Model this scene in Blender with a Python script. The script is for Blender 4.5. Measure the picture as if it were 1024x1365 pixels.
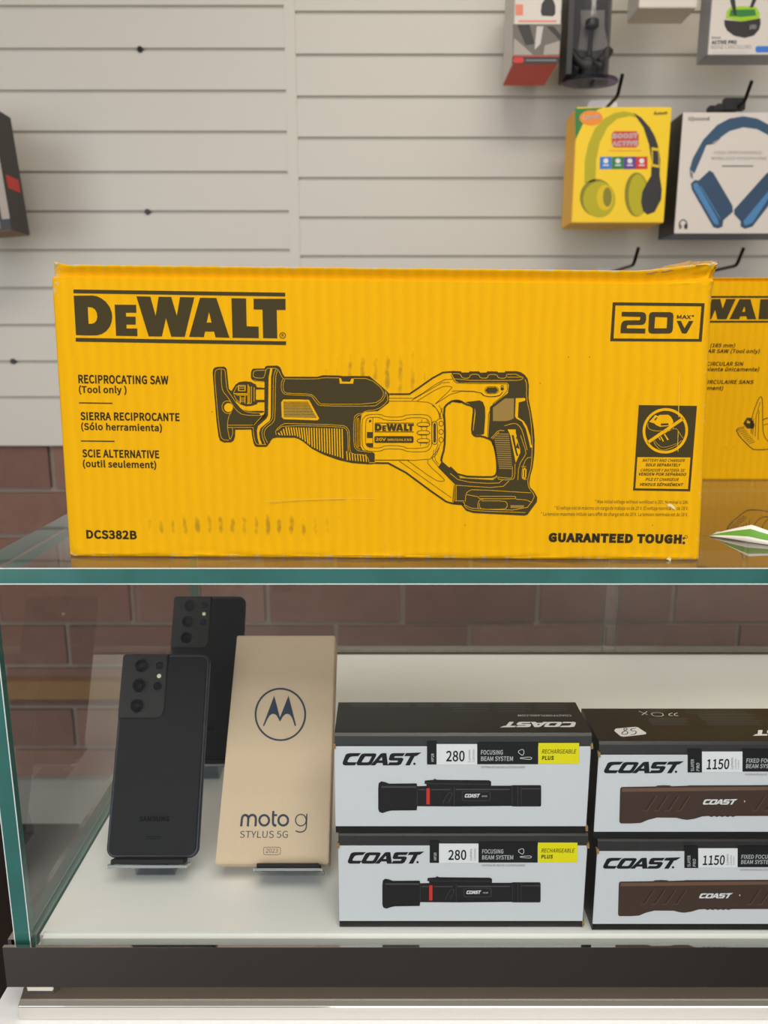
import bpy, bmesh, math, random
from mathutils import Vector, Matrix
from mathutils.geometry import tessellate_polygon

for _o in list(bpy.data.objects):
    bpy.data.objects.remove(_o)
SC = bpy.context.scene
COL = SC.collection

# ------------------------------------------------------------------ camera
CAM_Z = 1.1466
cd = bpy.data.cameras.new('camera'); cam = bpy.data.objects.new('camera', cd); COL.objects.link(cam)
cam.location = (0, 0, CAM_Z); cam.rotation_euler = (math.radians(90 - 12.2), 0, 0)
cd.sensor_fit = 'VERTICAL'; cd.sensor_height = 36; cd.sensor_width = 27; cd.lens = 27.43
cd.clip_start = .01; cd.clip_end = 50
cd.dof.use_dof = True; cd.dof.focus_distance = .58; cd.dof.aperture_fstop = 27.43 / 3.1
SC.camera = cam

# ------------------------------------------------------------------ light and exposure
SC.view_settings.view_transform = 'Standard'; SC.view_settings.look = 'None'
SC.view_settings.gamma = 1; SC.view_settings.use_curve_mapping = False
SC.view_settings.exposure = -0.13
SC.cycles.use_denoising = True
SC.cycles.max_bounces = 14; SC.cycles.transparent_max_bounces = 24
wd = bpy.data.worlds.new('world'); SC.world = wd; wd.use_nodes = True
wd.node_tree.nodes['Background'].inputs[0].default_value = (.80, .84, .92, 1)
wd.node_tree.nodes['Background'].inputs[1].default_value = .55
def area(name, loc, rot, sx, sy, power, col):
    l = bpy.data.lights.new(name, 'AREA'); l.shape = 'RECTANGLE'; l.size = sx; l.size_y = sy; l.energy = power; l.color = col
    o = bpy.data.objects.new(name, l); COL.objects.link(o); o.location = loc; o.rotation_euler = [math.radians(a) for a in rot]
    return o
area('shop_window_left', (-2.1, -1.5, 1.3), (90, 0, -52), 2.6, 2.0, 60, (.92, .96, 1.0))
area('shop_window_front', (.2, -3.3, 1.35), (90, 0, 0), 3.6, 2.3, 46, (.90, .95, 1.0))
area('ceiling_light_front', (0.2, -.6, 2.66), (0, 0, 0), 1.3, .8, 38, (1, .93, .84))
area('ceiling_light_back', (0.5, .5, 2.66), (0, 0, 0), 1.3, .5, 9, (1, .88, .72))
GLYPHS = {
 ' ': [314,[]],
 '(': [473,[[335,-275,413,-239,335,-84,279,83,246,258,235,436,246,613,279,786,335,953,413,1109,335,1146,248,985,183,815,143,633,129,436,143,238,183,55,248,-114]]],
 ')': [473,[[139,-275,225,-114,290,55,330,238,345,436,330,633,290,815,225,985,139,1146,59,1109,138,953,194,786,228,613,239,436,228,258,194,83,138,-84,59,-239]]],
 '*': [654,[[216,660,328,793,437,660,499,703,409,850,562,915,538,986,378,947,364,1115,289,1115,275,945,115,986,91,915,242,850,154,703]]],
 '.': [389,[[195,-18,230,-11,260,9,280,39,287,78,280,119,260,150,230,169,195,176,158,169,129,150,109,119,102,78,109,39,129,9,158,-11]]],
 '0': [777,[[389,-18,521,15,622,115,686,282,709,517,686,749,622,914,521,1012,389,1045,257,1012,156,914,92,749,70,517,92,282,156,115,257,15],[389,85,310,110,248,188,208,322,193,517,208,710,248,843,310,919,389,944,469,919,531,843,571,710,585,517,571,322,531,188,469,110]]],
 '1': [777,[[123,0,686,0,686,106,480,106,480,1027,382,1027,338,1004,289,984,233,968,169,954,169,873,353,873,353,106,123,106]]],
 '2': [777,[[62,0,707,0,707,111,423,111,382,110,339,107,296,104,255,101,420,269,547,431,629,588,658,744,637,868,577,963,483,1023,359,1045,268,1034,189,1004,120,957,56,895,130,822,176,870,227,907,282,932,343,941,426,926,485,884,521,819,532,738,504,600,418,446,271,273,62,76]]],
 '3': [777,[[368,-18,497,2,602,59,673,151,699,275,682,371,636,447,567,502,482,535,482,542,556,579,614,633,651,703,664,789,641,897,579,978,484,1028,364,1045,281,1036,206,1010,139,972,78,923,147,842,194,882,245,914,300,934,360,941,433,930,487,897,522,845,534,779,519,701,471,639,384,598,249,583,249,485,400,470,498,428,552,363,569,279,553,199,511,139,445,101,360,88,280,98,212,124,155,162,106,206,41,123,98,70,170,25,259,-7]]],
 '5': [777,[[367,-18,492,5,600,74,675,184,703,333,679,480,612,582,513,642,394,661,350,658,311,650,274,637,239,620,266,917,653,917,653,1027,154,1027,120,548,189,504,231,530,271,549,313,561,360,564,448,549,515,503,558,429,573,331,556,229,509,153,440,105,354,88,273,98,205,123,149,159,102,202,38,118,96,67,168,24,257,-7]]],
 '6': [777,[[422,-18,535,6,629,74,693,179,717,315,697,456,639,557,549,617,431,637,370,629,309,605,251,566,199,514,223,715,280,846,363,918,464,940,509,934,553,918,593,894,626,861,699,940,652,982,597,1015,532,1037,458,1045,315,1015,194,918,110,746,78,490,104,268,176,109,285,14],[202,412,254,472,308,513,361,535,410,542,492,526,550,481,584,409,595,315,582,220,545,146,490,99,422,83,335,104,269,167,224,271]]],
 '8': [777,[[392,-18,523,2,624,58,690,143,713,246,699,341,660,415,605,473,541,517,541,524,587,567,631,625,664,694,676,772,657,881,601,966,513,1022,395,1042,284,1023,194,970,135,888,113,782,125,706,155,642,199,588,252,545,252,539,183,493,123,430,81,350,64,255,89,145,157,59,261,2],[462,557,374,595,300,642,249,702,230,782,242,849,276,901,328,935,394,947,467,933,521,894,555,836,567,765,560,709,540,656,508,605],[394,77,308,91,239,131,194,190,178,266,188,336,218,399,262,454,319,499,423,455,510,405,569,340,591,251,577,180,537,126,475,90]]],
 'A': [852,[[6,0,136,0,235,314,611,314,709,0,846,0,497,1027,353,1027],[268,416,318,574,345,661,371,746,396,833,420,922,426,922,451,833,476,747,502,661,529,574,578,416]]],
 'B': [920,[[141,0,468,0,626,19,749,75,829,169,857,301,842,395,798,467,732,518,648,546,648,553,713,587,760,638,788,702,798,776,772,891,700,969,588,1013,445,1027,141,1027],[270,591,270,924,429,924,534,915,610,887,656,836,671,759,657,689,613,636,536,603,423,591],[270,104,270,490,450,490,570,479,657,446,711,388,730,305,711,215,656,152,568,116,450,104]]],
 'C': [894,[[528,-18,622,-8,705,20,778,66,843,129,772,211,721,163,665,126,603,103,534,95,401,125,300,209,237,342,214,517,238,690,304,820,406,903,538,931,600,924,655,905,704,874,748,835,818,919,767,966,702,1006,625,1034,536,1045,355,1008,211,903,116,736,81,513,115,289,209,122,350,18]]],
 'D': [964,[[141,0,403,0,609,35,758,137,850,299,881,517,850,735,758,895,606,993,398,1027,141,1027],[270,106,270,922,387,922,545,895,658,817,726,690,748,517,726,343,658,214,545,134,387,106]]],
 'E': [825,[[141,0,748,0,748,111,270,111,270,485,660,485,660,595,270,595,270,917,732,917,732,1027,141,1027]]],
 'F': [773,[[141,0,270,0,270,461,662,461,662,570,270,570,270,917,732,917,732,1027,141,1027]]],
 'G': [965,[[545,-18,643,-9,730,16,803,53,861,101,861,532,524,532,524,424,742,424,742,155,707,130,662,111,611,99,557,95,411,125,303,209,237,342,214,517,239,690,307,820,415,903,556,931,626,924,686,903,735,872,777,835,847,919,796,964,731,1005,650,1034,552,1045,364,1008,215,903,117,736,81,513,116,289,212,122,358,18]]],
 'H': [1020,[[141,0,270,0,270,485,749,485,749,0,880,0,880,1027,749,1027,749,597,270,597,270,1027,141,1027]]],
 'I': [410,[[141,0,270,0,270,1027,141,1027]]],
 'J': [749,[[332,-18,461,7,548,75,599,176,615,301,615,1027,485,1027,485,314,474,214,443,146,392,108,319,95,267,102,220,122,178,158,141,211,49,144,100,74,164,23,241,-8]]],
 'L': [761,[[141,0,720,0,720,111,270,111,270,1027,141,1027]]],
 'M': [1137,[[141,0,258,0,258,569,256,641,252,719,247,798,241,871,329,637,524,104,611,104,804,637,887,871,887,798,881,719,877,641,875,569,875,0,996,0,996,1027,840,1027,644,478,627,425,610,371,592,317,573,263,567,263,549,317,531,371,512,425,493,478,297,1027,141,1027]]],
 'N': [1013,[[141,0,263,0,263,539,262,620,258,701,253,781,248,860,254,860,364,648,738,0,871,0,871,1027,748,1027,748,493,750,412,754,329,760,247,766,168,759,168,648,380,273,1027,141,1027]]],
 'O': [1039,[[520,-18,697,19,835,126,926,294,958,517,926,738,835,904,697,1009,520,1045,342,1009,204,904,113,738,81,517,113,294,204,126,342,19],[520,95,394,125,298,210,236,343,214,517,236,690,298,820,394,903,520,931,645,903,742,820,803,690,825,517,803,343,742,210,645,125]]],
 'P': [887,[[141,0,270,0,270,409,440,409,594,428,713,486,791,584,818,725,790,867,712,960,591,1011,434,1027,141,1027],[270,514,270,922,417,922,536,912,621,880,672,819,689,725,673,630,624,565,541,526,423,514]]],
 'Q': [1039,[[520,90,394,120,298,205,236,340,214,517,236,690,298,820,394,903,520,931,645,903,742,820,803,690,825,517,803,340,742,205,645,120],[833,-258,878,-256,918,-251,953,-244,980,-234,955,-134,934,-140,909,-145,880,-149,847,-150,768,-141,697,-115,639,-72,595,-13,744,45,858,155,932,315,958,517,926,738,835,904,697,1009,520,1045,342,1009,204,904,113,738,81,517,108,311,185,150,303,40,457,-14,513,-111,596,-188,703,-239]]],
 'R': [889,[[270,539,270,922,443,922,549,912,628,881,676,825,692,739,676,651,628,589,549,552,443,539],[704,0,850,0,590,450,684,486,757,547,804,631,821,739,794,874,720,963,606,1012,462,1027,141,1027,141,0,270,0,270,436,455,436]]],
 'S': [835,[[426,-18,571,4,680,67,750,159,775,273,758,373,713,448,646,504,563,548,417,611,357,638,302,672,262,718,246,783,260,845,299,891,359,921,438,931,506,925,567,906,623,876,672,836,739,919,679,970,608,1010,527,1036,438,1045,309,1025,207,968,139,882,115,773,134,674,183,600,251,547,324,510,471,445,539,413,593,377,630,329,643,262,628,194,586,141,518,107,427,95,348,104,273,130,204,170,144,223,67,133,140,70,225,23,321,-8]]],
 'T': [839,[[354,0,485,0,485,917,796,917,796,1027,43,1027,43,917,354,917]]],
 'U': [1010,[[506,-18,651,4,768,79,846,215,874,423,874,1027,749,1027,749,420,730,265,678,165,601,111,506,95,411,111,335,165,285,265,266,420,266,1027,137,1027,137,423,165,215,243,79,359,4]]],
 'V': [805,[[329,0,479,0,805,1027,674,1027,508,471,484,384,460,301,436,218,409,132,403,132,377,218,353,301,329,384,304,471,137,1027,1,1027]]],
 'W': [1230,[[254,0,408,0,560,619,573,679,587,737,600,795,612,853,618,853,630,795,642,737,655,679,668,619,824,0,980,0,1192,1027,1069,1027,958,468,944,385,930,302,916,218,902,134,894,134,875,218,857,302,839,385,821,468,678,1027,559,1027,417,468,399,385,380,302,362,218,345,134,339,134,323,218,308,302,293,385,277,468,169,1027,36,1027]]],
 'X': [803,[[24,0,161,0,308,277,328,316,348,356,369,399,391,444,421,399,443,356,464,316,485,277,637,0,780,0,479,524,759,1027,623,1027,486,765,468,729,451,694,433,656,413,613,384,656,364,694,346,729,326,765,186,1027,43,1027,324,531]]],
 'Y': [744,[[307,0,436,0,436,398,745,1027,611,1027,479,737,454,680,429,624,402,568,375,511,343,568,318,624,294,680,269,737,136,1027,-1,1027,307,398]]],
 'Z': [845,[[70,0,779,0,779,111,230,111,772,950,772,1027,119,1027,119,917,612,917,70,78]]],
 'a': [789,[[304,-18,373,-10,438,14,499,49,556,91,571,0,676,0,676,468,662,596,615,695,533,758,413,780,324,771,244,747,173,715,115,681,164,592,213,622,268,648,328,667,392,674,469,657,517,614,542,553,549,482,340,445,195,388,110,307,83,197,99,106,145,38,216,-4],[340,85,287,92,245,113,216,150,206,206,223,273,281,327,387,368,549,396,549,185,495,142,444,110,393,92]]],
 'b': [866,[[464,-18,588,9,694,89,767,218,794,392,774,552,716,674,622,753,492,780,428,772,366,749,307,715,252,674,258,810,258,1115,129,1115,129,0,231,0,242,78,248,78,300,38,354,8,410,-12],[443,90,402,94,356,107,307,131,258,168,258,569,310,613,362,646,411,666,459,672,552,652,615,595,650,506,661,391,645,265,599,170,530,110]]],
 'c': [714,[[429,-18,496,-12,560,7,620,37,675,77,619,164,581,134,538,110,491,94,440,88,344,109,270,168,222,260,204,380,222,499,272,592,348,651,444,672,486,667,525,654,562,633,595,606,660,690,617,725,566,753,507,773,438,780,299,753,182,675,102,549,73,380,100,211,175,86,288,8]]],
 'd': [868,[[388,-18,454,-10,516,14,571,48,619,90,634,0,739,0,739,1115,611,1115,611,822,618,692,568,729,519,756,465,774,403,780,279,752,174,672,101,546,74,380,96,210,160,86,259,8],[416,90,327,109,261,166,220,258,206,381,223,500,270,592,340,651,426,672,472,668,518,654,564,629,611,592,611,193,563,148,516,115,467,96]]],
 'e': [776,[[437,-18,510,-12,575,4,634,28,686,59,641,144,598,119,553,100,504,88,451,84,352,103,274,156,222,240,199,350,711,350,714,366,715,383,717,403,717,423,697,570,638,683,543,755,413,780,287,752,178,673,102,547,73,380,101,212,179,87,294,9],[197,441,223,542,272,616,338,662,416,678,496,663,555,617,592,543,605,441]]],
 'f': [455,[[46,657,150,657,150,0,277,0,277,657,438,657,438,761,277,761,277,881,284,946,304,993,338,1021,385,1031,406,1029,427,1026,449,1019,471,1010,499,1109,471,1119,440,1126,406,1131,371,1133,273,1116,204,1065,163,987,150,882,150,761,46,754]]],
 'g': [790,[[385,-350,545,-329,666,-272,743,-188,770,-87,754,-5,704,51,621,83,506,94,356,94,292,100,251,117,229,143,223,176,226,205,237,229,252,249,272,268,298,256,327,248,356,243,384,241,493,259,582,312,641,396,662,506,658,553,645,596,626,632,601,662,756,662,756,761,492,761,470,768,444,775,415,779,384,780,275,761,184,707,122,621,99,508,108,444,130,387,162,340,199,304,199,298,169,273,142,241,122,202,115,157,120,115,134,81,156,53,183,32,183,25,136,-11,101,-53,79,-98,71,-147,94,-234,159,-297,258,-337],[384,328,322,340,271,377,236,433,223,508,235,583,270,639,321,674,384,686,448,674,499,639,534,583,546,508,533,433,498,377,446,340],[403,-262,311,-253,241,-226,198,-184,183,-129,188,-96,202,-63,225,-31,261,0,286,-5,312,-9,336,-11,359,-11,490,-11,557,-16,605,-33,634,-63,644,-108,627,-165,579,-214,503,-249]]],
 'h': [850,[[129,0,258,0,258,552,311,602,360,639,410,661,465,668,530,656,575,620,601,557,609,465,609,0,737,0,737,482,723,610,680,703,608,761,504,780,431,770,366,743,306,702,252,653,258,810,258,1115,129,1115]]],
 'i': [385,[[129,0,258,0,258,761,129,761],[193,917,228,923,255,941,272,968,279,1003,272,1036,255,1062,228,1079,193,1085,159,1079,132,1062,115,1036,109,1003,115,968,132,941,159,923]]],
 'j': [385,[[49,-339,145,-321,210,-271,246,-192,258,-87,258,761,130,761,130,-87,126,-149,112,-196,83,-226,36,-237,17,-235,-3,-232,-21,-228,-36,-223,-62,-319,-39,-327,-13,-333,17,-337],[193,917,227,923,254,941,272,968,279,1003,272,1036,254,1062,227,1079,193,1085,159,1079,132,1062,114,1036,108,1003,114,968,132,941,159,923]]],
 'k': [773,[[129,0,255,0,255,200,398,367,620,0,759,0,472,454,725,761,583,761,261,360,255,360,255,1115,129,1115]]],
 'l': [398,[[263,-18,287,-17,307,-15,323,-11,338,-7,319,91,310,89,303,89,298,88,279,91,268,101,260,118,258,143,258,1115,129,1115,129,151,136,79,160,26,202,-7]]],
 'm': [1297,[[129,0,258,0,258,552,308,603,357,639,404,661,448,668,511,656,555,620,581,557,590,465,590,0,717,0,717,552,769,603,818,639,864,661,909,668,972,656,1016,620,1042,557,1050,465,1050,0,1178,0,1178,482,1164,610,1121,703,1050,761,948,780,880,769,817,739,756,693,696,634,667,695,624,741,564,770,486,780,420,770,359,742,302,701,249,650,234,761,129,761]]],
 'n': [854,[[129,0,258,0,258,552,311,602,360,639,410,661,465,668,530,656,575,620,601,557,609,465,609,0,737,0,737,482,723,610,680,703,608,761,504,780,431,770,365,742,305,701,249,650,234,761,129,761]]],
 'o': [849,[[424,-18,558,8,670,86,747,211,776,380,747,549,670,675,558,753,424,780,291,753,179,675,102,549,73,380,102,211,179,86,291,8],[424,88,334,109,265,168,220,260,204,380,220,499,265,592,334,651,424,672,514,651,584,592,630,499,646,380,630,260,584,168,514,109]]],
 'r': [543,[[129,0,258,0,258,489,300,571,348,625,399,656,448,665,470,664,488,662,505,658,522,653,546,763,528,771,509,776,489,779,465,780,403,769,346,737,294,687,249,622,234,761,129,761]]],
 's': [655,[[328,-18,446,0,533,48,586,120,604,207,583,298,530,361,455,405,373,438,311,462,259,489,222,524,209,570,217,613,243,648,287,672,350,681,398,675,442,661,483,640,522,613,584,693,536,727,480,755,417,773,349,780,238,763,155,717,104,649,87,564,106,481,158,420,229,377,308,345,371,320,426,290,466,251,482,200,473,154,445,116,398,91,332,81,268,88,210,106,157,135,106,172,45,87,104,45,173,12,248,-10]]],
 't': [528,[[367,-18,403,-16,439,-9,475,0,508,10,483,106,463,98,441,92,418,87,396,85,341,95,304,124,285,169,279,231,279,657,486,657,486,761,279,761,279,975,172,975,158,761,38,754,38,657,151,657,151,235,162,131,199,51,265,0]]],
 'u': [850,[[352,-18,424,-8,489,19,548,63,602,119,616,0,723,0,723,761,595,761,595,221,543,163,494,123,444,100,389,92,324,104,280,140,255,203,246,294,246,761,118,761,118,279,132,150,174,57,247,1]]],
 'v': [730,[[293,0,443,0,711,761,585,761,441,328,424,272,406,215,388,159,371,104,364,104,347,159,330,215,312,272,294,328,151,761,18,761]]],
 'w': [1123,[[249,0,398,0,506,408,520,462,533,517,545,572,557,629,564,629,577,572,590,518,602,464,616,410,725,0,881,0,1087,761,964,761,853,321,841,267,829,214,818,162,807,109,800,109,786,162,773,214,760,267,746,321,627,761,503,761,384,321,370,267,357,214,345,162,333,109,326,109,315,162,304,214,293,267,282,321,168,761,38,761]]],
 'x': [697,[[21,0,155,0,258,178,277,212,296,247,315,281,335,314,342,314,364,281,385,247,405,212,424,178,536,0,676,0,426,384,657,761,524,761,430,594,413,562,396,530,379,499,363,466,356,466,337,499,318,530,299,562,282,594,179,761,41,761,272,396]]],
 'y': [730,[[141,-328,242,-307,320,-252,380,-168,426,-64,711,761,587,761,450,339,434,286,419,232,403,177,388,123,381,123,361,178,342,233,323,287,305,339,151,761,18,761,324,-1,307,-59,278,-124,241,-176,194,-210,136,-223,120,-222,104,-218,90,-214,77,-210,52,-312,71,-319,92,-324,116,-327]]],
 'É': [825,[[141,0,748,0,748,111,270,111,270,485,660,485,660,595,270,595,270,917,732,917,732,1027,141,1027],[427,1091,664,1270,591,1359,370,1155]]],
 'Í': [410,[[141,0,270,0,270,1027,141,1027],[179,1091,416,1270,345,1359,123,1155]]],
 'á': [789,[[304,-18,373,-10,438,14,499,49,556,91,571,0,676,0,676,468,662,596,615,695,533,758,413,780,324,771,244,747,173,715,115,681,164,592,213,622,268,648,328,667,392,674,469,657,517,614,542,553,549,482,340,445,195,388,110,307,83,197,99,106,145,38,216,-4],[340,85,287,92,245,113,216,150,206,206,223,273,281,327,387,368,549,396,549,185,495,142,444,110,393,92],[395,896,640,1137,552,1221,331,961]]],
 'ó': [849,[[424,-18,558,8,670,86,747,211,776,380,747,549,670,675,558,753,424,780,291,753,179,675,102,549,73,380,102,211,179,86,291,8],[424,88,334,109,265,168,220,260,204,380,220,499,265,592,334,651,424,672,514,651,584,592,630,499,646,380,630,260,584,168,514,109],[401,896,647,1137,557,1221,335,961]]],
 'ú': [850,[[352,-18,424,-8,489,19,548,63,602,119,616,0,723,0,723,761,595,761,595,221,543,163,494,123,444,100,389,92,324,104,280,140,255,203,246,294,246,761,118,761,118,279,132,150,174,57,247,1],[402,896,647,1137,557,1221,336,961]]],
}
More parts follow.
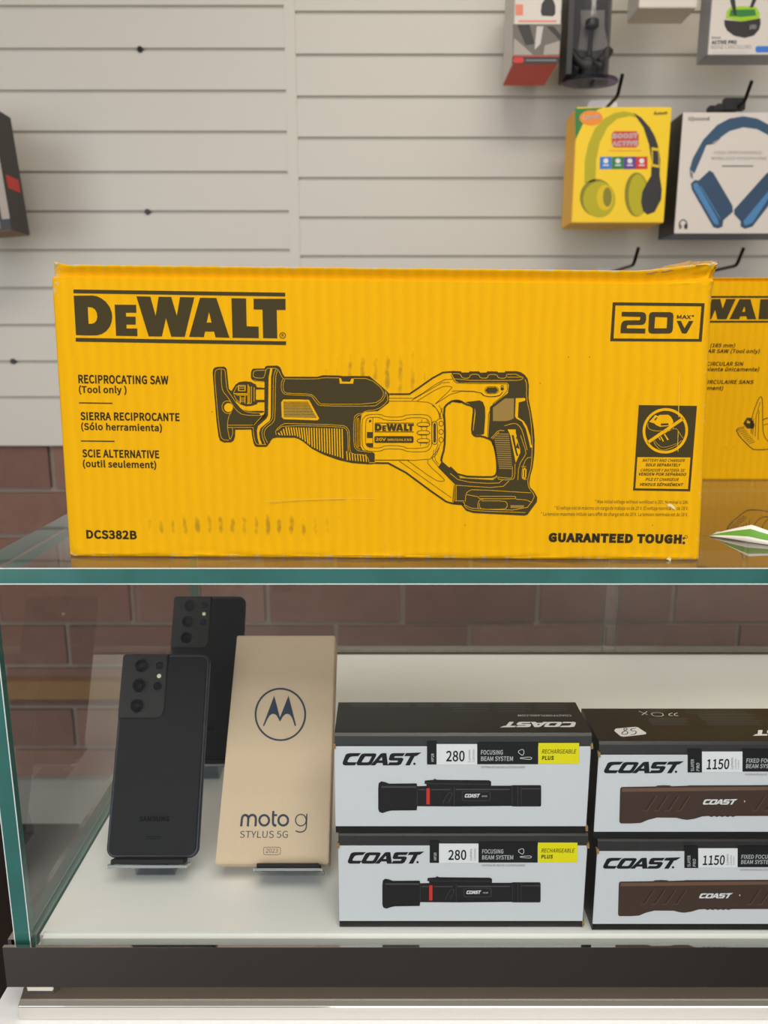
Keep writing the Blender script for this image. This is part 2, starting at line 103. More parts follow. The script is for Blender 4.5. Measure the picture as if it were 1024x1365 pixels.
ART = {
 'main_logo': [
  ["F","ink",0,0,[[[-203.82,181.59],[-63.32,179.33],[-63.37,176.87],[-203.98,179.13]]]],
  ["F","ink",0,0,[[[-204.45,150.33],[-63.34,148.02],[-63.55,145.58],[-204.47,147.81]]]],
  ["F","ink",0,0,[[[-203.94,177.57],[-191.23,177.7],[-188.33,177.2],[-185.48,175.79],[-182.67,173.67],[-180.3,170.27],[-179.12,166.73],[-178.99,163.89],[-179.62,160.69],[-181.07,157.48],[-183.44,154.76],[-186.52,152.83],[-189.9,151.97],[-195.09,151.83],[-204.1,152.12]],[[-195.01,170.29],[-192.09,170.0],[-190.18,168.72],[-189.15,166.38],[-189.01,163.89],[-189.67,161.62],[-191.01,160.12],[-192.97,159.48],[-195.12,159.48]]]],
  ["F","ink",0,0,[[[-176.91,171.82],[-162.6,171.67],[-162.66,166.57],[-169.71,166.58],[-169.63,164.09],[-163.38,164.09],[-163.51,158.9],[-169.77,158.9],[-169.84,156.4],[-162.69,156.4],[-162.73,151.39],[-177.13,151.61]]]],
  ["F","ink",0,0,[[[-162.16,177.17],[-152.8,176.95],[-149.9,164.58],[-147.32,176.87],[-138.92,176.72],[-135.79,164.6],[-133.07,176.65],[-123.58,176.42],[-131.06,150.92],[-140.1,151.03],[-143.07,163.15],[-146.36,151.18],[-155.21,151.25]]]],
  ["F","ink",0,0,[[[-119.85,176.19],[-108.96,176.02],[-101.1,150.31],[-110.42,150.61],[-111.31,154.35],[-117.34,154.35],[-118.27,150.69],[-128.15,150.92]],[[-114.2,167.15],[-112.81,160.2],[-116.02,160.2]]]],
  ["F","ink",0,0,[[[-99.01,175.86],[-89.31,175.7],[-89.44,157.76],[-81.48,157.6],[-81.53,150.08],[-99.06,150.31]]]],
  ["F","ink",0,0,[[[-84.34,175.47],[-63.17,175.45],[-63.32,168.24],[-69.15,168.25],[-69.17,149.92],[-78.71,150.08],[-78.63,168.48],[-84.46,168.64]]]],
  ["F","ink",0,0,[[[-63.46,151.82],[-63.54,151.28],[-63.77,150.78],[-64.12,150.34],[-64.57,150.01],[-65.1,149.8],[-65.65,149.73],[-66.21,149.8],[-66.72,150.01],[-67.16,150.34],[-67.5,150.78],[-67.7,151.28],[-67.76,151.83],[-67.68,152.37],[-67.45,152.87],[-67.1,153.3],[-66.65,153.64],[-66.12,153.85],[-65.57,153.92],[-65.01,153.85],[-64.5,153.64],[-64.06,153.3],[-63.73,152.87],[-63.52,152.37]],[[-63.96,151.82],[-64.03,151.41],[-64.2,151.02],[-64.47,150.69],[-64.81,150.43],[-65.22,150.27],[-65.64,150.22],[-66.07,150.27],[-66.47,150.43],[-66.8,150.69],[-67.06,151.02],[-67.21,151.41],[-67.26,151.83],[-67.19,152.24],[-67.02,152.63],[-66.75,152.96],[-66.41,153.22],[-66.0,153.38],[-65.58,153.43],[-65.15,153.38],[-64.76,153.22],[-64.42,152.96],[-64.16,152.63],[-64.01,152.24]]]],
  ["T","ink",0,"R",-66.27,150.99,1.5,1.9,0.0,0.02,0.0],
 ],
 'logo_norm': [
  [[[0.0046,1.0003],[0.9989,0.9999],[0.9986,0.9316],[0.0035,0.9319]]],
  [[[0.0001,0.1319],[0.9988,0.1304],[0.9973,0.0626],[0.0,0.0619]]],
  [[[0.0038,0.8886],[0.0937,0.8979],[0.1142,0.8853],[0.1344,0.8474],[0.1543,0.7897],[0.1711,0.6964],[0.1794,0.5986],[0.1803,0.5198],[0.1759,0.4306],[0.1656,0.3409],[0.1488,0.2643],[0.127,0.2093],[0.1031,0.1839],[0.0664,0.1777],[0.0026,0.1818]],[[0.0669,0.6904],[0.0876,0.6836],[0.1011,0.6489],[0.1084,0.5844],[0.1094,0.5153],[0.1047,0.452],[0.0953,0.4098],[0.0814,0.3911],[0.0662,0.3902]]],
  [[[0.195,0.7409],[0.2963,0.7431],[0.2959,0.6015],[0.246,0.5986],[0.2466,0.5295],[0.2908,0.5323],[0.2899,0.3881],[0.2456,0.3853],[0.2451,0.3159],[0.2957,0.319],[0.2954,0.1799],[0.1935,0.1796]]],
  [[[0.2994,0.896],[0.3657,0.8941],[0.3862,0.5519],[0.4045,0.8943],[0.4639,0.8939],[0.4861,0.5587],[0.5053,0.8945],[0.5725,0.8924],[0.5195,0.1809],[0.4556,0.1799],[0.4345,0.5152],[0.4113,0.1813],[0.3486,0.1793]]],
  [[[0.5989,0.8876],[0.6759,0.8877],[0.7316,0.1773],[0.6656,0.1815],[0.6593,0.2849],[0.6166,0.2822],[0.61,0.1802],[0.5401,0.1822]],[[0.6389,0.6391],[0.6487,0.4467],[0.626,0.4453]]],
  [[[0.7464,0.8877],[0.815,0.8876],[0.8141,0.3893],[0.8704,0.3884],[0.8701,0.1796],[0.746,0.1782]]],
  [[[0.8502,0.8834],[1.0,0.8923],[0.9989,0.692],[0.9577,0.6897],[0.9575,0.1806],[0.89,0.1808],[0.8906,0.6918],[0.8493,0.6937]]],
 ],
 'main_badge': [
  ["F","ink",0,0,[[[151.31,173.0],[210.98,172.31],[210.77,147.77],[150.91,148.06]],[[153.2,170.98],[208.98,170.36],[208.72,149.54],[153.05,149.9]]]],
  ["F","ink",0,0,[[[157.48,166.92],[170.57,166.77],[172.39,166.28],[173.39,165.02],[173.69,162.36],[173.24,160.11],[172.17,158.85],[170.33,158.5],[162.08,158.5],[161.39,158.01],[161.34,156.39],[173.54,156.17],[173.51,153.0],[157.34,153.22],[157.39,157.8],[157.85,159.91],[159.01,161.1],[160.85,161.52],[169.08,161.52],[169.7,161.94],[169.75,163.62],[157.56,163.98]]]],
  ["F","ink",0,0,[[[177.36,166.76],[188.78,166.68],[190.6,166.12],[191.27,164.59],[191.41,155.68],[190.81,153.77],[189.29,153.0],[177.82,152.93],[176.06,153.5],[175.39,155.19],[175.34,164.6],[175.96,166.21]],[[179.47,163.61],[187.35,163.33],[187.36,156.38],[179.33,156.38]]]],
  ["F","ink",0,0,[[[193.56,161.15],[196.28,161.15],[198.95,156.38],[201.49,161.08],[204.49,161.08],[200.72,153.35],[200.03,153.0],[198.38,153.0],[197.5,153.35]]]],
  ["T","ink",0,"MAX*",193.48,162.48,11.29,2.4,-0.0186,0.03,0.0],
 ],
 'main_warning': [
  ["F","ink",0,0,[[[171.99,106.42],[210.55,105.95],[209.9,48.35],[171.36,48.8]],[[172.97,71.62],[208.61,71.46],[208.33,49.89],[172.8,50.3]]]],
  ["F","card",1,0,[[[205.75,89.33],[205.67,86.95],[205.21,84.63],[204.4,82.42],[203.25,80.37],[201.78,78.54],[200.04,76.97],[198.06,75.71],[195.89,74.78],[193.6,74.21],[191.23,74.02],[188.84,74.2],[186.5,74.76],[184.26,75.67],[182.18,76.92],[180.3,78.48],[178.69,80.3],[177.37,82.34],[176.38,84.55],[175.75,86.88],[175.48,89.26],[175.58,91.64],[176.06,93.95],[176.89,96.15],[178.05,98.18],[179.53,99.99],[181.27,101.53],[183.25,102.77],[185.4,103.68],[187.67,104.23],[190.02,104.42],[192.39,104.24],[194.71,103.69],[196.93,102.79],[198.99,101.56],[200.86,100.03],[202.47,98.23],[203.8,96.21],[204.8,94.02],[205.46,91.71]],[[203.98,89.33],[203.91,87.23],[203.51,85.18],[202.79,83.22],[201.77,81.42],[200.47,79.8],[198.93,78.42],[197.19,77.31],[195.27,76.49],[193.25,75.99],[191.16,75.81],[189.05,75.97],[186.98,76.46],[185.0,77.27],[183.17,78.38],[181.52,79.75],[180.09,81.36],[178.93,83.16],[178.05,85.11],[177.49,87.16],[177.25,89.26],[177.34,91.36],[177.76,93.41],[178.49,95.35],[179.52,97.14],[180.82,98.74],[182.36,100.1],[184.11,101.2],[186.01,102.0],[188.02,102.49],[190.09,102.66],[192.18,102.5],[194.23,102.02],[196.19,101.22],[198.02,100.13],[199.66,98.78],[201.09,97.19],[202.26,95.4],[203.14,93.47],[203.72,91.42]]]],
  ["L","card",1,0,2.1,0,[[179.17,81.26],[202.04,97.6]]],
  ["F","card",1,0,[[[179.42,95.3],[181.94,97.99],[183.17,99.87],[185.36,99.07],[186.11,99.87],[191.72,100.04],[193.67,98.81],[195.16,96.41],[195.64,94.8],[193.79,92.64],[186.86,91.98],[184.66,92.89],[182.97,94.23]],[[187.27,94.13],[192.34,94.36],[192.59,93.07],[187.46,92.74]],[[182.81,96.92],[184.32,98.53],[184.89,97.99],[183.41,95.84]]]],
  ["L","card",1,0,0.3,0,[[178.68,94.22],[178.75,91.26],[182.19,89.28],[189.72,89.19],[195.56,90.06],[196.0,91.57]]],
  ["L","card",1,0,0.25,0,[[190.34,87.78],[192.92,89.41],[197.38,91.04],[198.79,89.96],[200.59,87.0],[202.63,84.58]]],
  ["L","card",1,0,0.25,0,[[183.2,83.17],[183.78,80.73],[186.66,77.49],[189.44,76.14],[192.1,76.69],[197.89,78.88],[201.93,82.95]]],
  ["L","card",1,0,0.2,0,[[183.58,83.98],[184.82,81.28],[188.79,78.04],[193.06,78.59],[199.88,81.32]]],
  ["F","card",1,0,[[[187.25,85.62],[188.05,85.73],[190.14,82.38],[189.52,81.94]]]],
  ["F","card",1,0,[[[186.22,84.8],[186.75,84.97],[187.93,83.18],[187.41,83.02]]]],
  ["F","card",1,0,[[[189.57,87.24],[190.47,87.35],[193.19,83.47],[192.35,83.03]]]],
  ["T","ink",0,"BATTERY AND CHARGER",176.56,68.46,28.38,1.95,-0.0042,0.012,0.25],
  ["T","ink",0,"SOLD SEPARATELY",178.63,65.4,23.92,1.95,-0.0054,0.03,0.25],
  ["T","ink",0,"CARGADOR Y BATERÍA SE",175.69,61.77,29.8,1.99,-0.0037,0.012,0.25],
  ["T","ink",0,"VENDEN POR SEPARADO",174.65,59.02,31.83,1.99,-0.0031,0.03,0.25],
  ["T","ink",0,"PILE ET CHARGEUR",179.3,55.51,22.43,1.99,-0.0058,0.02,0.25],
  ["T","ink",0,"VENDUS SÉPARÉMENT",175.81,51.97,29.24,1.99,-0.0038,0.03,0.25],
 ],
 'main_lettering': [
  ["T","ink",0,"RECIPROCATING SAW",-204.51,120.29,61.23,5.76,-0.0111,0.035,0.0],
  ["T","ink",0,"(Tool only )",-204.58,113.88,32.46,4.69,-0.0065,0.03,0.0],
  ["L","ink",0,0,0.816,0,[[-205.02,107.24],[-182.22,106.97]]],
  ["T","ink",0,"SIERRA RECIPROCANTE",-204.76,95.6,67.92,5.51,-0.009,0.035,0.0],
  ["T","ink",0,"(Sólo herramienta)",-204.68,88.99,55.42,4.69,-0.0161,0.03,0.0],
  ["L","ink",0,0,0.832,0,[[-205.44,81.42],[-182.3,81.23]]],
  ["T","ink",0,"SCIE ALTERNATIVE",-205.14,70.26,53.13,5.51,-0.0115,0.035,0.0],
  ["T","ink",0,"(outil seulement)",-205.16,63.54,50.75,4.78,-0.015,0.03,0.0],
  ["T","ink",0,"DCS382B",-206.02,13.24,35.5,6.24,-0.0096,0.045,0.0],
  ["T","ink",0,"GUARANTEED TOUGH",115.26,12.63,91.19,6.55,-0.0078,0.075,0.0],
  ["F","ink",0,0,[[[208.55,15.78],[208.47,15.36],[208.19,15.05],[207.79,14.93],[207.37,15.04],[207.05,15.35],[206.92,15.77],[207.0,16.19],[207.28,16.5],[207.68,16.62],[208.09,16.51],[208.41,16.2]]]],
  ["F","ink",0,0,[[[208.97,12.57],[208.86,12.04],[208.52,11.66],[208.01,11.51],[207.49,11.65],[207.09,12.03],[206.92,12.56],[207.02,13.09],[207.37,13.47],[207.87,13.62],[208.4,13.48],[208.8,13.1]]]],
  ["F","ink",0,0,[[[210.37,16.84],[210.31,16.4],[210.1,16.02],[209.75,15.77],[209.32,15.68],[208.89,15.76],[208.51,16.01],[208.24,16.39],[208.12,16.83],[208.18,17.27],[208.4,17.65],[208.75,17.9],[209.17,17.99],[209.61,17.9],[209.99,17.66],[210.25,17.28]],[[210.06,16.84],[210.02,16.52],[209.86,16.24],[209.61,16.06],[209.3,15.99],[208.99,16.06],[208.71,16.24],[208.51,16.51],[208.43,16.83],[208.47,17.15],[208.63,17.43],[208.88,17.61],[209.19,17.68],[209.51,17.61],[209.78,17.43],[209.98,17.16]]]],
  ["T","ink",0,"* Max initial voltage without workload is 20V. Nominal is 18V.",145.9,39.97,63.55,2.24,-0.0036,0.0,0.0],
  ["T","ink",0,"* El voltaje inicial máximo sin carga de trabajo es de 20 V. El voltaje nominal es de 18 V.",118.52,35.37,90.96,2.35,0.0007,0.0,0.0],
  ["T","ink",0,"* La tension maximale initiale sans effet de charge est de 20 V. La tension nominale est de 18 V.",109.46,31.1,100.05,2.35,0.0007,0.0,0.0],
 ],
 'main_wear_creases': [
  ["L","crease_lit",0,0,0.343,0,[[197.5,126.12],[197.89,116.3],[198.54,102.43],[198.95,98.45]]],
  ["L","crease_lit",0,0,0.3,0,[[199.16,88.94],[199.35,81.4],[199.94,75.34]]],
  ["F","scuff",0,0,[[[194.74,39.72],[196.75,39.99],[198.32,39.22],[200.21,37.41],[201.11,35.34],[199.01,36.37],[197.41,37.66],[195.34,38.17]]]],
  ["L","crease_lit",0,0,0.255,0,[[190.07,41.26],[193.18,40.23],[195.26,39.47]]],
  ["L","crease_lit",0,0,0.26,0,[[-80.9,39.8],[-66.35,41.17],[-45.63,42.04],[-23.92,42.66],[-4.32,42.48]]],
  ["L","tan",0,0,0.182,0,[[-76.78,38.77],[-56.0,40.43],[-24.96,41.61]]],
  ["L","crease_lit",0,0,0.208,0,[[2.41,14.38],[2.94,5.34],[2.16,1.6]]],
  ["F","scuff",0,0,[[[196.62,1.18],[198.58,2.78],[200.19,1.73],[199.81,-0.39],[198.22,0.39]]]],
  ["F","ink",0,0,[[[-114.24,101.35],[-114.33,101.06],[-114.51,100.94],[-114.69,101.06],[-114.75,101.35],[-114.67,101.63],[-114.48,101.75],[-114.31,101.63]]]],
  ["F","ink",0,0,[[[106.07,120.63],[106.01,120.35],[105.84,120.23],[105.66,120.35],[105.58,120.63],[105.64,120.9],[105.81,121.02],[105.99,120.91]]]],
  ["F","ink",0,0,[[[138.11,137.81],[138.05,137.53],[137.88,137.42],[137.7,137.53],[137.62,137.81],[137.68,138.09],[137.85,138.2],[138.03,138.09]]]],
  ["F","ink",0,0,[[[124.28,137.8],[124.21,137.53],[124.04,137.41],[123.87,137.53],[123.78,137.8],[123.84,138.08],[124.01,138.19],[124.19,138.08]]]],
  ["F","ink",0,0,[[[-29.35,97.99],[-29.43,97.7],[-29.61,97.58],[-29.79,97.7],[-29.86,97.99],[-29.78,98.27],[-29.6,98.39],[-29.42,98.27]]]],
  ["F","ink",0,0,[[[202.42,103.93],[202.36,103.65],[202.2,103.53],[202.01,103.65],[201.92,103.93],[201.98,104.21],[202.14,104.33],[202.33,104.21]]]],
  ["F","ink",0,0,[[[186.22,24.84],[186.17,24.55],[185.99,24.42],[185.81,24.54],[185.71,24.84],[185.77,25.14],[185.94,25.26],[186.13,25.14]]]],
  ["F","ink",0,0,[[[57.97,24.19],[57.9,23.89],[57.72,23.76],[57.54,23.89],[57.45,24.18],[57.52,24.48],[57.7,24.61],[57.89,24.48]]]],
  ["F","ink",0,0,[[[-156.96,95.7],[-157.04,95.42],[-157.23,95.3],[-157.41,95.42],[-157.47,95.7],[-157.38,95.99],[-157.19,96.11],[-157.02,95.99]]]],
 ],
 'main_saw': [
  ["F","ink",0,0,[[[-113.27,127.64],[-112.84,129.67],[-111.85,130.77],[-109.58,131.35],[-105.43,131.47],[-104.27,130.83],[-103.6,129.67],[-103.07,122.41],[-102.65,117.16],[-102.26,116.28],[-99.93,114.82],[-97.9,107.79],[-95.9,104.85],[-93.87,103.08],[-89.72,101.91],[-79.28,102.05],[-77.88,98.39],[-86.41,92.15],[-87.09,89.48],[-99.2,89.33],[-99.52,84.68],[-100.51,81.99],[-102.36,80.73],[-107.17,80.6],[-109.83,81.97],[-110.82,84.65],[-111.78,94.77],[-112.63,112.46]]]],
  ["F","ink",1,0,[[[-100.62,115.7],[-98.12,119.5],[-95.69,121.25],[-91.52,121.84],[-87.38,121.38],[-86.22,120.56],[-84.46,119.81],[-83.63,117.77],[-78.59,117.48],[-78.62,116.31],[-84.44,116.31],[-84.63,109.45],[-78.8,109.46],[-78.84,107.82],[-83.3,107.81],[-83.93,106.63],[-87.24,105.45],[-91.42,105.15],[-94.96,106.32],[-97.87,108.67],[-99.83,112.48]]]],
  ["F","ink",0,0,[[[-87.6,124.17],[-87.38,127.95],[-86.68,129.51],[-85.66,130.15],[-78.27,130.33],[-77.53,131.6],[-76.45,132.07],[-69.66,132.19],[-67.91,131.26],[-66.95,129.41],[-66.23,127.09],[-64.92,124.89],[-42.8,124.85],[-39.25,125.84],[-28.64,125.68],[-25.7,125.27],[-18.04,125.4],[-7.88,125.27],[0.95,117.85],[5.67,113.49],[5.2,111.73],[5.09,107.64],[-2.3,102.05],[-10.6,101.63],[-12.56,100.56],[-13.58,98.21],[-13.84,78.03],[-12.77,75.76],[-6.8,74.58],[-4.71,73.75],[-4.29,72.07],[-4.29,66.97],[-6.21,66.06],[-9.81,66.05],[-20.01,66.86],[-28.99,68.81],[-34.97,70.9],[-39.91,72.76],[-47.06,76.46],[-52.97,81.22],[-55.94,83.01],[-58.61,83.95],[-70.89,84.04],[-73.6,83.56],[-75.13,82.06],[-75.77,80.56],[-76.42,79.96],[-77.48,78.29],[-78.7,77.68],[-84.71,77.67],[-86.19,78.44],[-87.04,80.53],[-87.82,84.71],[-88.28,89.48],[-88.21,92.15],[-80.27,98.39],[-79.02,100.75],[-78.5,121.15],[-85.0,121.73],[-86.87,122.89]]]],
  ["F","card",2,0,[[[-100.25,104.25],[-100.38,103.48],[-100.7,102.77],[-101.2,102.15],[-101.84,101.68],[-102.58,101.38],[-103.36,101.28],[-104.13,101.38],[-104.85,101.67],[-105.46,102.14],[-105.91,102.76],[-106.19,103.47],[-106.26,104.24],[-106.14,105.01],[-105.81,105.73],[-105.31,106.34],[-104.68,106.81],[-103.94,107.11],[-103.16,107.21],[-102.39,107.11],[-101.67,106.82],[-101.07,106.35],[-100.61,105.73],[-100.33,105.02]]]],
  ["L","card",2,0,0.281,0,[[-101.4,100.71],[-104.11,100.11],[-106.47,101.17],[-107.71,103.35],[-107.62,106.01],[-106.23,108.07],[-103.82,108.84],[-101.46,108.08]]],
  ["L","card",2,0,0.281,0,[[-103.81,82.16],[-107.71,82.45],[-109.32,84.66],[-110.32,93.58],[-111.25,109.53],[-111.91,124.15],[-111.59,128.22],[-109.93,129.79],[-106.08,129.9],[-104.8,129.09],[-104.5,124.16],[-104.04,116.57],[-101.6,112.95],[-97.91,107.2],[-93.88,102.79],[-89.75,100.85],[-79.62,100.51]]],
  ["L","card",2,0,0.28,0,[[-107.27,129.67],[-107.56,121.24],[-106.99,115.4],[-103.16,110.72],[-100.24,105.43],[-97.48,101.9],[-93.39,99.13],[-80.85,98.98]]],
  ["L","card",2,0,0.281,0,[[-101.37,101.77],[-103.59,97.75],[-104.49,92.41],[-104.19,88.84],[-103.2,82.58],[-102.08,83.78],[-100.83,87.06],[-101.13,90.64]]],
  ["L","card",2,0,0.28,0,[[-104.19,92.41],[-86.88,92.45]]],
  ["L","card",2,0,0.28,0,[[-104.24,90.87],[-87.05,90.91]]],
  ["F","card",2,0,[[[-92.05,103.97],[-87.86,104.57],[-83.63,106.63],[-80.32,107.93],[-80.47,102.4],[-89.11,102.5]]]],
  ["F","card",2,0,[[[-84.04,120.1],[-80.42,120.1],[-80.48,118.06],[-83.32,118.06]]]],
  ["F","card",2,0,[[[-84.27,116.13],[-78.92,116.14],[-79.09,109.58],[-84.44,109.57]]]],
  ["F","card",2,0,[[[-82.13,100.27],[-78.88,101.34],[-79.65,99.45],[-81.75,98.86]]]],
  ["F","card",2,0,[[[-96.35,119.21],[-91.48,119.22],[-91.49,118.81],[-96.36,118.8]]]],
  ["F","card",2,0,[[[-96.35,119.21],[-95.75,119.21],[-95.88,115.3],[-96.47,115.3]]]],
  ["F","card",2,0,[[[-91.9,119.22],[-91.3,119.22],[-91.42,115.3],[-92.01,115.3]]]],
  ["F","card",2,0,[[[-96.46,115.71],[-91.58,115.71],[-91.6,115.3],[-96.47,115.3]]]],
  ["F","card",2,0,[[[-99.49,113.77],[-89.38,113.78],[-89.4,113.2],[-99.51,113.18]]]],
  ["F","card",2,0,[[[-97.74,112.78],[-89.41,112.79],[-89.42,112.38],[-97.75,112.37]]]],
  ["F","card",2,0,[[[-95.39,111.9],[-94.79,111.9],[-94.93,107.2],[-95.53,107.2]]]],
  ["F","card",2,0,[[[-95.42,110.73],[-91.85,110.73],[-91.86,110.38],[-95.43,110.38]]]],
  ["F","card",2,0,[[[-95.46,109.55],[-91.88,109.56],[-91.9,109.21],[-95.47,109.2]]]],
  ["F","card",2,0,[[[-95.49,108.38],[-91.92,108.38],[-91.93,108.03],[-95.5,108.03]]]],
  ["F","card",2,0,[[[-92.1,112.2],[-91.63,112.2],[-91.78,106.92],[-92.26,106.91]]]],
  ["F","card",2,0,[[[-89.81,119.51],[-89.22,119.51],[-89.59,106.62],[-90.18,106.62]]]],
  ["F","card",2,0,[[[-88.78,118.34],[-88.36,118.35],[-88.68,107.21],[-89.09,107.21]]]],
  ["F","card",2,0,[[[-87.47,118.35],[-87.11,118.35],[-87.43,107.22],[-87.78,107.22]]]],
  ["F","card",2,0,[[[-85.71,117.76],[-85.35,117.77],[-85.61,108.39],[-85.96,108.39]]]],
  ["F","card",2,0,[[[-90.76,107.21],[-87.78,107.22],[-87.79,106.86],[-90.77,106.86]]]],
  ["F","card",2,0,[[[-95.48,118.34],[-92.22,118.34],[-92.23,118.05],[-95.49,118.04]]]],
  ["F","card",2,0,[[[-95.52,117.29],[-92.25,117.29],[-92.26,117.0],[-95.53,116.99]]]],
  ["L","card",2,0,0.28,0,[[-99.24,112.48],[-97.84,109.55],[-94.93,107.2]]],
  ["L","card",2,0,0.275,0,[[-99.6,113.95],[-97.58,117.75],[-95.75,119.21]]],
  ["L","card",2,0,0.28,0,[[-77.71,129.11],[-85.1,128.93],[-85.92,127.08],[-85.82,124.17],[-79.03,123.71],[-78.08,125.92],[-77.09,130.27],[-73.54,130.45],[-70.0,130.28],[-68.28,128.25],[-66.59,124.19],[-64.84,123.32]]],
  ["L","card",2,0,0.28,0,[[-85.57,122.72],[-83.23,121.67],[-79.08,121.68],[-78.39,120.69]]],
  ["F","card",2,0,[[[-74.25,130.45],[-72.84,130.28],[-73.99,124.18],[-74.78,98.4],[-75.57,95.44],[-78.0,93.66],[-81.97,90.38],[-82.96,87.11],[-82.47,82.94],[-81.23,79.65],[-83.03,79.65],[-84.13,83.53],[-84.41,88.89],[-83.55,91.86],[-77.93,96.62],[-76.56,98.99],[-75.58,124.18]]]],
  ["L","card",2,0,0.28,0,[[-70.3,130.28],[-71.98,126.51],[-72.56,121.86],[-73.23,98.4],[-74.37,95.44],[-79.56,91.28],[-81.13,88.3],[-80.92,84.73],[-78.96,79.36]]],
  ["L","card",2,0,0.281,0,[[-69.56,129.12],[-71.03,124.19],[-71.8,98.4],[-72.91,94.26],[-78.08,90.69],[-79.65,87.71],[-79.42,84.73],[-77.43,80.56]]],
  ["L","card",2,0,0.281,0,[[-87.04,91.26],[-86.62,84.72],[-85.54,80.24],[-83.77,79.23],[-78.36,79.36]]],
  ["L","card",2,0,0.281,0,[[-80.87,98.39],[-86.41,92.45]]],
  ["L","card",2,0,0.275,0,[[-65.86,123.44],[-42.82,123.28],[-39.27,124.22],[-28.36,124.05]]],
  ["L","card",2,0,0.275,0,[[-65.86,123.44],[-67.09,121.28],[-67.31,116.62],[-66.35,114.28],[-64.3,112.82],[-47.71,112.44],[-45.95,110.8],[-43.05,106.7],[-40.99,105.41],[-4.96,105.28],[-2.6,106.46],[2.43,110.56],[2.72,115.52]]],
  ["L","card",2,0,0.281,0,[[-64.69,122.91],[-65.8,120.7],[-66.0,116.62],[-65.15,114.75],[-63.39,113.82],[-47.4,113.49],[-44.76,111.39],[-41.85,107.41],[-40.08,106.53],[-4.96,106.75],[1.25,110.85],[1.42,116.39],[-7.59,123.65],[-18.19,123.75]]],
  ["F","card",2,0,[[[-28.24,123.94],[-27.0,123.94],[-26.2,121.62],[-21.01,121.45],[-19.93,123.66],[-18.34,123.66],[-18.95,120.29],[-27.8,120.28]]]],
  ["L","card",2,0,0.281,0,[[3.01,114.65],[4.2,112.32],[4.2,108.23],[-2.6,102.94],[-10.89,102.33],[-13.87,99.09],[-14.26,78.03]]],
  ["L","card",2,0,0.275,0,[[-12.38,100.57],[-16.24,100.26],[-18.63,97.61],[-18.86,78.61],[-16.36,75.33],[-12.78,75.04],[-6.8,74.16]]],
  ["L","card",2,0,0.275,0,[[-13.57,99.68],[-15.65,99.09],[-17.45,97.02],[-17.66,78.91],[-15.76,76.53],[-13.97,76.53]]],
  ["L","card",2,0,0.28,1,[[-15.78,97.32],[-15.54,97.32],[-15.07,96.85],[-15.16,78.2],[-15.64,77.72],[-15.87,77.72],[-16.35,78.2],[-16.26,96.84]]],
  ["F","card",2,0,[[[-65.97,109.72],[-55.46,109.73],[-48.64,109.51],[-41.99,96.99],[-43.19,95.8],[-65.83,96.52],[-67.3,97.82],[-67.5,107.84]],[[-66.06,108.43],[-49.55,108.45],[-43.77,97.57],[-65.81,97.83]]]],
  ["L","card",2,0,0.382,0,[[-66.07,107.96],[-48.96,107.98]]],
  ["L","card",2,0,0.383,0,[[-66.09,106.99],[-48.44,107.02]]],
  ["L","card",2,0,0.383,0,[[-66.11,106.02],[-47.92,106.05]]],
  ["L","card",2,0,0.382,0,[[-66.13,105.05],[-47.4,105.08]]],
  ["L","card",2,0,0.383,0,[[-66.15,104.08],[-46.88,104.11]]],
  ["L","card",2,0,0.383,0,[[-66.17,103.1],[-46.36,103.14]]],
  ["L","card",2,0,0.382,0,[[-66.19,102.13],[-45.84,102.17]]],
  ["L","card",2,0,0.375,0,[[-66.21,101.16],[-45.32,101.2]]],
  ["L","card",2,0,0.375,0,[[-66.23,100.19],[-44.8,100.23]]],
  ["L","card",2,0,0.375,0,[[-66.25,99.21],[-44.28,99.26]]],
  ["L","card",2,0,0.383,0,[[-66.28,98.24],[-43.76,98.28]]],
  ["L","card",2,0,0.286,0,[[-71.33,85.95],[-71.98,88.92],[-66.49,93.56],[-62.91,93.69],[-26.55,92.7],[-22.99,91.11],[-21.53,87.85],[-21.61,75.33],[-19.53,72.95],[-12.19,72.65],[-9.2,70.86],[-8.31,67.56]]],
  ["L","card",2,0,0.281,0,[[-70.78,88.92],[-66.22,92.5],[-26.56,91.58],[-23.6,89.93],[-22.72,87.26],[-22.51,74.73]]],
  ["L","card",2,0,0.765,0,[[-69.92,87.38],[-68.88,85.68]]],
  ["L","card",2,0,0.765,0,[[-68.15,88.64],[-67.14,85.65]]],
  ["L","card",2,0,0.765,0,[[-66.39,89.91],[-65.4,85.62]]],
  ["L","card",2,0,0.765,0,[[-64.63,91.17],[-63.67,85.59]]],
  ["L","card",2,0,0.765,0,[[-62.9,91.13],[-61.93,85.56]]],
  ["L","card",2,0,0.765,0,[[-61.17,91.08],[-60.2,85.53]]],
  ["L","card",2,0,0.765,0,[[-59.44,91.04],[-58.47,85.45]]],
  ["L","card",2,0,0.765,0,[[-57.71,91.0],[-56.74,84.73]]],
  ["L","card",2,0,0.765,0,[[-55.97,90.95],[-55.02,83.84]]],
  ["L","card",2,0,0.765,0,[[-54.24,90.91],[-53.31,82.81]]],
  ["L","card",2,0,0.765,0,[[-52.51,90.87],[-51.59,81.5]]],
  ["L","card",2,0,0.765,0,[[-50.78,90.82],[-49.88,80.12]]],
  ["L","card",2,0,0.765,0,[[-49.05,90.78],[-48.75,79.22]]],
  ["L","card",2,0,0.765,0,[[-47.32,90.74],[-47.04,77.83]]],
  ["L","card",2,0,0.765,0,[[-45.59,90.69],[-45.31,77.01]]],
  ["L","card",2,0,0.765,0,[[-43.86,90.65],[-43.58,76.2]]],
  ["L","card",2,0,0.765,0,[[-42.13,90.61],[-41.86,75.38]]],
  ["L","card",2,0,0.765,0,[[-40.4,90.56],[-40.13,74.56]]],
  ["L","card",2,0,0.765,0,[[-38.67,90.52],[-38.4,73.97]]],
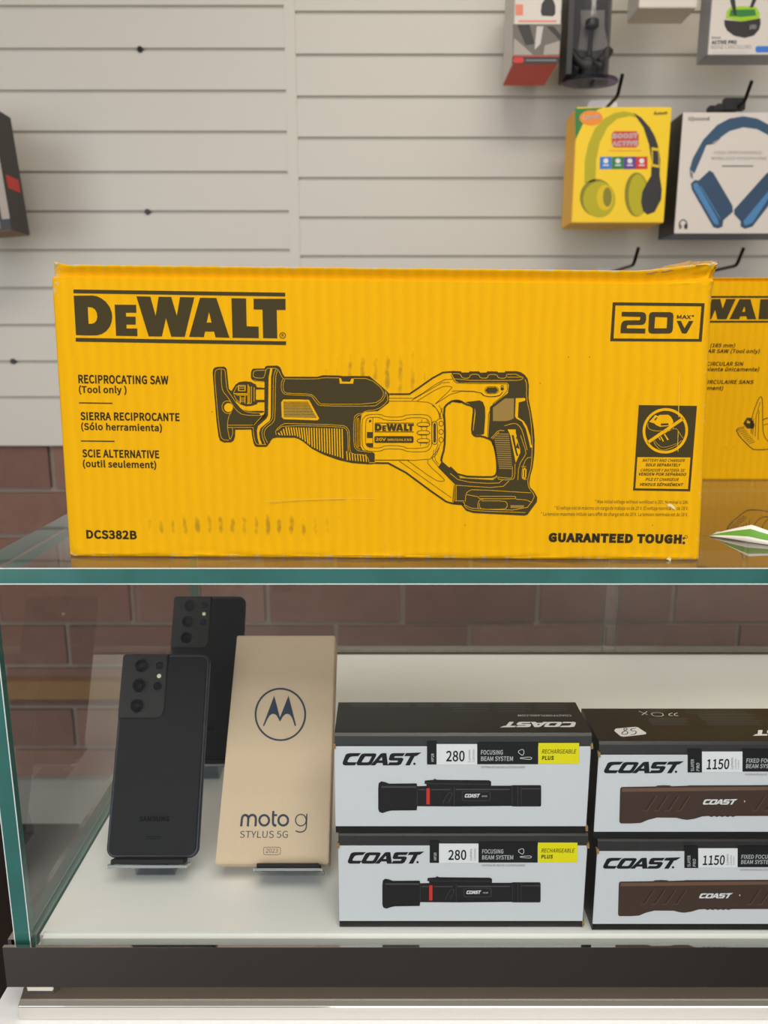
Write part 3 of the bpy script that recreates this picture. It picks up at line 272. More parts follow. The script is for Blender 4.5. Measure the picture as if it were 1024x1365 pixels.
  ["L","card",2,0,0.75,0,[[-36.94,90.48],[-36.66,73.42]]],
  ["L","card",2,0,0.765,0,[[-35.22,90.43],[-34.93,72.87]]],
  ["L","card",2,0,0.765,0,[[-33.49,90.39],[-33.2,72.33]]],
  ["L","card",2,0,0.765,0,[[-31.76,90.35],[-31.46,71.78]]],
  ["L","card",2,0,0.765,0,[[-30.03,90.3],[-29.73,71.23]]],
  ["L","card",2,0,0.765,0,[[-28.3,90.26],[-28.0,70.68]]],
  ["L","card",2,0,0.75,0,[[-26.57,90.22],[-26.26,70.13]]],
  ["L","card",2,0,0.663,0,[[-23.55,74.89],[-23.11,68.89]]],
  ["L","card",2,0,0.663,0,[[-21.7,74.18],[-21.25,68.72]]],
  ["L","card",2,0,0.663,0,[[-19.85,73.46],[-19.4,68.54]]],
  ["L","card",2,0,0.663,0,[[-17.99,72.75],[-17.54,68.37]]],
  ["L","card",2,0,0.663,0,[[-16.14,72.76],[-15.68,68.2]]],
  ["L","card",2,0,0.663,0,[[-14.28,72.76],[-13.82,68.02]]],
  ["L","card",2,0,0.663,0,[[-12.43,72.77],[-11.96,67.85]]],
  ["L","card",2,0,0.663,0,[[-10.57,72.77],[-10.11,67.67]]],
  ["L","card",2,0,0.281,0,[[-4.29,72.97],[-4.29,67.27],[-8.31,67.14]]],
  ["L","ink",1,0,1.15,0,[[5.67,113.37],[18.05,113.39],[19.17,113.53],[39.14,127.51],[46.74,128.14],[51.81,128.02]]],
  ["L","ink",1,0,0.331,0,[[5.2,110.68],[18.66,110.7],[22.77,110.63],[40.73,123.0],[47.58,123.26]]],
  ["L","ink",1,0,0.325,0,[[5.21,108.7],[21.03,108.72],[24.06,108.61],[33.27,107.86],[37.93,103.05],[39.54,97.32]]],
  ["L","ink",1,0,0.325,0,[[20.48,109.36],[40.5,120.99],[45.58,121.25]]],
  ["L","ink",1,0,0.325,0,[[24.06,108.86],[39.77,118.47],[46.63,118.73],[47.42,117.48],[36.09,106.85]]],
  ["L","ink",1,0,0.325,0,[[36.22,106.85],[49.49,115.46],[66.03,114.98],[69.92,111.71],[78.81,112.23],[81.27,115.13]]],
  ["L","ink",1,0,0.325,0,[[40.98,104.32],[38.9,97.32]]],
  ["L","ink",1,0,0.332,0,[[-4.78,68.86],[31.5,68.97],[37.28,72.24],[39.16,77.42]]],
  ["L","ink",1,0,0.331,0,[[12.08,68.52],[48.07,43.23]]],
  ["L","ink",1,0,0.332,0,[[17.91,68.8],[36.85,55.03],[42.7,54.52],[43.2,56.1],[31.93,65.72],[31.63,69.36]]],
  ["L","ink",1,0,0.332,0,[[49.87,52.71],[48.77,40.19]]],
  ["L","ink",1,0,0.332,0,[[35.69,76.12],[34.73,69.63],[38.93,64.44]]],
  ["L","ink",1,0,0.332,0,[[-4.78,69.51],[-4.78,67.55]]],
  ["L","ink",1,0,0.325,0,[[37.0,95.4],[38.27,96.68],[41.08,97.32]]],
  ["L","ink",1,0,0.325,0,[[38.48,80.0],[36.61,74.83],[36.28,69.64],[38.91,66.4]]],
  ["L","ink",1,0,1.275,0,[[-5.61,66.97],[8.16,66.83],[42.88,41.23],[48.13,39.26],[56.62,38.64]]],
  ["L","ink",1,0,0.306,0,[[-4.29,69.07],[18.92,69.15]]],
  ["L","ink",1,0,0.331,1,[[-11.62,98.16],[-9.19,99.75],[-0.55,100.11],[2.91,98.19],[13.63,98.08],[16.73,99.8],[29.85,99.96],[32.97,98.25],[34.03,95.85],[34.36,79.26],[32.86,76.47],[29.75,74.72],[17.92,74.69],[14.08,76.56],[2.59,76.73],[-0.54,74.98],[-8.91,74.95],[-11.7,76.48],[-12.94,79.13],[-13.02,95.75]]],
  ["L","ink",1,0,0.332,0,[[-9.55,97.13],[-7.47,97.96],[-0.89,97.98],[2.22,95.92],[14.68,95.81],[17.78,97.74],[29.18,97.76],[31.96,95.85],[32.68,93.09]]],
  ["L","ink",1,0,0.325,0,[[32.82,80.64],[31.11,77.51],[17.56,76.78],[14.42,78.65],[2.59,79.03],[-0.54,77.21],[-7.86,77.4],[-10.29,78.79],[-10.84,81.92],[-10.59,95.07],[-9.55,97.13]]],
  ["L","ink",1,0,0.306,0,[[-5.74,98.17],[-5.77,77.75]]],
  ["F","ink",1,0,[[[-9.71,88.02],[-5.75,88.03],[-5.76,84.01],[-9.72,84.0]]]],
  ["F","ink",1,0,[[[-10.15,80.53],[-5.76,80.54],[-5.77,77.75],[-8.21,77.89],[-9.95,79.0]]]],
  ["F","ink",1,0,[[[-8.51,95.76],[-7.12,96.45],[-6.64,95.07],[-8.17,94.38]]]],
  ["F","ink",1,0,[[[-4.38,94.31],[21.92,94.31],[21.91,93.84],[-4.41,93.84]]]],
  ["F","ink",1,0,[[[-4.5,88.38],[21.92,88.37],[21.88,87.91],[-4.5,87.9]]]],
  ["F","ink",1,0,[[[-4.4,93.55],[-2.02,93.61],[-1.48,93.53],[-0.95,93.27],[-0.42,92.87],[0.03,92.24],[0.25,91.57],[0.27,91.03],[0.15,90.42],[-0.12,89.81],[-0.56,89.29],[-1.14,88.91],[-1.77,88.74],[-2.74,88.69],[-4.43,88.72]],[[-2.73,92.2],[-2.18,92.15],[-1.83,91.91],[-1.63,91.47],[-1.61,91.0],[-1.73,90.57],[-1.98,90.28],[-2.35,90.15],[-2.75,90.15]]]],
  ["F","ink",1,0,[[[0.66,92.54],[3.34,92.56],[3.33,91.59],[2.01,91.57],[2.02,91.1],[3.19,91.12],[3.17,90.13],[2.0,90.11],[1.98,89.64],[3.32,89.66],[3.31,88.71],[0.62,88.71]]]],
  ["F","ink",1,0,[[[3.42,93.6],[5.17,93.59],[5.71,91.25],[6.2,93.59],[7.77,93.59],[8.36,91.3],[8.87,93.59],[10.64,93.58],[9.24,88.72],[7.55,88.71],[6.99,91.0],[6.38,88.72],[4.72,88.7]]]],
  ["F","ink",1,0,[[[11.34,93.54],[13.38,93.54],[14.85,88.69],[13.11,88.72],[12.94,89.43],[11.81,89.41],[11.63,88.71],[9.79,88.72]],[[12.4,91.85],[12.66,90.53],[12.06,90.52]]]],
  ["F","ink",1,0,[[[15.24,93.54],[17.06,93.54],[17.03,90.14],[18.52,90.13],[18.51,88.71],[15.23,88.7]]]],
  ["F","ink",1,0,[[[17.99,93.51],[21.95,93.57],[21.92,92.21],[20.83,92.19],[20.83,88.71],[19.04,88.71],[19.06,92.2],[17.96,92.22]]]],
  ["F","ink",1,0,[[[-4.02,85.27],[21.12,85.33],[21.82,84.64],[21.84,81.45],[21.15,80.75],[-4.02,80.68],[-4.72,81.38],[-4.71,84.57]]]],
  ["T","card",2,"20V",-3.88,82.07,6.95,2.04,0.0029,0.02,0.0],
  ["T","card",2,"BRUSHLESS",4.33,82.1,16.12,1.45,0.0025,0.02,0.0],
  ["L","ink",1,0,0.35,1,[[25.41,94.59],[31.42,94.61],[32.82,93.23],[32.82,92.96],[31.45,91.57],[25.43,91.56],[24.04,92.94],[24.04,93.21]]],
  ["L","ink",1,0,0.51,0,[[25.08,91.97],[32.0,91.99]]],
  ["L","ink",1,0,0.357,1,[[25.45,89.08],[31.48,89.09],[32.88,87.71],[32.88,87.44],[31.51,86.05],[25.48,86.03],[24.08,87.41],[24.08,87.69]]],
  ["L","ink",1,0,0.51,0,[[25.13,86.45],[32.06,86.46]]],
  ["L","ink",1,0,0.357,1,[[25.5,83.68],[31.53,83.69],[32.94,82.31],[32.94,82.03],[31.57,80.64],[25.53,80.62],[24.13,82.01],[24.12,82.29]]],
  ["L","ink",1,0,0.5,0,[[25.18,81.04],[32.12,81.06]]],
  ["L","ink",1,0,0.3,0,[[27.12,96.52],[27.13,94.6]]],
  ["L","ink",1,0,0.3,0,[[30.92,96.19],[30.94,94.6]]],
  ["L","ink",1,0,0.306,0,[[27.16,91.56],[27.18,89.08]]],
  ["L","ink",1,0,0.306,0,[[30.62,91.57],[30.65,89.09]]],
  ["L","ink",1,0,0.306,0,[[27.21,86.04],[27.23,83.68]]],
  ["L","ink",1,0,0.3,0,[[30.68,86.05],[30.7,83.69]]],
  ["L","ink",1,0,0.306,0,[[26.57,80.63],[26.58,78.68]]],
  ["L","ink",1,0,0.306,0,[[30.73,80.64],[30.74,79.6]]],
  ["L","ink",1,0,0.459,1,[[35.07,95.16],[36.8,95.17],[37.85,94.14],[38.02,80.87],[36.99,79.82],[35.25,79.82],[34.2,80.86],[34.05,94.13]]],
  ["F","ink",1,0,[[[35.71,94.13],[36.26,94.13],[36.82,93.58],[36.97,81.56],[36.42,81.0],[35.86,81.0],[35.3,81.55],[35.16,93.58]]]],
  ["L","ink",1,0,0.357,1,[[39.83,95.52],[40.8,95.52],[41.78,94.56],[41.8,93.05],[40.85,92.08],[39.88,92.08],[38.9,93.04],[38.88,94.55]]],
  ["L","ink",1,0,0.35,1,[[39.91,90.01],[40.87,90.01],[41.86,89.05],[41.88,87.53],[40.92,86.56],[39.95,86.55],[38.97,87.52],[38.95,89.04]]],
  ["L","ink",1,0,0.35,1,[[39.98,84.62],[40.95,84.62],[41.93,83.65],[41.95,82.13],[40.99,81.15],[40.02,81.15],[39.04,82.12],[39.02,83.64]]],
  ["L","ink",1,0,0.306,0,[[33.91,106.13],[37.04,104.08],[39.5,99.98],[40.23,97.24]]],
  ["L","ink",1,0,0.3,0,[[38.73,106.14],[40.85,102.04],[41.74,97.24]]],
  ["L","ink",1,0,0.3,0,[[40.45,80.67],[37.74,75.09],[33.62,70.75]]],
  ["F","ink",1,0,[[[46.77,127.09],[48.01,128.4],[53.08,128.53],[53.54,127.72],[58.35,127.72],[58.71,128.54],[65.11,128.48],[65.7,127.61],[70.12,127.73],[70.48,128.55],[77.31,128.43],[77.77,127.74],[82.2,127.81],[82.49,128.62],[90.07,128.62],[92.93,127.88],[95.51,126.19],[97.49,123.7],[98.44,119.63],[98.54,110.82],[100.78,100.71],[102.71,90.52],[103.63,82.2],[103.5,82.34],[103.61,73.32],[102.82,64.25],[101.33,58.39],[100.84,53.81],[101.32,50.87],[104.13,48.06],[106.54,43.99],[106.46,40.7],[100.26,31.67],[98.19,31.06],[63.59,32.69],[58.34,34.19],[55.34,37.82],[54.86,39.01],[49.44,38.87],[49.87,52.71],[38.68,64.18],[41.21,68.35],[54.07,57.32],[75.74,55.96],[78.66,58.32],[79.01,64.58],[77.91,72.36],[74.43,82.93],[69.89,85.23],[72.28,84.55],[72.94,105.09],[84.66,114.27],[85.15,119.61],[83.97,121.05],[51.62,121.14],[49.83,121.96]]]],
  ["F","ink",1,0,[[[56.31,108.23],[65.84,109.32],[68.09,108.25],[69.64,104.45],[69.92,98.1],[69.34,86.92],[67.62,86.27],[63.26,86.26],[62.01,87.86],[62.81,95.54],[63.35,100.63],[62.9,103.81],[61.13,106.02]]]],
  ["L","ink",1,0,1.326,0,[[46.78,64.38],[53.35,58.08],[74.09,57.5],[77.63,58.3],[78.96,61.57],[78.28,70.66],[76.25,79.7],[75.81,79.55],[74.76,82.89],[67.64,85.5],[63.15,85.3],[61.05,87.86],[61.47,95.54],[62.27,103.17],[61.14,105.58],[56.33,106.84],[53.11,108.86],[49.91,109.23],[47.37,108.85],[55.35,107.9],[48.31,109.4],[43.89,106.61],[42.01,103.69],[42.97,90.3],[42.89,77.43],[40.55,69.39],[41.22,68.09]]],
  ["L","ink",1,0,0.331,0,[[46.1,108.22],[46.13,106.32]]],
  ["F","ink",1,0,[[[71.11,117.9],[76.38,117.91],[77.94,116.4],[77.96,115.77],[76.47,114.26],[71.2,114.25],[69.64,115.76],[69.62,116.39]]]],
  ["L","ink",1,0,0.3,1,[[70.66,118.47],[76.81,118.47],[78.37,116.97],[78.41,115.33],[76.93,113.82],[70.76,113.81],[69.2,115.32],[69.17,116.96]]],
  ["F","ink",1,0,[[[80.24,118.04],[81.2,118.04],[81.85,117.41],[81.87,116.59],[81.25,115.96],[80.3,115.96],[79.65,116.59],[79.63,117.41]]]],
  ["L","ink",1,0,0.4,0,[[79.99,118.04],[80.09,119.23],[81.23,119.23],[81.51,118.04]]],
  ["L","ink",1,0,0.35,0,[[47.27,115.16],[49.81,115.8],[65.71,115.19],[68.97,111.73],[78.51,111.74],[80.97,114.58]]],
  ["L","ink",1,0,0.35,0,[[71.82,85.32],[72.18,105.09],[84.14,114.58],[84.32,119.61],[83.35,120.55],[51.0,120.52],[48.75,121.77],[46.33,126.46]]],
  ["F","tan",2,0,[[[74.87,104.46],[82.98,110.67],[88.83,110.68],[88.96,97.38],[86.57,96.23],[84.03,95.58],[75.09,95.56]]]],
  ["L","tan",2,0,0.725,0,[[78.51,86.94],[86.07,86.77]]],
  ["L","tan",2,0,0.725,0,[[77.52,85.5],[86.26,85.33]]],
  ["L","tan",2,0,0.725,0,[[76.53,84.05],[86.46,83.88]]],
  ["L","tan",2,0,0.74,0,[[76.56,82.6],[86.65,82.44]]],
  ["L","tan",2,0,0.74,0,[[76.83,81.16],[86.85,80.99]]],
  ["L","tan",2,0,0.74,0,[[77.1,79.71],[87.04,79.55]]],
  ["L","tan",2,0,0.725,0,[[77.37,78.26],[87.24,78.1]]],
  ["L","tan",2,0,0.725,0,[[77.64,76.81],[87.43,76.65]]],
  ["L","tan",2,0,0.739,0,[[77.9,75.36],[87.63,75.19]]],
  ["L","tan",2,0,0.74,0,[[78.17,73.91],[87.82,73.74]]],
  ["L","tan",2,0,0.74,0,[[78.44,72.45],[88.02,72.29]]],
  ["L","tan",2,0,0.74,0,[[78.71,71.0],[88.22,70.83]]],
  ["L","tan",2,0,0.739,0,[[78.98,69.54],[88.41,69.38]]],
  ["L","tan",2,0,0.74,0,[[79.25,68.08],[88.61,67.92]]],
  ["L","tan",2,0,0.74,0,[[79.52,66.62],[88.81,66.46]]],
  ["L","tan",2,0,0.739,0,[[79.79,65.16],[89.0,65.0]]],
  ["L","tan",2,0,0.739,0,[[80.06,63.7],[89.2,63.53]]],
  ["F","card",2,0,[[[89.97,110.81],[95.68,110.95],[96.45,110.51],[96.24,109.24],[91.96,107.97],[91.74,98.15],[95.52,95.61],[97.86,92.43],[100.45,85.4],[101.28,79.75],[102.19,79.3],[102.24,77.82],[100.7,77.81],[99.66,82.18],[97.28,90.51],[94.58,95.29],[90.68,97.38],[89.81,98.78]]]],
  ["F","card",2,0,[[[85.15,89.97],[90.58,89.98],[90.64,87.93],[91.36,85.37],[90.76,84.09],[92.23,82.16],[90.94,77.8],[93.87,76.52],[94.12,74.59],[91.25,67.46],[90.81,69.27],[86.98,86.15]]]],
  ["F","ink",3,0,[[[87.82,86.15],[89.29,86.16],[90.17,82.31],[91.05,78.45],[92.0,74.58],[92.91,72.32],[91.76,72.0],[91.06,73.93],[89.77,78.45]]]],
  ["L","card",2,0,0.3,0,[[46.45,126.78],[49.06,122.58],[89.62,122.5],[93.09,122.88],[94.63,124.01]]],
  ["L","card",2,0,0.3,0,[[47.72,127.09],[52.47,126.97],[53.98,123.97],[58.87,123.97],[59.26,126.48],[64.83,126.6],[66.03,123.98],[70.91,123.98],[71.29,126.49],[76.86,126.36],[78.06,123.99],[83.12,123.99],[83.49,126.62]]],
  ["L","card",2,0,0.3,0,[[83.81,126.5],[89.5,126.63],[94.62,124.32]]],
  ["L","card",2,0,0.294,0,[[83.87,124.62],[93.98,124.76]]],
  ["L","card",2,0,0.3,0,[[95.6,123.38],[97.03,120.25],[96.94,111.14],[100.41,98.16],[102.18,79.62]]],
  ["L","card",2,0,0.306,0,[[82.84,92.39],[89.18,94.32],[92.41,93.05],[95.08,89.22],[98.7,76.07]]],
  ["L","card",2,0,0.306,0,[[74.09,84.04],[75.97,85.97],[79.08,89.51],[82.93,89.07]]],
  ["L","card",2,0,0.3,0,[[75.07,83.4],[76.62,85.33],[79.43,88.23]]],
  ["L","card",2,0,0.3,0,[[93.9,86.17],[98.11,74.6],[97.53,72.66],[93.24,65.52],[93.02,55.74]]],
  ["L","card",2,0,0.306,0,[[91.39,84.24],[93.87,76.52]]],
  ["L","card",2,0,0.306,0,[[101.98,77.84],[101.96,64.9],[99.94,57.73],[99.74,53.81],[100.84,49.88],[104.2,45.95],[104.62,43.32],[98.73,34.71],[63.53,35.54],[57.62,37.83],[56.27,40.47]]],
  ["L","card",2,0,0.3,0,[[101.43,71.25],[98.23,70.72],[95.86,64.23],[95.54,57.71],[97.09,55.76],[99.33,56.42]]],
  ["L","card",2,0,0.306,0,[[53.37,57.1],[76.07,55.81],[78.93,57.98]]],
  ["L","card",2,0,0.306,0,[[46.84,60.15],[54.07,54.42],[79.38,52.94],[82.68,55.57]]],
  ["L","card",2,0,0.306,0,[[50.86,52.31],[51.84,51.78],[82.05,50.07],[87.09,55.07]]],
  ["L","card",2,0,0.306,0,[[57.57,40.48],[57.8,45.76],[59.38,47.87],[62.6,49.2],[102.23,46.87]]],
  ["L","card",2,0,0.306,0,[[57.8,45.63],[66.61,43.95]]],
  ["L","card",2,0,0.306,0,[[91.99,42.48],[99.15,41.98],[103.22,40.35]]],
  ["L","card",2,0,0.312,0,[[67.25,44.35],[91.41,44.45],[91.95,43.93],[91.97,43.27],[91.46,42.74],[67.29,42.64],[66.76,43.16],[66.75,43.82],[66.75,43.82]]],
  ["L","card",2,0,0.306,0,[[68.82,41.19],[84.56,41.26],[86.23,39.62],[86.3,37.1],[84.71,35.44],[68.95,35.37],[67.28,37.02],[67.23,39.53],[67.23,39.53]]],
  ["L","card",2,0,0.306,0,[[66.46,35.89],[66.06,39.19],[67.31,41.84],[69.9,42.38]]],
  ["L","card",2,0,0.306,0,[[50.72,41.11],[56.91,41.14]]],
  ["L","card",2,0,0.306,0,[[50.39,41.11],[50.21,52.3],[46.91,55.57]]],
  ["L","card",2,0,0.306,0,[[51.37,41.11],[51.18,52.31]]],
  ["L","card",2,0,0.306,0,[[79.26,57.65],[88.34,56.71],[89.28,57.69],[89.07,64.85]]],
  ["L","card",2,0,0.306,0,[[79.28,57.0],[80.6,55.83],[89.34,55.73],[90.89,57.7],[90.75,66.81]]],
  ["L","card",2,0,0.306,0,[[56.96,38.16],[58.63,35.85],[64.21,34.22],[98.77,33.25]]],
  ["L","card",2,0,0.306,0,[[95.19,64.88],[98.42,64.89]]],
  ["F","tan",2,0,[[[88.54,38.3],[97.64,38.35],[97.7,36.36],[88.59,36.32]]]],
  ["F","card",2,0,[[[97.15,64.23],[96.22,62.93],[96.21,57.06],[97.72,56.28],[98.64,57.72],[98.67,62.94]],[[97.06,62.93],[97.83,62.93],[97.88,57.39],[97.04,57.39]]]],
 ],
 'second_print': [
  ["F","ink",0,0,[[[-166.69,194.93],[-19.47,194.92],[-19.52,192.94],[-166.85,192.95]]]],
  ["F","ink",0,0,[[[-167.36,169.81],[-19.49,169.76],[-19.71,167.8],[-167.37,167.78]]]],
  ["F","ink",0,0,[[[-166.81,191.7],[-153.5,191.97],[-150.46,191.6],[-147.47,190.51],[-144.52,188.84],[-142.04,186.14],[-140.81,183.31],[-140.67,181.03],[-141.33,178.45],[-142.85,175.85],[-145.34,173.64],[-148.57,172.05],[-152.11,171.31],[-157.54,171.13],[-166.99,171.25]],[[-157.46,185.96],[-154.4,185.77],[-152.4,184.76],[-151.32,182.9],[-151.17,180.9],[-151.87,179.07],[-153.26,177.85],[-155.32,177.3],[-157.57,177.28]]]],
  ["F","ink",0,0,[[[-138.5,187.42],[-123.5,187.49],[-123.56,183.39],[-130.95,183.31],[-130.86,181.31],[-124.31,181.39],[-124.45,177.22],[-131.01,177.14],[-131.08,175.13],[-123.59,175.22],[-123.63,171.19],[-138.72,171.19]]]],
  ["F","ink",0,0,[[[-123.04,191.91],[-113.22,191.86],[-110.19,181.96],[-107.48,191.86],[-98.68,191.85],[-95.4,182.15],[-92.56,191.87],[-82.61,191.81],[-90.45,171.22],[-99.91,171.19],[-103.04,180.89],[-106.47,171.24],[-115.76,171.18]]]],
  ["F","ink",0,0,[[[-78.7,191.67],[-67.3,191.67],[-59.05,171.12],[-68.82,171.24],[-69.75,174.23],[-76.08,174.15],[-77.05,171.2],[-87.4,171.26]],[[-72.77,184.48],[-71.32,178.91],[-74.68,178.87]]]],
  ["F","ink",0,0,[[[-56.86,191.67],[-46.7,191.67],[-46.83,177.25],[-38.5,177.23],[-38.54,171.19],[-56.92,171.15]]]],
  ["F","ink",0,0,[[[-41.49,191.55],[-19.31,191.8],[-19.47,186.01],[-25.57,185.94],[-25.6,171.21],[-35.6,171.22],[-35.51,186.0],[-41.62,186.06]]]],
  ["T","ink",0,"(165 mm)",-104.95,142.45,26.21,4.11,-0.0092,0.03,0.15],
  ["T","ink",0,"CIRCULAR SAW (Tool only)",-128.27,136.54,76.32,4.11,-0.0031,0.03,0.15],
  ["T","ink",0,"SIERRA CIRCULAR SIN",-128.78,123.33,60.63,4.16,-0.004,0.03,0.15],
  ["T","ink",0,"(herramienta únicamente)",-127.35,117.6,76.69,4.16,-0.0031,0.03,0.15],
  ["T","ink",0,"SCIE CIRCULAIRE SANS",-124.17,104.26,68.94,4.16,-0.0035,0.03,0.15],
  ["T","ink",0,"(seulement)",-122.52,97.84,35.34,4.16,-0.0068,0.03,0.15],
  ["L","ink",0,0,0.81,0,[[-52.59,51.32],[-53.48,69.12],[-50.99,79.73],[-47.89,89.4],[-45.59,91.15],[-43.73,86.76],[-40.64,56.68],[-37.94,47.74],[-33.27,42.36],[-24.67,40.57],[-11.13,47.74]]],
  ["L","ink",0,0,0.648,0,[[-47.77,47.74],[-49.03,69.12],[-46.21,85.01]]],
  ["L","ink",0,0,0.648,0,[[-50.63,49.53],[-51.52,67.35]]],
  ["L","ink",0,0,0.648,0,[[-44.37,44.16],[-46.55,76.2]]],
  ["L","ink",0,0,0.82,0,[[-69.01,54.89],[-67.39,56.68],[-60.43,58.46]]],
  ["L","ink",0,0,0.984,0,[[-69.01,54.89],[-64.75,47.74],[-50.0,34.26],[-45.43,33.36],[-32.37,33.72],[-10.15,38.77]]],
  ["L","ink",0,0,0.648,0,[[-68.08,54.54],[-60.26,56.68]]],
  ["L","ink",0,0,0.648,0,[[-66.3,52.75],[-58.66,54.89]]],
  ["L","ink",0,0,0.648,0,[[-64.52,50.96],[-57.06,53.11]]],
  ["L","ink",0,0,0.648,0,[[-62.74,49.18],[-55.45,51.32]]],
  ["L","ink",0,0,0.648,0,[[-60.96,47.38],[-53.85,49.53]]],
  ["L","ink",0,0,0.656,0,[[-59.18,45.59],[-52.24,47.74]]],
  ["L","ink",0,0,0.648,0,[[-57.39,43.8],[-50.63,45.95]]],
  ["L","ink",0,0,0.656,0,[[-55.61,42.0],[-49.02,44.16]]],
  ["L","ink",0,0,0.656,0,[[-53.82,40.21],[-47.41,42.36]]],
  ["F","ink",0,0,[[[-62.21,62.02],[-58.72,68.24],[-54.28,68.24],[-49.65,61.13],[-50.42,56.32],[-57.59,56.68]]]],
  ["F","card",1,0,[[[-58.46,65.57],[-54.73,63.8],[-55.44,62.02],[-58.55,62.91]]]],
  ["L","ink",0,0,0.972,0,[[-41.56,65.57],[-36.5,68.24],[-27.51,67.35],[-13.67,70.89],[-6.17,67.35],[-1.01,53.11],[-11.13,47.74]]],
  ["L","ink",0,0,0.648,0,[[-40.12,60.24],[-35.32,62.02],[-26.38,56.68],[-19.63,60.24]]],
  ["F","ink",0,0,[[[-7.5,53.11],[-7.56,50.16],[-8.39,47.41],[-9.94,45.05],[-12.1,43.23],[-14.72,42.09],[-17.63,41.7],[-20.62,42.09],[-23.49,43.23],[-26.04,45.05],[-28.1,47.41],[-29.53,50.16],[-30.23,53.11],[-30.15,56.05],[-29.3,58.79],[-27.75,61.14],[-25.59,62.93],[-22.98,64.07],[-20.08,64.45],[-17.11,64.07],[-14.25,62.93],[-11.71,61.14],[-9.65,58.79],[-8.21,56.05]],[[-8.31,53.11],[-8.37,50.37],[-9.14,47.82],[-10.58,45.63],[-12.58,43.94],[-15.02,42.88],[-17.72,42.52],[-20.5,42.88],[-23.16,43.94],[-25.53,45.63],[-27.44,47.82],[-28.77,50.37],[-29.41,53.11],[-29.34,55.84],[-28.56,58.38],[-27.11,60.56],[-25.11,62.23],[-22.68,63.28],[-20.0,63.64],[-17.23,63.28],[-14.58,62.23],[-12.22,60.56],[-10.3,58.38],[-8.97,55.84]]]],
 ],
 'coast_norm': [
  [[[0.0383,0.8274],[0.0636,0.9185],[0.0974,0.9496],[0.2369,0.9496],[0.1979,0.7148],[0.1188,0.6945],[0.0917,0.6334],[0.0592,0.3278],[0.0675,0.2454],[0.1805,0.2357],[0.1548,0.0],[0.0232,0.0],[0.0014,0.0815],[0.0,0.225]]],
  [[[0.177,0.1843],[0.2265,0.7759],[0.2469,0.8885],[0.2772,0.9292],[0.4083,0.9292],[0.4285,0.8778],[0.4285,0.7759],[0.3742,0.1639],[0.3573,0.0514],[0.332,0.0],[0.197,0.0],[0.1786,0.0611]],[[0.287,0.6945],[0.3712,0.6945],[0.3373,0.3065],[0.3204,0.2357],[0.2462,0.2357],[0.2429,0.2861]]],
  [[[0.354,0.0],[0.4671,0.7963],[0.4856,0.9185],[0.5091,0.9496],[0.5562,0.9496],[0.5766,0.0],[0.5125,0.0],[0.5074,0.1843],[0.4383,0.1843],[0.4112,0.0]],[[0.4619,0.3889],[0.504,0.3889],[0.4991,0.6537]]],
  [[[0.6033,0.8167],[0.62,0.9185],[0.6469,0.9496],[0.7949,0.9496],[0.7649,0.7148],[0.6673,0.7148],[0.654,0.6334],[0.6606,0.5926],[0.7533,0.5926],[0.7719,0.5315],[0.7719,0.4297],[0.7452,0.1232],[0.7285,0.0407],[0.7032,0.0],[0.5682,0.0],[0.5968,0.2357],[0.6879,0.2357],[0.7063,0.3278],[0.6979,0.3783],[0.6069,0.3783],[0.5882,0.4394],[0.5882,0.5315]]],
  [[[0.8084,0.9593],[1.0,1.0],[0.9381,0.7255],[0.9163,0.7255],[0.855,0.0],[0.796,0.0],[0.8591,0.7148],[0.7817,0.7148]]],
 ],
 'hp_print': [
  ["F","black",0,0,[[[-85.05,64.88],[-83.61,65.82],[-81.68,66.13],[-73.72,66.13],[-75.94,63.73],[-80.46,63.52],[-82.01,62.9],[-83.86,59.77],[-83.39,58.93],[-76.94,58.83],[-78.4,56.42],[-85.92,56.42],[-87.16,57.25],[-87.24,58.72]]]],
  ["F","black",0,0,[[[-77.14,58.31],[-74.31,64.36],[-73.15,65.51],[-71.42,65.93],[-63.93,65.93],[-62.78,65.4],[-62.78,64.36],[-65.88,58.1],[-66.85,56.95],[-68.29,56.42],[-76.0,56.42],[-77.05,57.05]],[[-70.86,63.52],[-66.05,63.52],[-67.99,59.56],[-68.95,58.83],[-73.19,58.83],[-73.38,59.35]]]],
  ["F","black",0,0,[[[-67.03,56.42],[-60.58,64.57],[-59.52,65.82],[-58.18,66.13],[-55.49,66.13],[-54.33,56.42],[-57.99,56.42],[-58.28,58.31],[-62.22,58.31],[-63.77,56.42]],[[-60.87,60.4],[-58.47,60.4],[-58.75,63.11]]]],
  ["F","black",0,0,[[[-52.8,64.77],[-51.85,65.82],[-50.31,66.13],[-41.87,66.13],[-43.58,63.73],[-49.15,63.73],[-49.91,62.9],[-49.53,62.48],[-44.24,62.48],[-43.18,61.86],[-43.18,60.82],[-44.7,57.68],[-45.66,56.84],[-47.1,56.42],[-54.81,56.42],[-53.17,58.83],[-47.97,58.83],[-46.92,59.77],[-47.4,60.29],[-52.6,60.29],[-53.67,60.92],[-53.67,61.86]]]],
  ["F","black",0,0,[[[-41.1,66.23],[-30.16,66.65],[-33.69,63.84],[-34.94,63.84],[-38.44,56.42],[-41.8,56.42],[-38.2,63.73],[-42.62,63.73]]]],
  ["F","black",0,0,[[[-34.22,57.64],[-34.3,57.22],[-34.54,56.89],[-34.89,56.7],[-35.28,56.7],[-35.63,56.89],[-35.88,57.22],[-35.97,57.64],[-35.88,58.06],[-35.64,58.39],[-35.29,58.58],[-34.9,58.58],[-34.55,58.39],[-34.31,58.06]]]],
  ["F","black",0,0,[[[-26.18,75.67],[-19.23,75.67],[-18.96,57.11],[-25.97,57.11]]]],
  ["T","white",1,"HP2R",-20.92,59.36,6.58,1.98,1.5845,0.02,0.0],
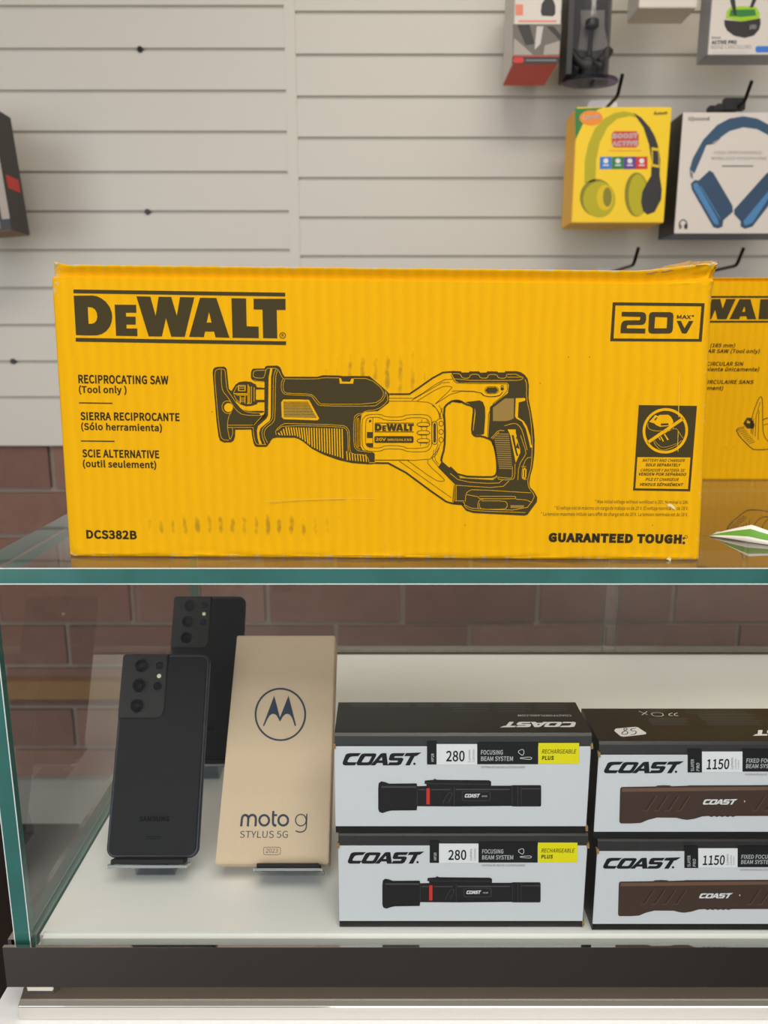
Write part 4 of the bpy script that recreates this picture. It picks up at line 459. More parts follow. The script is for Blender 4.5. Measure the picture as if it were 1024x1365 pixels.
  ["F","label_white",0,0,[[[-19.21,73.37],[10.1,73.37],[10.51,57.02],[-18.98,57.02]]]],
  ["T","black",1,"280",-12.19,59.54,13.52,8.42,0.0089,0.02,0.0],
  ["T","black",1,"Lumens",5.54,59.36,9.56,1.65,1.5938,0.0,0.0],
  ["T","grey",1,"Lúmenes",8.54,59.36,9.85,1.65,1.5952,0.0,0.0],
  ["F","black",0,0,[[[10.13,74.8],[54.1,74.8],[54.83,57.32],[10.57,57.32]]]],
  ["T","white",1,"FOCUSING",13.04,65.04,15.84,3.56,0.0,0.02,0.0],
  ["T","white",1,"BEAM SYSTEM",13.17,60.02,23.22,3.56,0.0,0.02,0.0],
  ["L","white",1,0,0.378,1,[[39.33,67.26],[42.85,69.58],[44.3,67.84],[43.88,64.93],[42.84,64.34]]],
  ["L","white",1,0,0.378,1,[[39.51,62.24],[48.2,63.17],[49.92,62.71],[49.97,61.54],[48.28,61.07]]],
  ["F","yellow",0,0,[[[54.34,74.22],[83.79,74.22],[84.67,57.56],[55.03,57.56]]]],
  ["T","black",1,"RECHARGEABLE",57.13,65.86,24.98,3.35,0.0,0.01,0.2],
  ["T","black",1,"PLUS",57.35,60.72,8.73,3.24,0.0,0.04,0.1],
  ["T","grey",0,"SISTEMA DE HAZ DE LUZ FOCALIZADO",13.29,54.12,32.13,1.65,0.0,0.0,0.0],
  ["F","torch",0,0,[[[-61.46,38.4],[-61.08,42.14],[-59.2,43.59],[-56.39,42.97],[-53.57,41.73],[-33.3,41.93],[-32.91,39.65],[-26.15,39.86],[-26.17,41.31],[-27.67,41.73],[-27.32,44.21],[-20.77,44.84],[-20.97,45.87],[-18.33,44.84],[19.55,44.42],[21.08,43.38],[21.17,40.06],[35.82,40.06],[36.93,40.48],[57.21,40.48],[57.83,39.23],[58.47,24.17],[57.95,23.12],[37.54,23.12],[36.39,23.54],[-4.41,23.12],[-32.76,23.33],[-33.11,19.96],[-51.65,19.75],[-54.49,19.12],[-58.27,17.64],[-60.73,18.69],[-61.49,21.23]]]],
  ["F","red",1,0,[[[-26.13,37.98],[-23.69,37.98],[-23.52,24.8],[-25.98,24.8]]]],
  ["F","torch_hi",1,0,[[[-59.2,39.65],[-33.66,39.65],[-33.65,38.4],[-59.21,38.4]]]],
  ["F","torch_hi",1,0,[[[-31.95,37.36],[-26.87,37.36],[-26.86,36.52],[-31.94,36.52]]]],
  ["F","torch_hi",1,0,[[[-22.55,37.36],[-8.45,37.36],[-8.44,36.52],[-22.54,36.52]]]],
  ["F","torch_hi",1,0,[[[-4.7,37.57],[34.78,37.57],[34.81,36.52],[-4.67,36.52]]]],
  ["F","torch_hi",1,0,[[[43.22,37.98],[57.32,37.98],[57.35,37.15],[43.25,37.15]]]],
  ["L","torch_hi",1,0,0.385,1,[[0.99,35.48],[19.8,35.48],[20.77,34.44],[20.93,29.0],[20.01,27.95],[1.15,27.95],[0.19,29.0],[0.07,34.44]]],
  ["F","white",1,0,[[[2.48,33.06],[2.77,33.34],[3.15,33.44],[4.74,33.44],[4.3,32.71],[3.4,32.64],[3.09,32.45],[2.72,31.5],[2.81,31.24],[4.1,31.21],[3.81,30.47],[2.3,30.47],[2.06,30.73],[2.04,31.17]]]],
  ["F","white",1,0,[[[4.06,31.05],[4.62,32.9],[4.86,33.25],[5.2,33.38],[6.7,33.38],[6.93,33.22],[6.93,32.9],[6.31,30.98],[6.12,30.63],[5.83,30.47],[4.29,30.47],[4.08,30.66]],[[5.31,32.64],[6.28,32.64],[5.89,31.43],[5.7,31.21],[4.85,31.21],[4.81,31.37]]]],
  ["F","white",1,0,[[[6.08,30.47],[7.37,32.96],[7.58,33.34],[7.85,33.44],[8.39,33.44],[8.62,30.47],[7.89,30.47],[7.83,31.05],[7.04,31.05],[6.73,30.47]],[[7.31,31.69],[7.79,31.69],[7.73,32.52]]]],
  ["F","white",1,0,[[[8.92,33.03],[9.11,33.34],[9.42,33.44],[11.11,33.44],[10.77,32.71],[9.65,32.71],[9.5,32.45],[9.58,32.32],[10.64,32.32],[10.85,32.13],[10.85,31.81],[10.54,30.86],[10.35,30.6],[10.06,30.47],[8.52,30.47],[8.85,31.21],[9.89,31.21],[10.1,31.5],[10.0,31.65],[8.96,31.65],[8.75,31.85],[8.75,32.13]]]],
  ["F","white",1,0,[[[11.26,33.47],[13.45,33.6],[12.74,32.74],[12.49,32.74],[11.8,30.47],[11.12,30.47],[11.84,32.71],[10.96,32.71]]]],
  ["T","white",1,"HP2R",14.65,30.89,3.77,1.23,0.0,0.0,0.0],
  ["L","torch_hi",1,0,0.275,0,[[-32.91,39.23],[-32.77,23.75]]],
  ["L","torch_hi",1,0,0.275,0,[[-5.85,39.23],[-5.56,23.75]]],
  ["L","torch_hi",1,0,0.275,0,[[36.6,39.23],[37.14,23.75]]],
  ["L","torch_hi",1,0,0.275,0,[[40.73,39.23],[41.29,23.75]]],
  ["L","torch_hi",1,0,0.27,0,[[43.18,39.23],[43.75,23.75]]],
  ["L","torch_hi",1,0,0.33,0,[[-26.93,42.76],[-21.67,41.73],[19.63,41.31]]],
  ["L","torch_hi",1,0,0.33,0,[[-13.9,25.43],[-11.19,32.77],[-8.41,34.86],[-6.88,33.81],[-10.12,25.43]]],
 ],
 'hp_top': [
  ["F","white",0,0,[[[82.89,10.81],[81.44,10.03],[79.5,9.76],[71.5,9.76],[73.73,11.78],[78.27,11.96],[79.83,12.48],[81.69,15.11],[81.22,15.82],[74.73,15.9],[76.21,17.93],[83.76,17.93],[85.01,17.23],[85.09,15.99]]]],
  ["F","white",0,0,[[[74.93,16.35],[72.09,11.26],[70.92,10.29],[69.18,9.94],[61.66,9.94],[60.5,10.38],[60.5,11.26],[63.62,16.52],[64.59,17.49],[66.04,17.93],[73.79,17.93],[74.84,17.4]],[[68.62,11.96],[63.79,11.96],[65.74,15.29],[66.71,15.9],[70.96,15.9],[71.15,15.47]]]],
  ["F","white",0,0,[[[64.78,17.93],[58.29,11.08],[57.23,10.03],[55.88,9.76],[53.18,9.76],[52.0,17.93],[55.68,17.93],[55.98,16.35],[59.94,16.35],[61.5,17.93]],[[58.59,14.59],[56.17,14.59],[56.45,12.31]]]],
  ["F","white",0,0,[[[50.47,10.91],[49.51,10.03],[47.97,9.76],[39.48,9.76],[41.2,11.78],[46.8,11.78],[47.56,12.48],[47.18,12.83],[41.87,12.83],[40.8,13.36],[40.8,14.23],[42.33,16.87],[43.29,17.58],[44.74,17.93],[52.49,17.93],[50.85,15.9],[45.62,15.9],[44.56,15.11],[45.04,14.68],[50.27,14.68],[51.34,14.15],[51.34,13.36]]]],
  ["F","white",0,0,[[[38.7,9.68],[27.71,9.33],[31.26,11.69],[32.51,11.69],[36.03,17.93],[39.42,17.93],[35.79,11.78],[40.24,11.78]]]],
  ["T","white",0,"COASTPORTLAND.COM",84.5,29.41,40.32,2.85,3.1416,0.02,0.0],
  ["L","grey",0,0,0.319,0,[[-5.57,48.44],[25.37,48.44]]],
  ["L","grey",0,0,0.319,0,[[-5.03,44.02],[21.37,44.02]]],
  ["L","grey",0,0,0.319,0,[[-4.49,39.67],[24.21,39.67]]],
  ["L","grey",0,0,0.313,0,[[-3.96,35.38],[20.27,35.38]]],
  ["L","grey",0,0,0.324,0,[[29.79,47.33],[56.67,47.33]]],
  ["L","grey",0,0,0.319,0,[[30.13,43.24],[52.52,43.24]]],
  ["L","grey",0,0,0.314,0,[[30.47,39.21],[55.19,39.21]]],
  ["L","grey",0,0,0.314,0,[[30.8,35.23],[51.1,35.23]]],
  ["L","grey",0,0,0.319,0,[[61.64,46.38],[85.62,46.38]]],
  ["L","grey",0,0,0.319,0,[[61.89,42.93],[81.42,42.93]]],
  ["L","grey",0,0,0.314,0,[[62.14,39.52],[84.05,39.52]]],
  ["L","grey",0,0,0.314,0,[[62.38,36.14],[79.9,36.14]]],
  ["L","grey",0,0,0.29,0,[[-83.92,47.31],[-56.64,47.31]]],
  ["L","grey",0,0,0.29,0,[[-82.8,45.04],[-56.65,45.04]]],
  ["L","grey",0,0,0.295,0,[[-81.69,42.79],[-56.65,42.79]]],
  ["L","grey",0,0,0.29,0,[[-53.04,47.31],[-37.09,47.31]]],
  ["L","grey",0,0,0.29,0,[[-52.03,45.04],[-37.16,45.04]]],
  ["L","grey",0,0,0.29,0,[[-51.03,42.79],[-37.23,42.79]]],
  ["L","grey",0,0,0.29,0,[[-32.45,47.31],[-18.04,47.31]]],
  ["L","grey",0,0,0.29,0,[[-31.52,45.04],[-18.19,45.04]]],
  ["L","grey",0,0,0.29,0,[[-30.59,42.79],[-18.33,42.79]]],
  ["L","grey",0,0,0.295,0,[[-13.93,47.31],[4.6,47.31]]],
  ["L","grey",0,0,0.295,0,[[-13.06,45.04],[4.38,45.04]]],
  ["L","grey",0,0,0.295,0,[[-12.2,42.79],[4.15,42.79]]],
 ],
 'slayer_print': [
  ["F","black",0,0,[[[-124.49,62.37],[-123.04,63.24],[-121.1,63.54],[-113.1,63.54],[-115.34,61.3],[-119.87,61.1],[-121.42,60.52],[-123.29,57.6],[-122.81,56.81],[-116.34,56.72],[-117.81,54.47],[-125.35,54.47],[-126.6,55.25],[-126.68,56.62]]]],
  ["F","black",0,0,[[[-116.54,56.23],[-113.7,61.88],[-112.53,62.96],[-110.79,63.34],[-103.28,63.34],[-102.12,62.85],[-102.12,61.88],[-105.23,56.04],[-106.2,54.96],[-107.65,54.47],[-115.39,54.47],[-116.44,55.05]],[[-110.23,61.1],[-105.41,61.1],[-107.35,57.4],[-108.32,56.72],[-112.57,56.72],[-112.76,57.2]]]],
  ["F","black",0,0,[[[-106.39,54.47],[-99.91,62.07],[-98.85,63.24],[-97.5,63.54],[-94.8,63.54],[-93.64,54.47],[-97.31,54.47],[-97.6,56.23],[-101.56,56.23],[-103.11,54.47]],[[-100.21,58.18],[-97.8,58.18],[-98.08,60.71]]]],
  ["F","black",0,0,[[[-92.1,62.27],[-91.15,63.24],[-89.61,63.54],[-81.12,63.54],[-82.84,61.3],[-88.44,61.3],[-89.2,60.52],[-88.82,60.13],[-83.51,60.13],[-82.44,59.55],[-82.44,58.57],[-83.97,55.65],[-84.93,54.86],[-86.38,54.47],[-94.12,54.47],[-92.48,56.72],[-87.26,56.72],[-86.2,57.6],[-86.68,58.08],[-91.9,58.08],[-92.97,58.67],[-92.97,59.55]]]],
  ["F","black",0,0,[[[-80.35,63.63],[-69.37,64.02],[-72.92,61.4],[-74.17,61.4],[-77.68,54.47],[-81.06,54.47],[-77.44,61.3],[-81.88,61.3]]]],
  ["F","black",0,0,[[[-73.65,55.62],[-73.71,55.2],[-73.92,54.86],[-74.25,54.68],[-74.64,54.68],[-75.01,54.86],[-75.27,55.2],[-75.39,55.62],[-75.34,56.03],[-75.12,56.36],[-74.79,56.55],[-74.4,56.55],[-74.04,56.36],[-73.77,56.03]]]],
  ["F","black",0,0,[[[-67.57,73.49],[-57.27,73.49],[-55.68,55.04],[-66.05,55.04]]]],
  ["T","white",1,"SLAYER",-61.61,56.19,9.56,2.27,1.6545,0.02,0.0],
  ["T","white",1,"PRO",-57.59,56.19,6.72,2.27,1.6573,0.02,0.2],
  ["F","label_white",0,0,[[[-57.11,71.66],[-28.0,71.66],[-26.43,55.47],[-55.72,55.47]]]],
  ["T","black",1,"1150",-52.65,57.47,16.16,8.1,0.0179,0.02,0.0],
  ["T","black",1,"Lumens",-33.4,57.9,8.99,1.76,1.6644,0.0,0.0],
  ["T","grey",1,"Lúmenes",-30.94,57.9,8.14,1.43,1.6656,0.0,0.0],
  ["T","grey",1,"Lumens",-28.99,57.9,7.14,1.3,1.6675,0.0,0.0],
  ["F","black",0,0,[[[-28.18,73.49],[24.86,73.49],[26.94,55.76],[-26.46,55.76]]]],
  ["T","white",1,"FIXED FOCUS",-24.43,62.88,21.84,3.35,0.0,0.02,0.0],
  ["T","white",1,"BEAM SYSTEM",-24.26,58.47,23.05,3.35,0.0,0.02,0.0],
  ["T","grey",0,"SISTEMA DE HAZ DE LUZ FIJA",-24.22,52.76,23.61,1.43,0.0,0.0,0.0],
  ["F","brown",0,0,[[[-113.03,15.16],[-114.09,42.12],[-113.14,43.42],[-88.17,43.85],[-87.57,44.57],[-82.39,44.86],[-77.81,44.57],[-77.12,43.99],[-65.44,44.43],[-64.16,44.71],[-22.54,44.86],[20.37,45.15],[22.59,42.84],[25.09,21.03],[23.25,19.86],[-27.96,19.86],[-29.85,18.98],[-31.9,19.86],[-33.79,18.98],[-35.84,19.86],[-37.73,18.98],[-39.78,19.86],[-41.68,18.98],[-43.72,19.86],[-45.62,18.98],[-47.66,19.86],[-52.24,19.57],[-57.97,17.51],[-63.16,16.63],[-67.15,17.22],[-71.19,18.39],[-85.65,18.54],[-92.09,16.63],[-97.17,14.13],[-103.72,13.68],[-111.88,13.68]]]],
  ["F","brown_hi",1,0,[[[-112.81,42.41],[-22.41,43.56],[21.19,43.71],[21.45,41.4],[-22.13,40.68],[-112.62,39.52]]]],
  ["L","brown_hi",1,0,0.385,0,[[-96.54,23.96],[-93.26,23.96],[-86.97,36.34]]],
  ["L","brown_dk",1,0,0.825,0,[[-94.27,25.13],[-88.27,36.34]]],
  ["L","brown_hi",1,0,0.385,0,[[-88.41,23.96],[-85.13,23.96],[-78.87,36.34]]],
  ["L","brown_dk",1,0,0.825,0,[[-86.14,25.13],[-80.18,36.34]]],
  ["L","brown_hi",1,0,0.385,0,[[-80.28,23.96],[-77.0,23.96],[-70.78,36.34]]],
  ["L","brown_dk",1,0,0.825,0,[[-78.01,25.13],[-72.09,36.34]]],
  ["L","brown_hi",1,0,0.385,0,[[-72.15,23.96],[-68.87,23.96],[-62.69,36.34]]],
  ["L","brown_dk",1,0,0.825,0,[[-69.89,25.13],[-63.99,36.34]]],
  ["L","brown_hi",1,0,0.385,0,[[-16.55,23.96],[-13.27,23.96],[-7.34,36.34]]],
  ["L","brown_dk",1,0,0.825,0,[[-14.31,25.13],[-8.65,36.34]]],
  ["L","brown_hi",1,0,0.385,0,[[-8.42,23.96],[-5.14,23.96],[0.75,36.34]]],
  ["L","brown_dk",1,0,0.825,0,[[-6.18,25.13],[-0.55,36.34]]],
  ["L","brown_hi",1,0,0.385,0,[[-0.29,23.96],[2.99,23.96],[8.84,36.34]]],
  ["L","brown_dk",1,0,0.825,0,[[1.94,25.13],[7.54,36.34]]],
  ["L","brown_hi",1,0,0.385,0,[[7.84,23.96],[11.12,23.96],[16.94,36.34]]],
  ["L","brown_dk",1,0,0.825,0,[[10.07,25.13],[15.63,36.34]]],
  ["F","white",1,0,[[[-51.97,32.94],[-51.34,33.35],[-50.48,33.49],[-46.97,33.49],[-47.95,32.44],[-49.94,32.35],[-50.63,32.07],[-51.45,30.7],[-51.24,30.32],[-48.39,30.28],[-49.04,29.22],[-52.35,29.22],[-52.9,29.59],[-52.94,30.23]]]],
  ["F","white",1,0,[[[-48.48,30.05],[-47.23,32.71],[-46.71,33.22],[-45.95,33.4],[-42.64,33.4],[-42.13,33.17],[-42.13,32.71],[-43.5,29.96],[-43.93,29.45],[-44.57,29.22],[-47.97,29.22],[-48.44,29.49]],[[-45.7,32.35],[-43.58,32.35],[-44.43,30.6],[-44.86,30.28],[-46.73,30.28],[-46.81,30.51]]]],
  ["F","white",1,0,[[[-44.01,29.22],[-41.16,32.8],[-40.69,33.35],[-40.1,33.49],[-38.91,33.49],[-38.4,29.22],[-40.01,29.22],[-40.14,30.05],[-41.89,30.05],[-42.57,29.22]],[[-41.29,30.97],[-40.23,30.97],[-40.35,32.16]]]],
  ["F","white",1,0,[[[-37.72,32.9],[-37.3,33.35],[-36.63,33.49],[-32.89,33.49],[-33.65,32.44],[-36.11,32.44],[-36.45,32.07],[-36.28,31.89],[-33.94,31.89],[-33.47,31.61],[-33.47,31.15],[-34.15,29.77],[-34.57,29.4],[-35.21,29.22],[-38.61,29.22],[-37.89,30.28],[-35.59,30.28],[-35.13,30.7],[-35.34,30.92],[-37.63,30.92],[-38.11,31.2],[-38.11,31.61]]]],
  ["F","white",1,0,[[[-32.55,33.54],[-27.72,33.72],[-29.28,32.48],[-29.83,32.48],[-31.38,29.22],[-32.86,29.22],[-31.27,32.44],[-33.23,32.44]]]],
  ["F","white",1,0,[[[-22.18,31.84],[-22.24,31.27],[-22.49,31.04],[-22.78,31.27],[-22.95,31.84],[-22.89,32.4],[-22.64,32.63],[-22.35,32.4]]]],
 ],
 'slayer_top': [
  ["F","white",0,0,[[[-115.11,17.87],[-113.55,20.07],[-98.31,22.83],[-96.44,22.0],[-93.0,13.8],[-93.62,11.92],[-95.45,11.12],[-111.55,7.66],[-113.45,8.72],[-115.58,16.24]]]],
  ["L","black",1,0,0.728,0,[[-105.4,20.62],[-107.99,19.52],[-107.89,16.78],[-106.01,15.15],[-107.6,11.65],[-110.99,10.85],[-111.11,13.53],[-108.05,16.24],[-105.11,18.97],[-105.4,20.62]]],
  ["L","black",1,0,0.728,0,[[-98.35,20.62],[-102.55,19.52],[-103.3,16.24],[-100.22,16.78],[-99.93,14.34],[-102.18,11.38],[-105.23,10.85]]],
  ["F","white",0,0,[[[37.1,10.74],[35.68,9.95],[33.79,9.68],[25.99,9.68],[28.17,11.71],[32.6,11.88],[34.11,12.41],[35.93,15.04],[35.47,15.75],[29.15,15.84],[30.58,17.87],[37.94,17.87],[39.16,17.17],[39.24,15.93]]]],
  ["F","white",0,0,[[[29.34,16.28],[26.57,11.18],[25.43,10.21],[23.74,9.86],[16.41,9.86],[15.28,10.3],[15.28,11.18],[18.31,16.46],[19.26,17.43],[20.67,17.87],[28.22,17.87],[29.25,17.34]],[[23.19,11.88],[18.48,11.88],[20.38,15.23],[21.32,15.84],[25.47,15.84],[25.66,15.4]]]],
  ["F","white",0,0,[[[19.44,17.87],[13.12,11.01],[12.09,9.95],[10.77,9.68],[8.14,9.68],[7.0,17.87],[10.58,17.87],[10.87,16.28],[14.73,16.28],[16.25,17.87]],[[13.41,14.52],[11.06,14.52],[11.33,12.24]]]],
  ["F","white",0,0,[[[5.5,10.83],[4.57,9.95],[3.07,9.68],[-5.21,9.68],[-3.53,11.71],[1.92,11.71],[2.67,12.41],[2.3,12.76],[-2.88,12.76],[-3.92,13.29],[-3.92,14.17],[-2.43,16.81],[-1.5,17.52],[-0.08,17.87],[7.47,17.87],[5.87,15.84],[0.77,15.84],[-0.26,15.04],[0.21,14.61],[5.3,14.61],[6.35,14.08],[6.35,13.29]]]],
  ["F","white",0,0,[[[-5.97,9.6],[-16.68,9.25],[-13.22,11.62],[-12.0,11.62],[-8.57,17.87],[-5.27,17.87],[-8.8,11.71],[-4.47,11.71]]]],
  ["L","grey",0,0,0.319,0,[[-82.53,50.77],[-62.95,50.77]]],
  ["L","grey",0,0,0.325,0,[[-82.69,47.74],[-66.82,47.74]]],
  ["L","grey",0,0,0.319,0,[[-84.65,35.9],[-53.25,35.9]]],
  ["L","grey",0,0,0.314,0,[[-84.64,33.44],[-56.9,33.44]]],
  ["L","grey",0,0,0.314,0,[[-84.64,31.01],[-55.11,31.01]]],
  ["L","grey",0,0,0.308,0,[[-84.63,28.59],[-58.74,28.59]]],
  ["L","grey",0,0,0.308,0,[[-84.63,26.19],[-56.95,26.19]]],
  ["L","grey",0,0,0.325,0,[[-50.84,51.38],[-1.14,51.38]]],
  ["L","grey",0,0,0.324,0,[[-51.26,48.04],[-5.45,48.04]]],
  ["L","grey",0,0,0.319,0,[[-51.67,44.73],[-4.17,44.73]]],
  ["L","grey",0,0,0.319,0,[[-43.77,42.65],[0.41,42.65]]],
  ["L","grey",0,0,0.319,0,[[-43.91,40.19],[-3.49,40.19]]],
  ["L","grey",0,0,0.314,0,[[-44.05,37.74],[-1.87,37.74]]],
  ["L","grey",0,0,0.314,0,[[-44.19,35.32],[-5.73,35.32]]],
  ["L","grey",0,0,0.314,0,[[-42.35,32.44],[1.77,32.44]]],
  ["L","grey",0,0,0.314,0,[[-42.8,29.3],[-2.42,29.3]]],
  ["L","grey",0,0,0.308,0,[[-43.25,26.19],[-1.2,26.19]]],
  ["L","white",0,0,0.464,1,[[-79.45,45.33],[-70.23,45.93],[-70.65,39.99],[-78.68,39.4]]],
  ["L","white",0,0,0.58,0,[[-62.12,45.33],[-65.81,43.54],[-66.32,40.58],[-63.57,40.58]]],
  ["L","white",0,0,0.58,0,[[-58.24,45.33],[-61.66,43.54],[-61.91,40.58],[-59.44,40.58]]],
  ["L","white",0,0,0.58,0,[[-87.5,48.34],[-82.52,42.35]]],
  ["L","white",0,0,0.59,0,[[-81.02,47.74],[-87.12,41.76]]],
 ],
 'moto_print': [
  ["F","navy",0,0,[[[21.86,121.58],[21.85,118.93],[21.55,116.32],[20.97,113.78],[20.11,111.35],[19.0,109.06],[17.64,106.93],[16.05,104.99],[14.25,103.26],[12.27,101.76],[10.13,100.51],[7.85,99.52],[5.46,98.81],[3.0,98.37],[0.49,98.23],[-2.04,98.37],[-4.56,98.81],[-7.04,99.52],[-9.45,100.51],[-11.76,101.76],[-13.94,103.26],[-15.96,104.99],[-17.8,106.93],[-19.45,109.06],[-20.86,111.35],[-22.03,113.78],[-22.95,116.32],[-23.59,118.93],[-23.95,121.58],[-24.02,124.24],[-23.81,126.88],[-23.3,129.47],[-22.52,131.96],[-21.45,134.33],[-20.13,136.54],[-18.55,138.57],[-16.75,140.39],[-14.75,141.98],[-12.56,143.3],[-10.23,144.35],[-7.77,145.12],[-5.23,145.58],[-2.63,145.73],[-0.01,145.58],[2.59,145.12],[5.15,144.35],[7.62,143.3],[9.98,141.98],[12.19,140.39],[14.23,138.57],[16.07,136.54],[17.69,134.33],[19.06,131.96],[20.18,129.47],[21.02,126.88],[21.59,124.24]],[[20.22,121.58],[20.21,119.11],[19.94,116.68],[19.4,114.32],[18.61,112.06],[17.58,109.92],[16.31,107.94],[14.84,106.13],[13.17,104.51],[11.33,103.11],[9.34,101.95],[7.22,101.03],[5.01,100.36],[2.72,99.96],[0.38,99.82],[-1.97,99.96],[-4.31,100.36],[-6.62,101.03],[-8.85,101.95],[-11.0,103.11],[-13.02,104.51],[-14.9,106.13],[-16.61,107.94],[-18.13,109.92],[-19.45,112.06],[-20.54,114.32],[-21.38,116.68],[-21.98,119.11],[-22.31,121.58],[-22.38,124.06],[-22.17,126.51],[-21.7,128.92],[-20.97,131.23],[-19.98,133.44],[-18.75,135.49],[-17.29,137.38],[-15.62,139.07],[-13.76,140.54],[-11.73,141.78],[-9.56,142.75],[-7.29,143.46],[-4.93,143.89],[-2.52,144.03],[-0.09,143.89],[2.32,143.46],[4.69,142.75],[6.99,141.78],[9.18,140.54],[11.23,139.07],[13.12,137.38],[14.83,135.49],[16.33,133.44],[17.61,131.23],[18.65,128.92],[19.44,126.51],[19.96,124.06]]]],
  ["F","navy",0,0,[[[-15.9,111.39],[-7.7,138.63],[-1.27,119.0],[5.19,138.63],[13.58,111.62],[12.27,111.39],[10.16,117.05],[8.42,120.17],[6.77,121.66],[4.94,122.13],[3.25,121.66],[1.42,119.78],[-1.01,115.11],[-3.83,119.94],[-5.34,121.5],[-7.34,122.13],[-9.25,121.58],[-10.71,120.17],[-12.44,117.05],[-14.58,111.39]]]],
  ["L","navy",0,0,1.89,0,[[-27.5,28.4],[-27.42,34.57],[-26.94,36.29],[-25.9,37.12],[-24.72,37.34],[-23.33,36.89],[-22.35,35.69],[-22.06,34.2],[-21.96,28.4]]],
  ["L","navy",0,0,1.89,0,[[-22.1,34.57],[-21.45,36.29],[-20.32,37.12],[-18.76,37.42],[-17.13,36.97],[-16.07,35.69],[-15.71,34.2],[-15.64,28.4]]],
  ["F","navy",0,0,[[[-3.78,33.15],[-3.83,32.06],[-4.12,31.02],[-4.64,30.09],[-5.36,29.31],[-6.25,28.72],[-7.26,28.36],[-8.35,28.24],[-9.45,28.36],[-10.52,28.72],[-11.5,29.31],[-12.34,30.09],[-13.0,31.02],[-13.45,32.06],[-13.66,33.15],[-13.62,34.25],[-13.34,35.3],[-12.83,36.23],[-12.1,37.02],[-11.21,37.61],[-10.19,37.98],[-9.1,38.1],[-7.98,37.98],[-6.91,37.61],[-5.93,37.02],[-5.09,36.23],[-4.43,35.3],[-3.99,34.25]],[[-5.66,33.15],[-5.68,32.45],[-5.86,31.78],[-6.18,31.18],[-6.63,30.68],[-7.18,30.3],[-7.81,30.07],[-8.48,29.99],[-9.17,30.07],[-9.83,30.3],[-10.44,30.68],[-10.96,31.18],[-11.37,31.78],[-11.65,32.45],[-11.78,33.15],[-11.76,33.86],[-11.59,34.53],[-11.27,35.13],[-10.82,35.64],[-10.27,36.02],[-9.64,36.25],[-8.96,36.33],[-8.27,36.25],[-7.61,36.02],[-7.0,35.64],[-6.47,35.13],[-6.06,34.53],[-5.79,33.86]]]],
  ["F","navy",0,0,[[[12.09,33.15],[12.03,32.06],[11.73,31.02],[11.2,30.09],[10.46,29.31],[9.57,28.72],[8.55,28.36],[7.46,28.24],[6.36,28.36],[5.3,28.72],[4.32,29.31],[3.49,30.09],[2.84,31.02],[2.41,32.06],[2.21,33.15],[2.26,34.25],[2.56,35.3],[3.08,36.23],[3.81,37.02],[4.71,37.61],[5.74,37.98],[6.83,38.1],[7.94,37.98],[9.01,37.61],[9.99,37.02],[10.82,36.23],[11.47,35.3],[11.9,34.25]],[[10.21,33.15],[10.18,32.45],[9.99,31.78],[9.67,31.18],[9.21,30.68],[8.66,30.3],[8.03,30.07],[7.35,29.99],[6.67,30.07],[6.01,30.3],[5.4,30.68],[4.88,31.18],[4.48,31.78],[4.21,32.45],[4.09,33.15],[4.12,33.86],[4.3,34.53],[4.62,35.13],[5.08,35.64],[5.63,36.02],[6.27,36.25],[6.95,36.33],[7.63,36.25],[8.3,36.02],[8.9,35.64],[9.42,35.13],[9.82,34.53],[10.09,33.86]]]],
  ["L","navy",0,0,1.89,0,[[-1.62,40.57],[-1.39,31.59],[-0.97,30.1],[0.13,29.14],[1.71,29.14]]],
  ["L","navy",0,0,1.638,0,[[-2.58,37.19],[1.72,37.19]]],
  ["F","navy",0,0,[[[26.76,33.3],[26.69,32.21],[26.38,31.17],[25.84,30.23],[25.09,29.46],[24.19,28.87],[23.17,28.51],[22.08,28.39],[20.98,28.51],[19.92,28.87],[18.95,29.46],[18.13,30.23],[17.49,31.17],[17.07,32.21],[16.88,33.3],[16.95,34.4],[17.25,35.45],[17.79,36.38],[18.53,37.17],[19.44,37.76],[20.46,38.13],[21.56,38.25],[22.67,38.13],[23.74,37.76],[24.71,37.17],[25.53,36.38],[26.17,35.45],[26.58,34.4]],[[25.82,33.3],[25.77,32.4],[25.51,31.55],[25.08,30.78],[24.48,30.14],[23.74,29.66],[22.92,29.36],[22.03,29.26],[21.14,29.36],[20.28,29.66],[19.5,30.14],[18.83,30.78],[18.31,31.55],[17.97,32.4],[17.82,33.3],[17.87,34.2],[18.12,35.06],[18.55,35.83],[19.15,36.48],[19.89,36.96],[20.72,37.26],[21.61,37.37],[22.51,37.26],[23.37,36.96],[24.16,36.48],[24.82,35.83],[25.34,35.06],[25.68,34.2]]]],
  ["L","navy",0,0,0.992,0,[[26.58,38.32],[26.67,28.25],[26.22,26.18],[24.88,24.71],[22.55,23.98],[20.18,24.12],[17.92,25.0]]],
  ["T","navy",0,"STYLUS 5G",-27.96,19.65,39.58,5.21,0.0,0.0,0.0],
  ["L","navy",0,0,0.366,1,[[-6.92,12.54],[5.34,12.54],[6.17,11.82],[6.45,7.5],[5.72,6.79],[-6.49,6.79],[-7.32,7.5],[-7.65,11.82]]],
  ["T","navy",0,"2023",-5.67,8.29,9.97,3.1,0.0,0.0,0.0],
 ],
 'cray_print': [
  ["F","green",0,0,[[[-3.72,193.83],[46.42,195.47],[34.42,190.75],[13.14,171.15],[0.08,142.06]]]],
